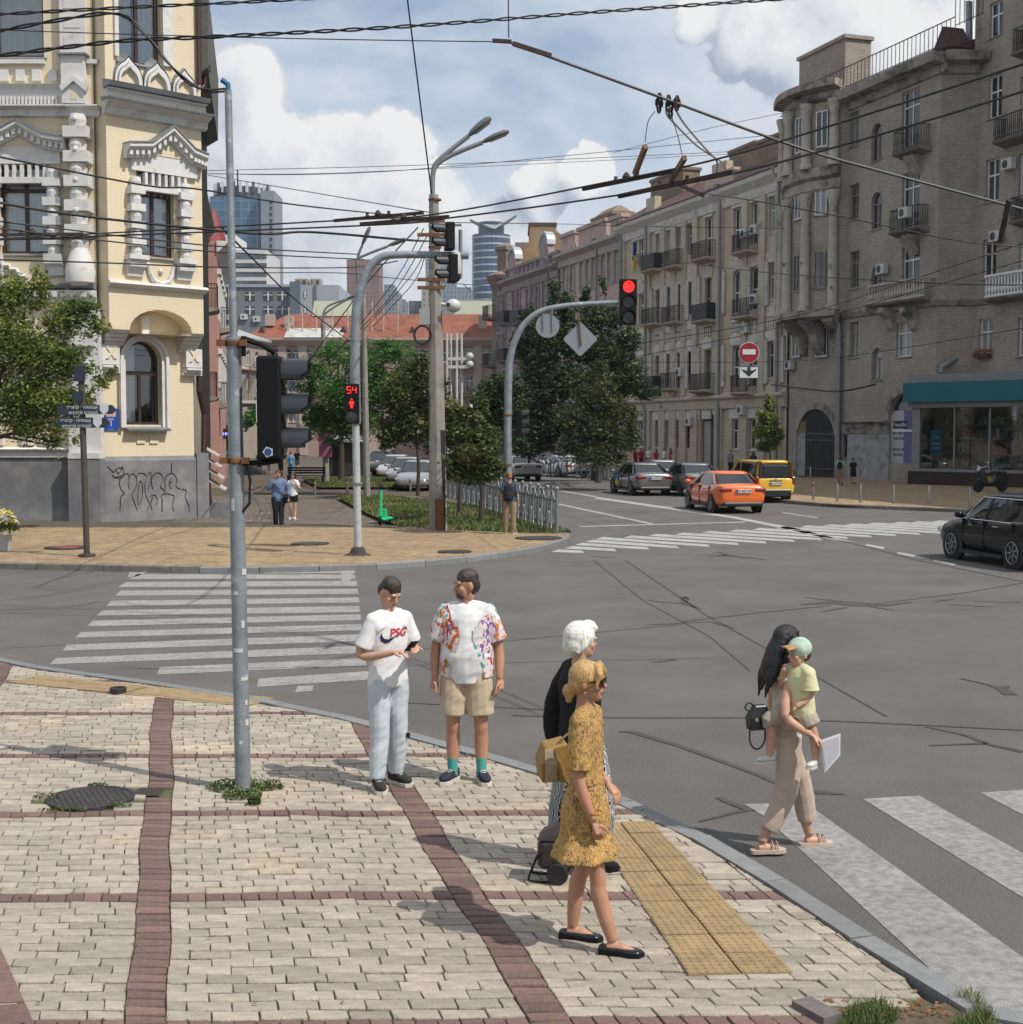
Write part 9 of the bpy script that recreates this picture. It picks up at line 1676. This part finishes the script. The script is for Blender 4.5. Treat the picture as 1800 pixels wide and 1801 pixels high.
kx = mo @ Vector((-.2,-.03,.79)); lemon = cloth('cotton_lemon',(.6,.57,.34)); ys = person('toddler in lemon shirt and green cap sitting on the woman\'s arm',kx,rad(-62),1.0,skA,(((-.2,-.1,1.18),(-.06,-.2,1.45)),((.2,.0,1.12),(.16,-.18,1.0))),(((-.2,-.3,.78),(-.24,-.26,.3)),((.18,.05,.72),(.22,.1,.3))),(-4,2),(lemon,.75,.84,.035,1.12),(cloth('cotton_stone',(.36,.31,.26)),'shorts',.74,.035),(M('shoe_kid_white',(.55,.55,.55),.6),solew),(hair_dk,short_hair,1),build=1.12,vox=.01,hs=1.42); ko = ys['o']; ko.location.z -= .23
m = MB(); m.ball((0,.01,.05),(.096,.112,.098),18,12); cp_ = m.build('cap',M('cap_green',(.27,.4,.29),.8,var=.2,vs=9,col2=(.6,.6,.58),c2s=3.2,c2t=.55),ko,smooth=True); cp_.data.transform(ys['X']); m = MB(); m.loft([[(x * .085,-.07 - yy,.07 + .02 * (1 - x * x) - yy * .12) for x in lin(-1,1,9)] for yy in (0,.05,.09)],cap=False,closed=False); m.loft([[(x * .085 * (1 - yy * 3),-.07 - yy * (1 - x * x * .6),.062 + .02 * (1 - x * x) - yy * .1) for x in lin(-1,1,9)] for yy in (0,.06,.1)],cap=False,closed=False); vz = m.build('visor',M('cap_visor',(.36,.2,.09),.8),cp_,smooth=True); vz.data.transform(ys['X'])
fo = thing('plastic_folder','clear plastic folder of papers in the hand of the dark haired woman','folder',mo @ Vector((-.35,-.2,.82)),rad(12)); fo.scale = (.72,) * 3; m = MB(); m.prism([(-.09,0,.1),(.12,0,.16),(.12,0,-.06),(-.04,0,-.22)],(.0,.006,0)); m.build('sleeve',M('plastic_film',(.6,.62,.68),.15,var=.05,coat=1),fo); m = MB(); m.prism([(-.08,-.003,.08),(.1,-.003,.13),(.1,-.003,-.05),(-.035,-.003,-.19)],(0,-.002,0)); m.build('paper',white_p,fo)
def walker(label,loc,rz,H,topm,sl,botm,zl,hairm_,hs=short_hair,vox=.016,skin=skA,legs=None,arms=None,kind='trousers',hem=.86,shoe=None,group='pedestrians',face=False,hands=True,**k): return person(label,loc,rz,H,skin,arms,legs or (((-.09,-.06,.49),(-.09,.05,.08)),((.09,-.05,.5),(.09,-.14,.08))),(0,4),(topm,sl,hem,.012),(botm,kind,zl,.015),shoe or (blackc,solew),(hairm_,hs,1),vox,face=face,hands=hands,group=group,**k)
slate = cloth('cloth_slate',(.06,.085,.12)); blues = cloth('cloth_chambray',(.13,.19,.32)); khaki = cloth('cloth_khaki',(.28,.2,.13)); bpk = cloth('nylon_dark',(.022,.02,.026)); redc = cloth('cloth_red',(.3,.015,.025)); skyc = cloth('cloth_sky',(.1,.3,.52)); mintc = cloth('cloth_mint',(.25,.5,.35)); hair_gi = hairm('hair_ginger',(.25,.12,.05))
def backpack(par,sc=1.0):
 m = MB(); m.tube([(0,.2,.98),(0,.22,1.12),(0,.2,1.36),(0,.17,1.45)],[.13,.16,.15,.08],12,flat=.6); m.tube([(0,.31,1.02),(0,.31,1.2)],[.1,.09],10,flat=.4); me = remesh(m,.015,2); me.transform(Matrix.Scale(sc,4)); b = put(me,'pack',bpk,par)
 return b
def pack_thing(label,pr,sc=1.0): t_ = thing('backpack',label,'backpack',pr['o'].location,pr['o'].rotation_euler.z); backpack(t_,sc); return t_
y = walker('person seen from behind with backpack and headphones by the curved mast',P(897,939),rad(170),1.78,slate,.9,khaki,.08,hair_gi,vox=.013,legs=(((-.1,0,.49),(-.11,.0,.08)),((.1,0,.49),(.12,-.02,.08))),shoe=(khaki,solew)); pack_thing('dark backpack worn by the person near the curved mast',y); m = MB(); m.tube([(.085 * math.cos(v),.01,.03 + .1 * math.sin(v)) for v in lin(0,math.pi,12)],.01,6); [m.ball((q_ * .09,.01,0),(.02,.035,.042)) for q_ in (-1,1)]; hp_ = m.build('headphones',blk,y['o']); hp_.data.transform(y['X'])
pq = P(491,930,PZ); pq = Vector((-7.3,43.2,PZ + .05)); pq = D(490,900,43.6); pq.z = PZ + .05; y = walker('man in blue shirt talking on the phone on the walk',pq,rad(8),1.84,blues,1.8,cloth('trouser_black',(.015,.015,.018)),.06,hair_dk,vox=.013,skin=skB,arms=(((-.3,-.05,1.17),(-.13,-.16,1.5)),((.3,.03,1.12),(.31,-.08,.88))),face=True,hem=.8,build=1.12); m = MB(); m.tube([(-.16,-.11,1.42),(0,-.17,1.25),(.2,-.13,1.0)],.014,5); m.tube([(-.16,-.1,1.42),(0,.15,1.25),(.22,.1,1.0)],.014,5); m.build('bag_strap',blackc,y['o']); hb2 = thing('shoulder_bag','small black shoulder bag of the man in the blue shirt','bag',root_mat(y['o']) @ Vector((.27,-.05,.93))); m = MB(); m.rbox(-.06,.06,-.12,.12,-.14,.14,.02); m.build('body',blackc,hb2); m = MB(); m.bbox(-.061,.061,-.125,.125,.03,.15); m.build('flap',lb_,hb2)
pq = D(516,890,47.5); pq.z = PZ + .05; walker('woman in white T-shirt and black shorts walking beside the man in blue',pq,rad(-5),1.66,white_t,.6,blackc,.66,hair_dk,long_hair,.013,arms=(((-.24,.0,1.13),(-.25,-.08,.88)),((.26,-.06,1.15),(.08,-.15,1.42))),kind='shorts',shoe=(white_t,solew),face=True,build=.9)
for i,(lab,x,yf,H_,tm,bm_,hs,rz,kd,zl) in enumerate((('person in sky blue robe and trousers far down the walk',512,838,1.75,skyc,skyc,short_hair,170,'trousers',.06),('person in black top and denim shorts near the bench',523,828,1.75,blackc,slate,short_hair,175,'shorts',.5),('person in long black dress near the pharmacy',457,834,1.72,blackc,blackc,long_hair,10,'trousers',.05),('child in grey shorts far down the walk',474,836,1.2,slate,khaki,short_hair,175,'shorts',.5),('person in dark clothes behind the near signal',494,838,1.75,blackc,blackc,short_hair,172,'trousers',.06),('person in mint T-shirt on the right pavement walking away',1478,854,1.62,mintc,khaki,bob_hair,160,'trousers',.07),('boy in black T-shirt and shorts walking on the right pavement',1501,852,1.5,blackc,blackc,short_hair,150,'shorts',.5),('man in grey T-shirt crossing arms behind the yellow van',1285,836,1.75,cloth('cloth_ash',(.25,.26,.27)),blackc,short_hair,20,'trousers',.06),('long haired woman in black by the sand house',1325,838,1.68,blackc,blackc,long_hair,170,'trousers',.06))):
 q = P(x,yf,0 if x > 800 else PZ); y = walker(lab,q,rad(rz),H_ * 1.0,tm,.8 if i < 7 else .7,bm_,zl,hair_dk,hs,.022,kind=kd,hands=i > 4)
 if 'mint' in lab: pack_thing('dark backpack of the person in the mint T-shirt',y,.92)
for i,(x,yf) in enumerate(((1118,824),(1128,826),(1141,824),(1154,827),(1168,825),(1179,827))):
 walker('%s by the steps of the sand house' % ('leftmost person in red','second person from the left in red','third person from the left in white','fourth person from the left in red','fifth person from the left in white','rightmost person in red')[i],P(x,yf),rad(30 - 25 * i),1.66 + .03 * (i % 3),white_t if i in (2,4) else redc,.7,blackc if i % 2 else redc,.08,hair_dk,long_hair if i % 2 else short_hair,.024,hands=False,group='group in red outside the sand house')
# --- air
hz_ = bpy.data.materials.new('haze_air'); hz_.use_nodes = True; t = hz_.node_tree; t.nodes.clear(); ou = t.nodes.new('ShaderNodeOutputMaterial'); pv = t.nodes.new('ShaderNodeVolumePrincipled'); pv.inputs['Color'].default_value = (.8,.88,1,1); pv.inputs['Density'].default_value = .00016; pv.inputs['Anisotropy'].default_value = .2; t.links.new(pv.outputs[0],ou.inputs['Volume'])
MB().bbox(-1400,1400,-320,1320,-1.2,130).build('haze',hz_,kind='stuff')
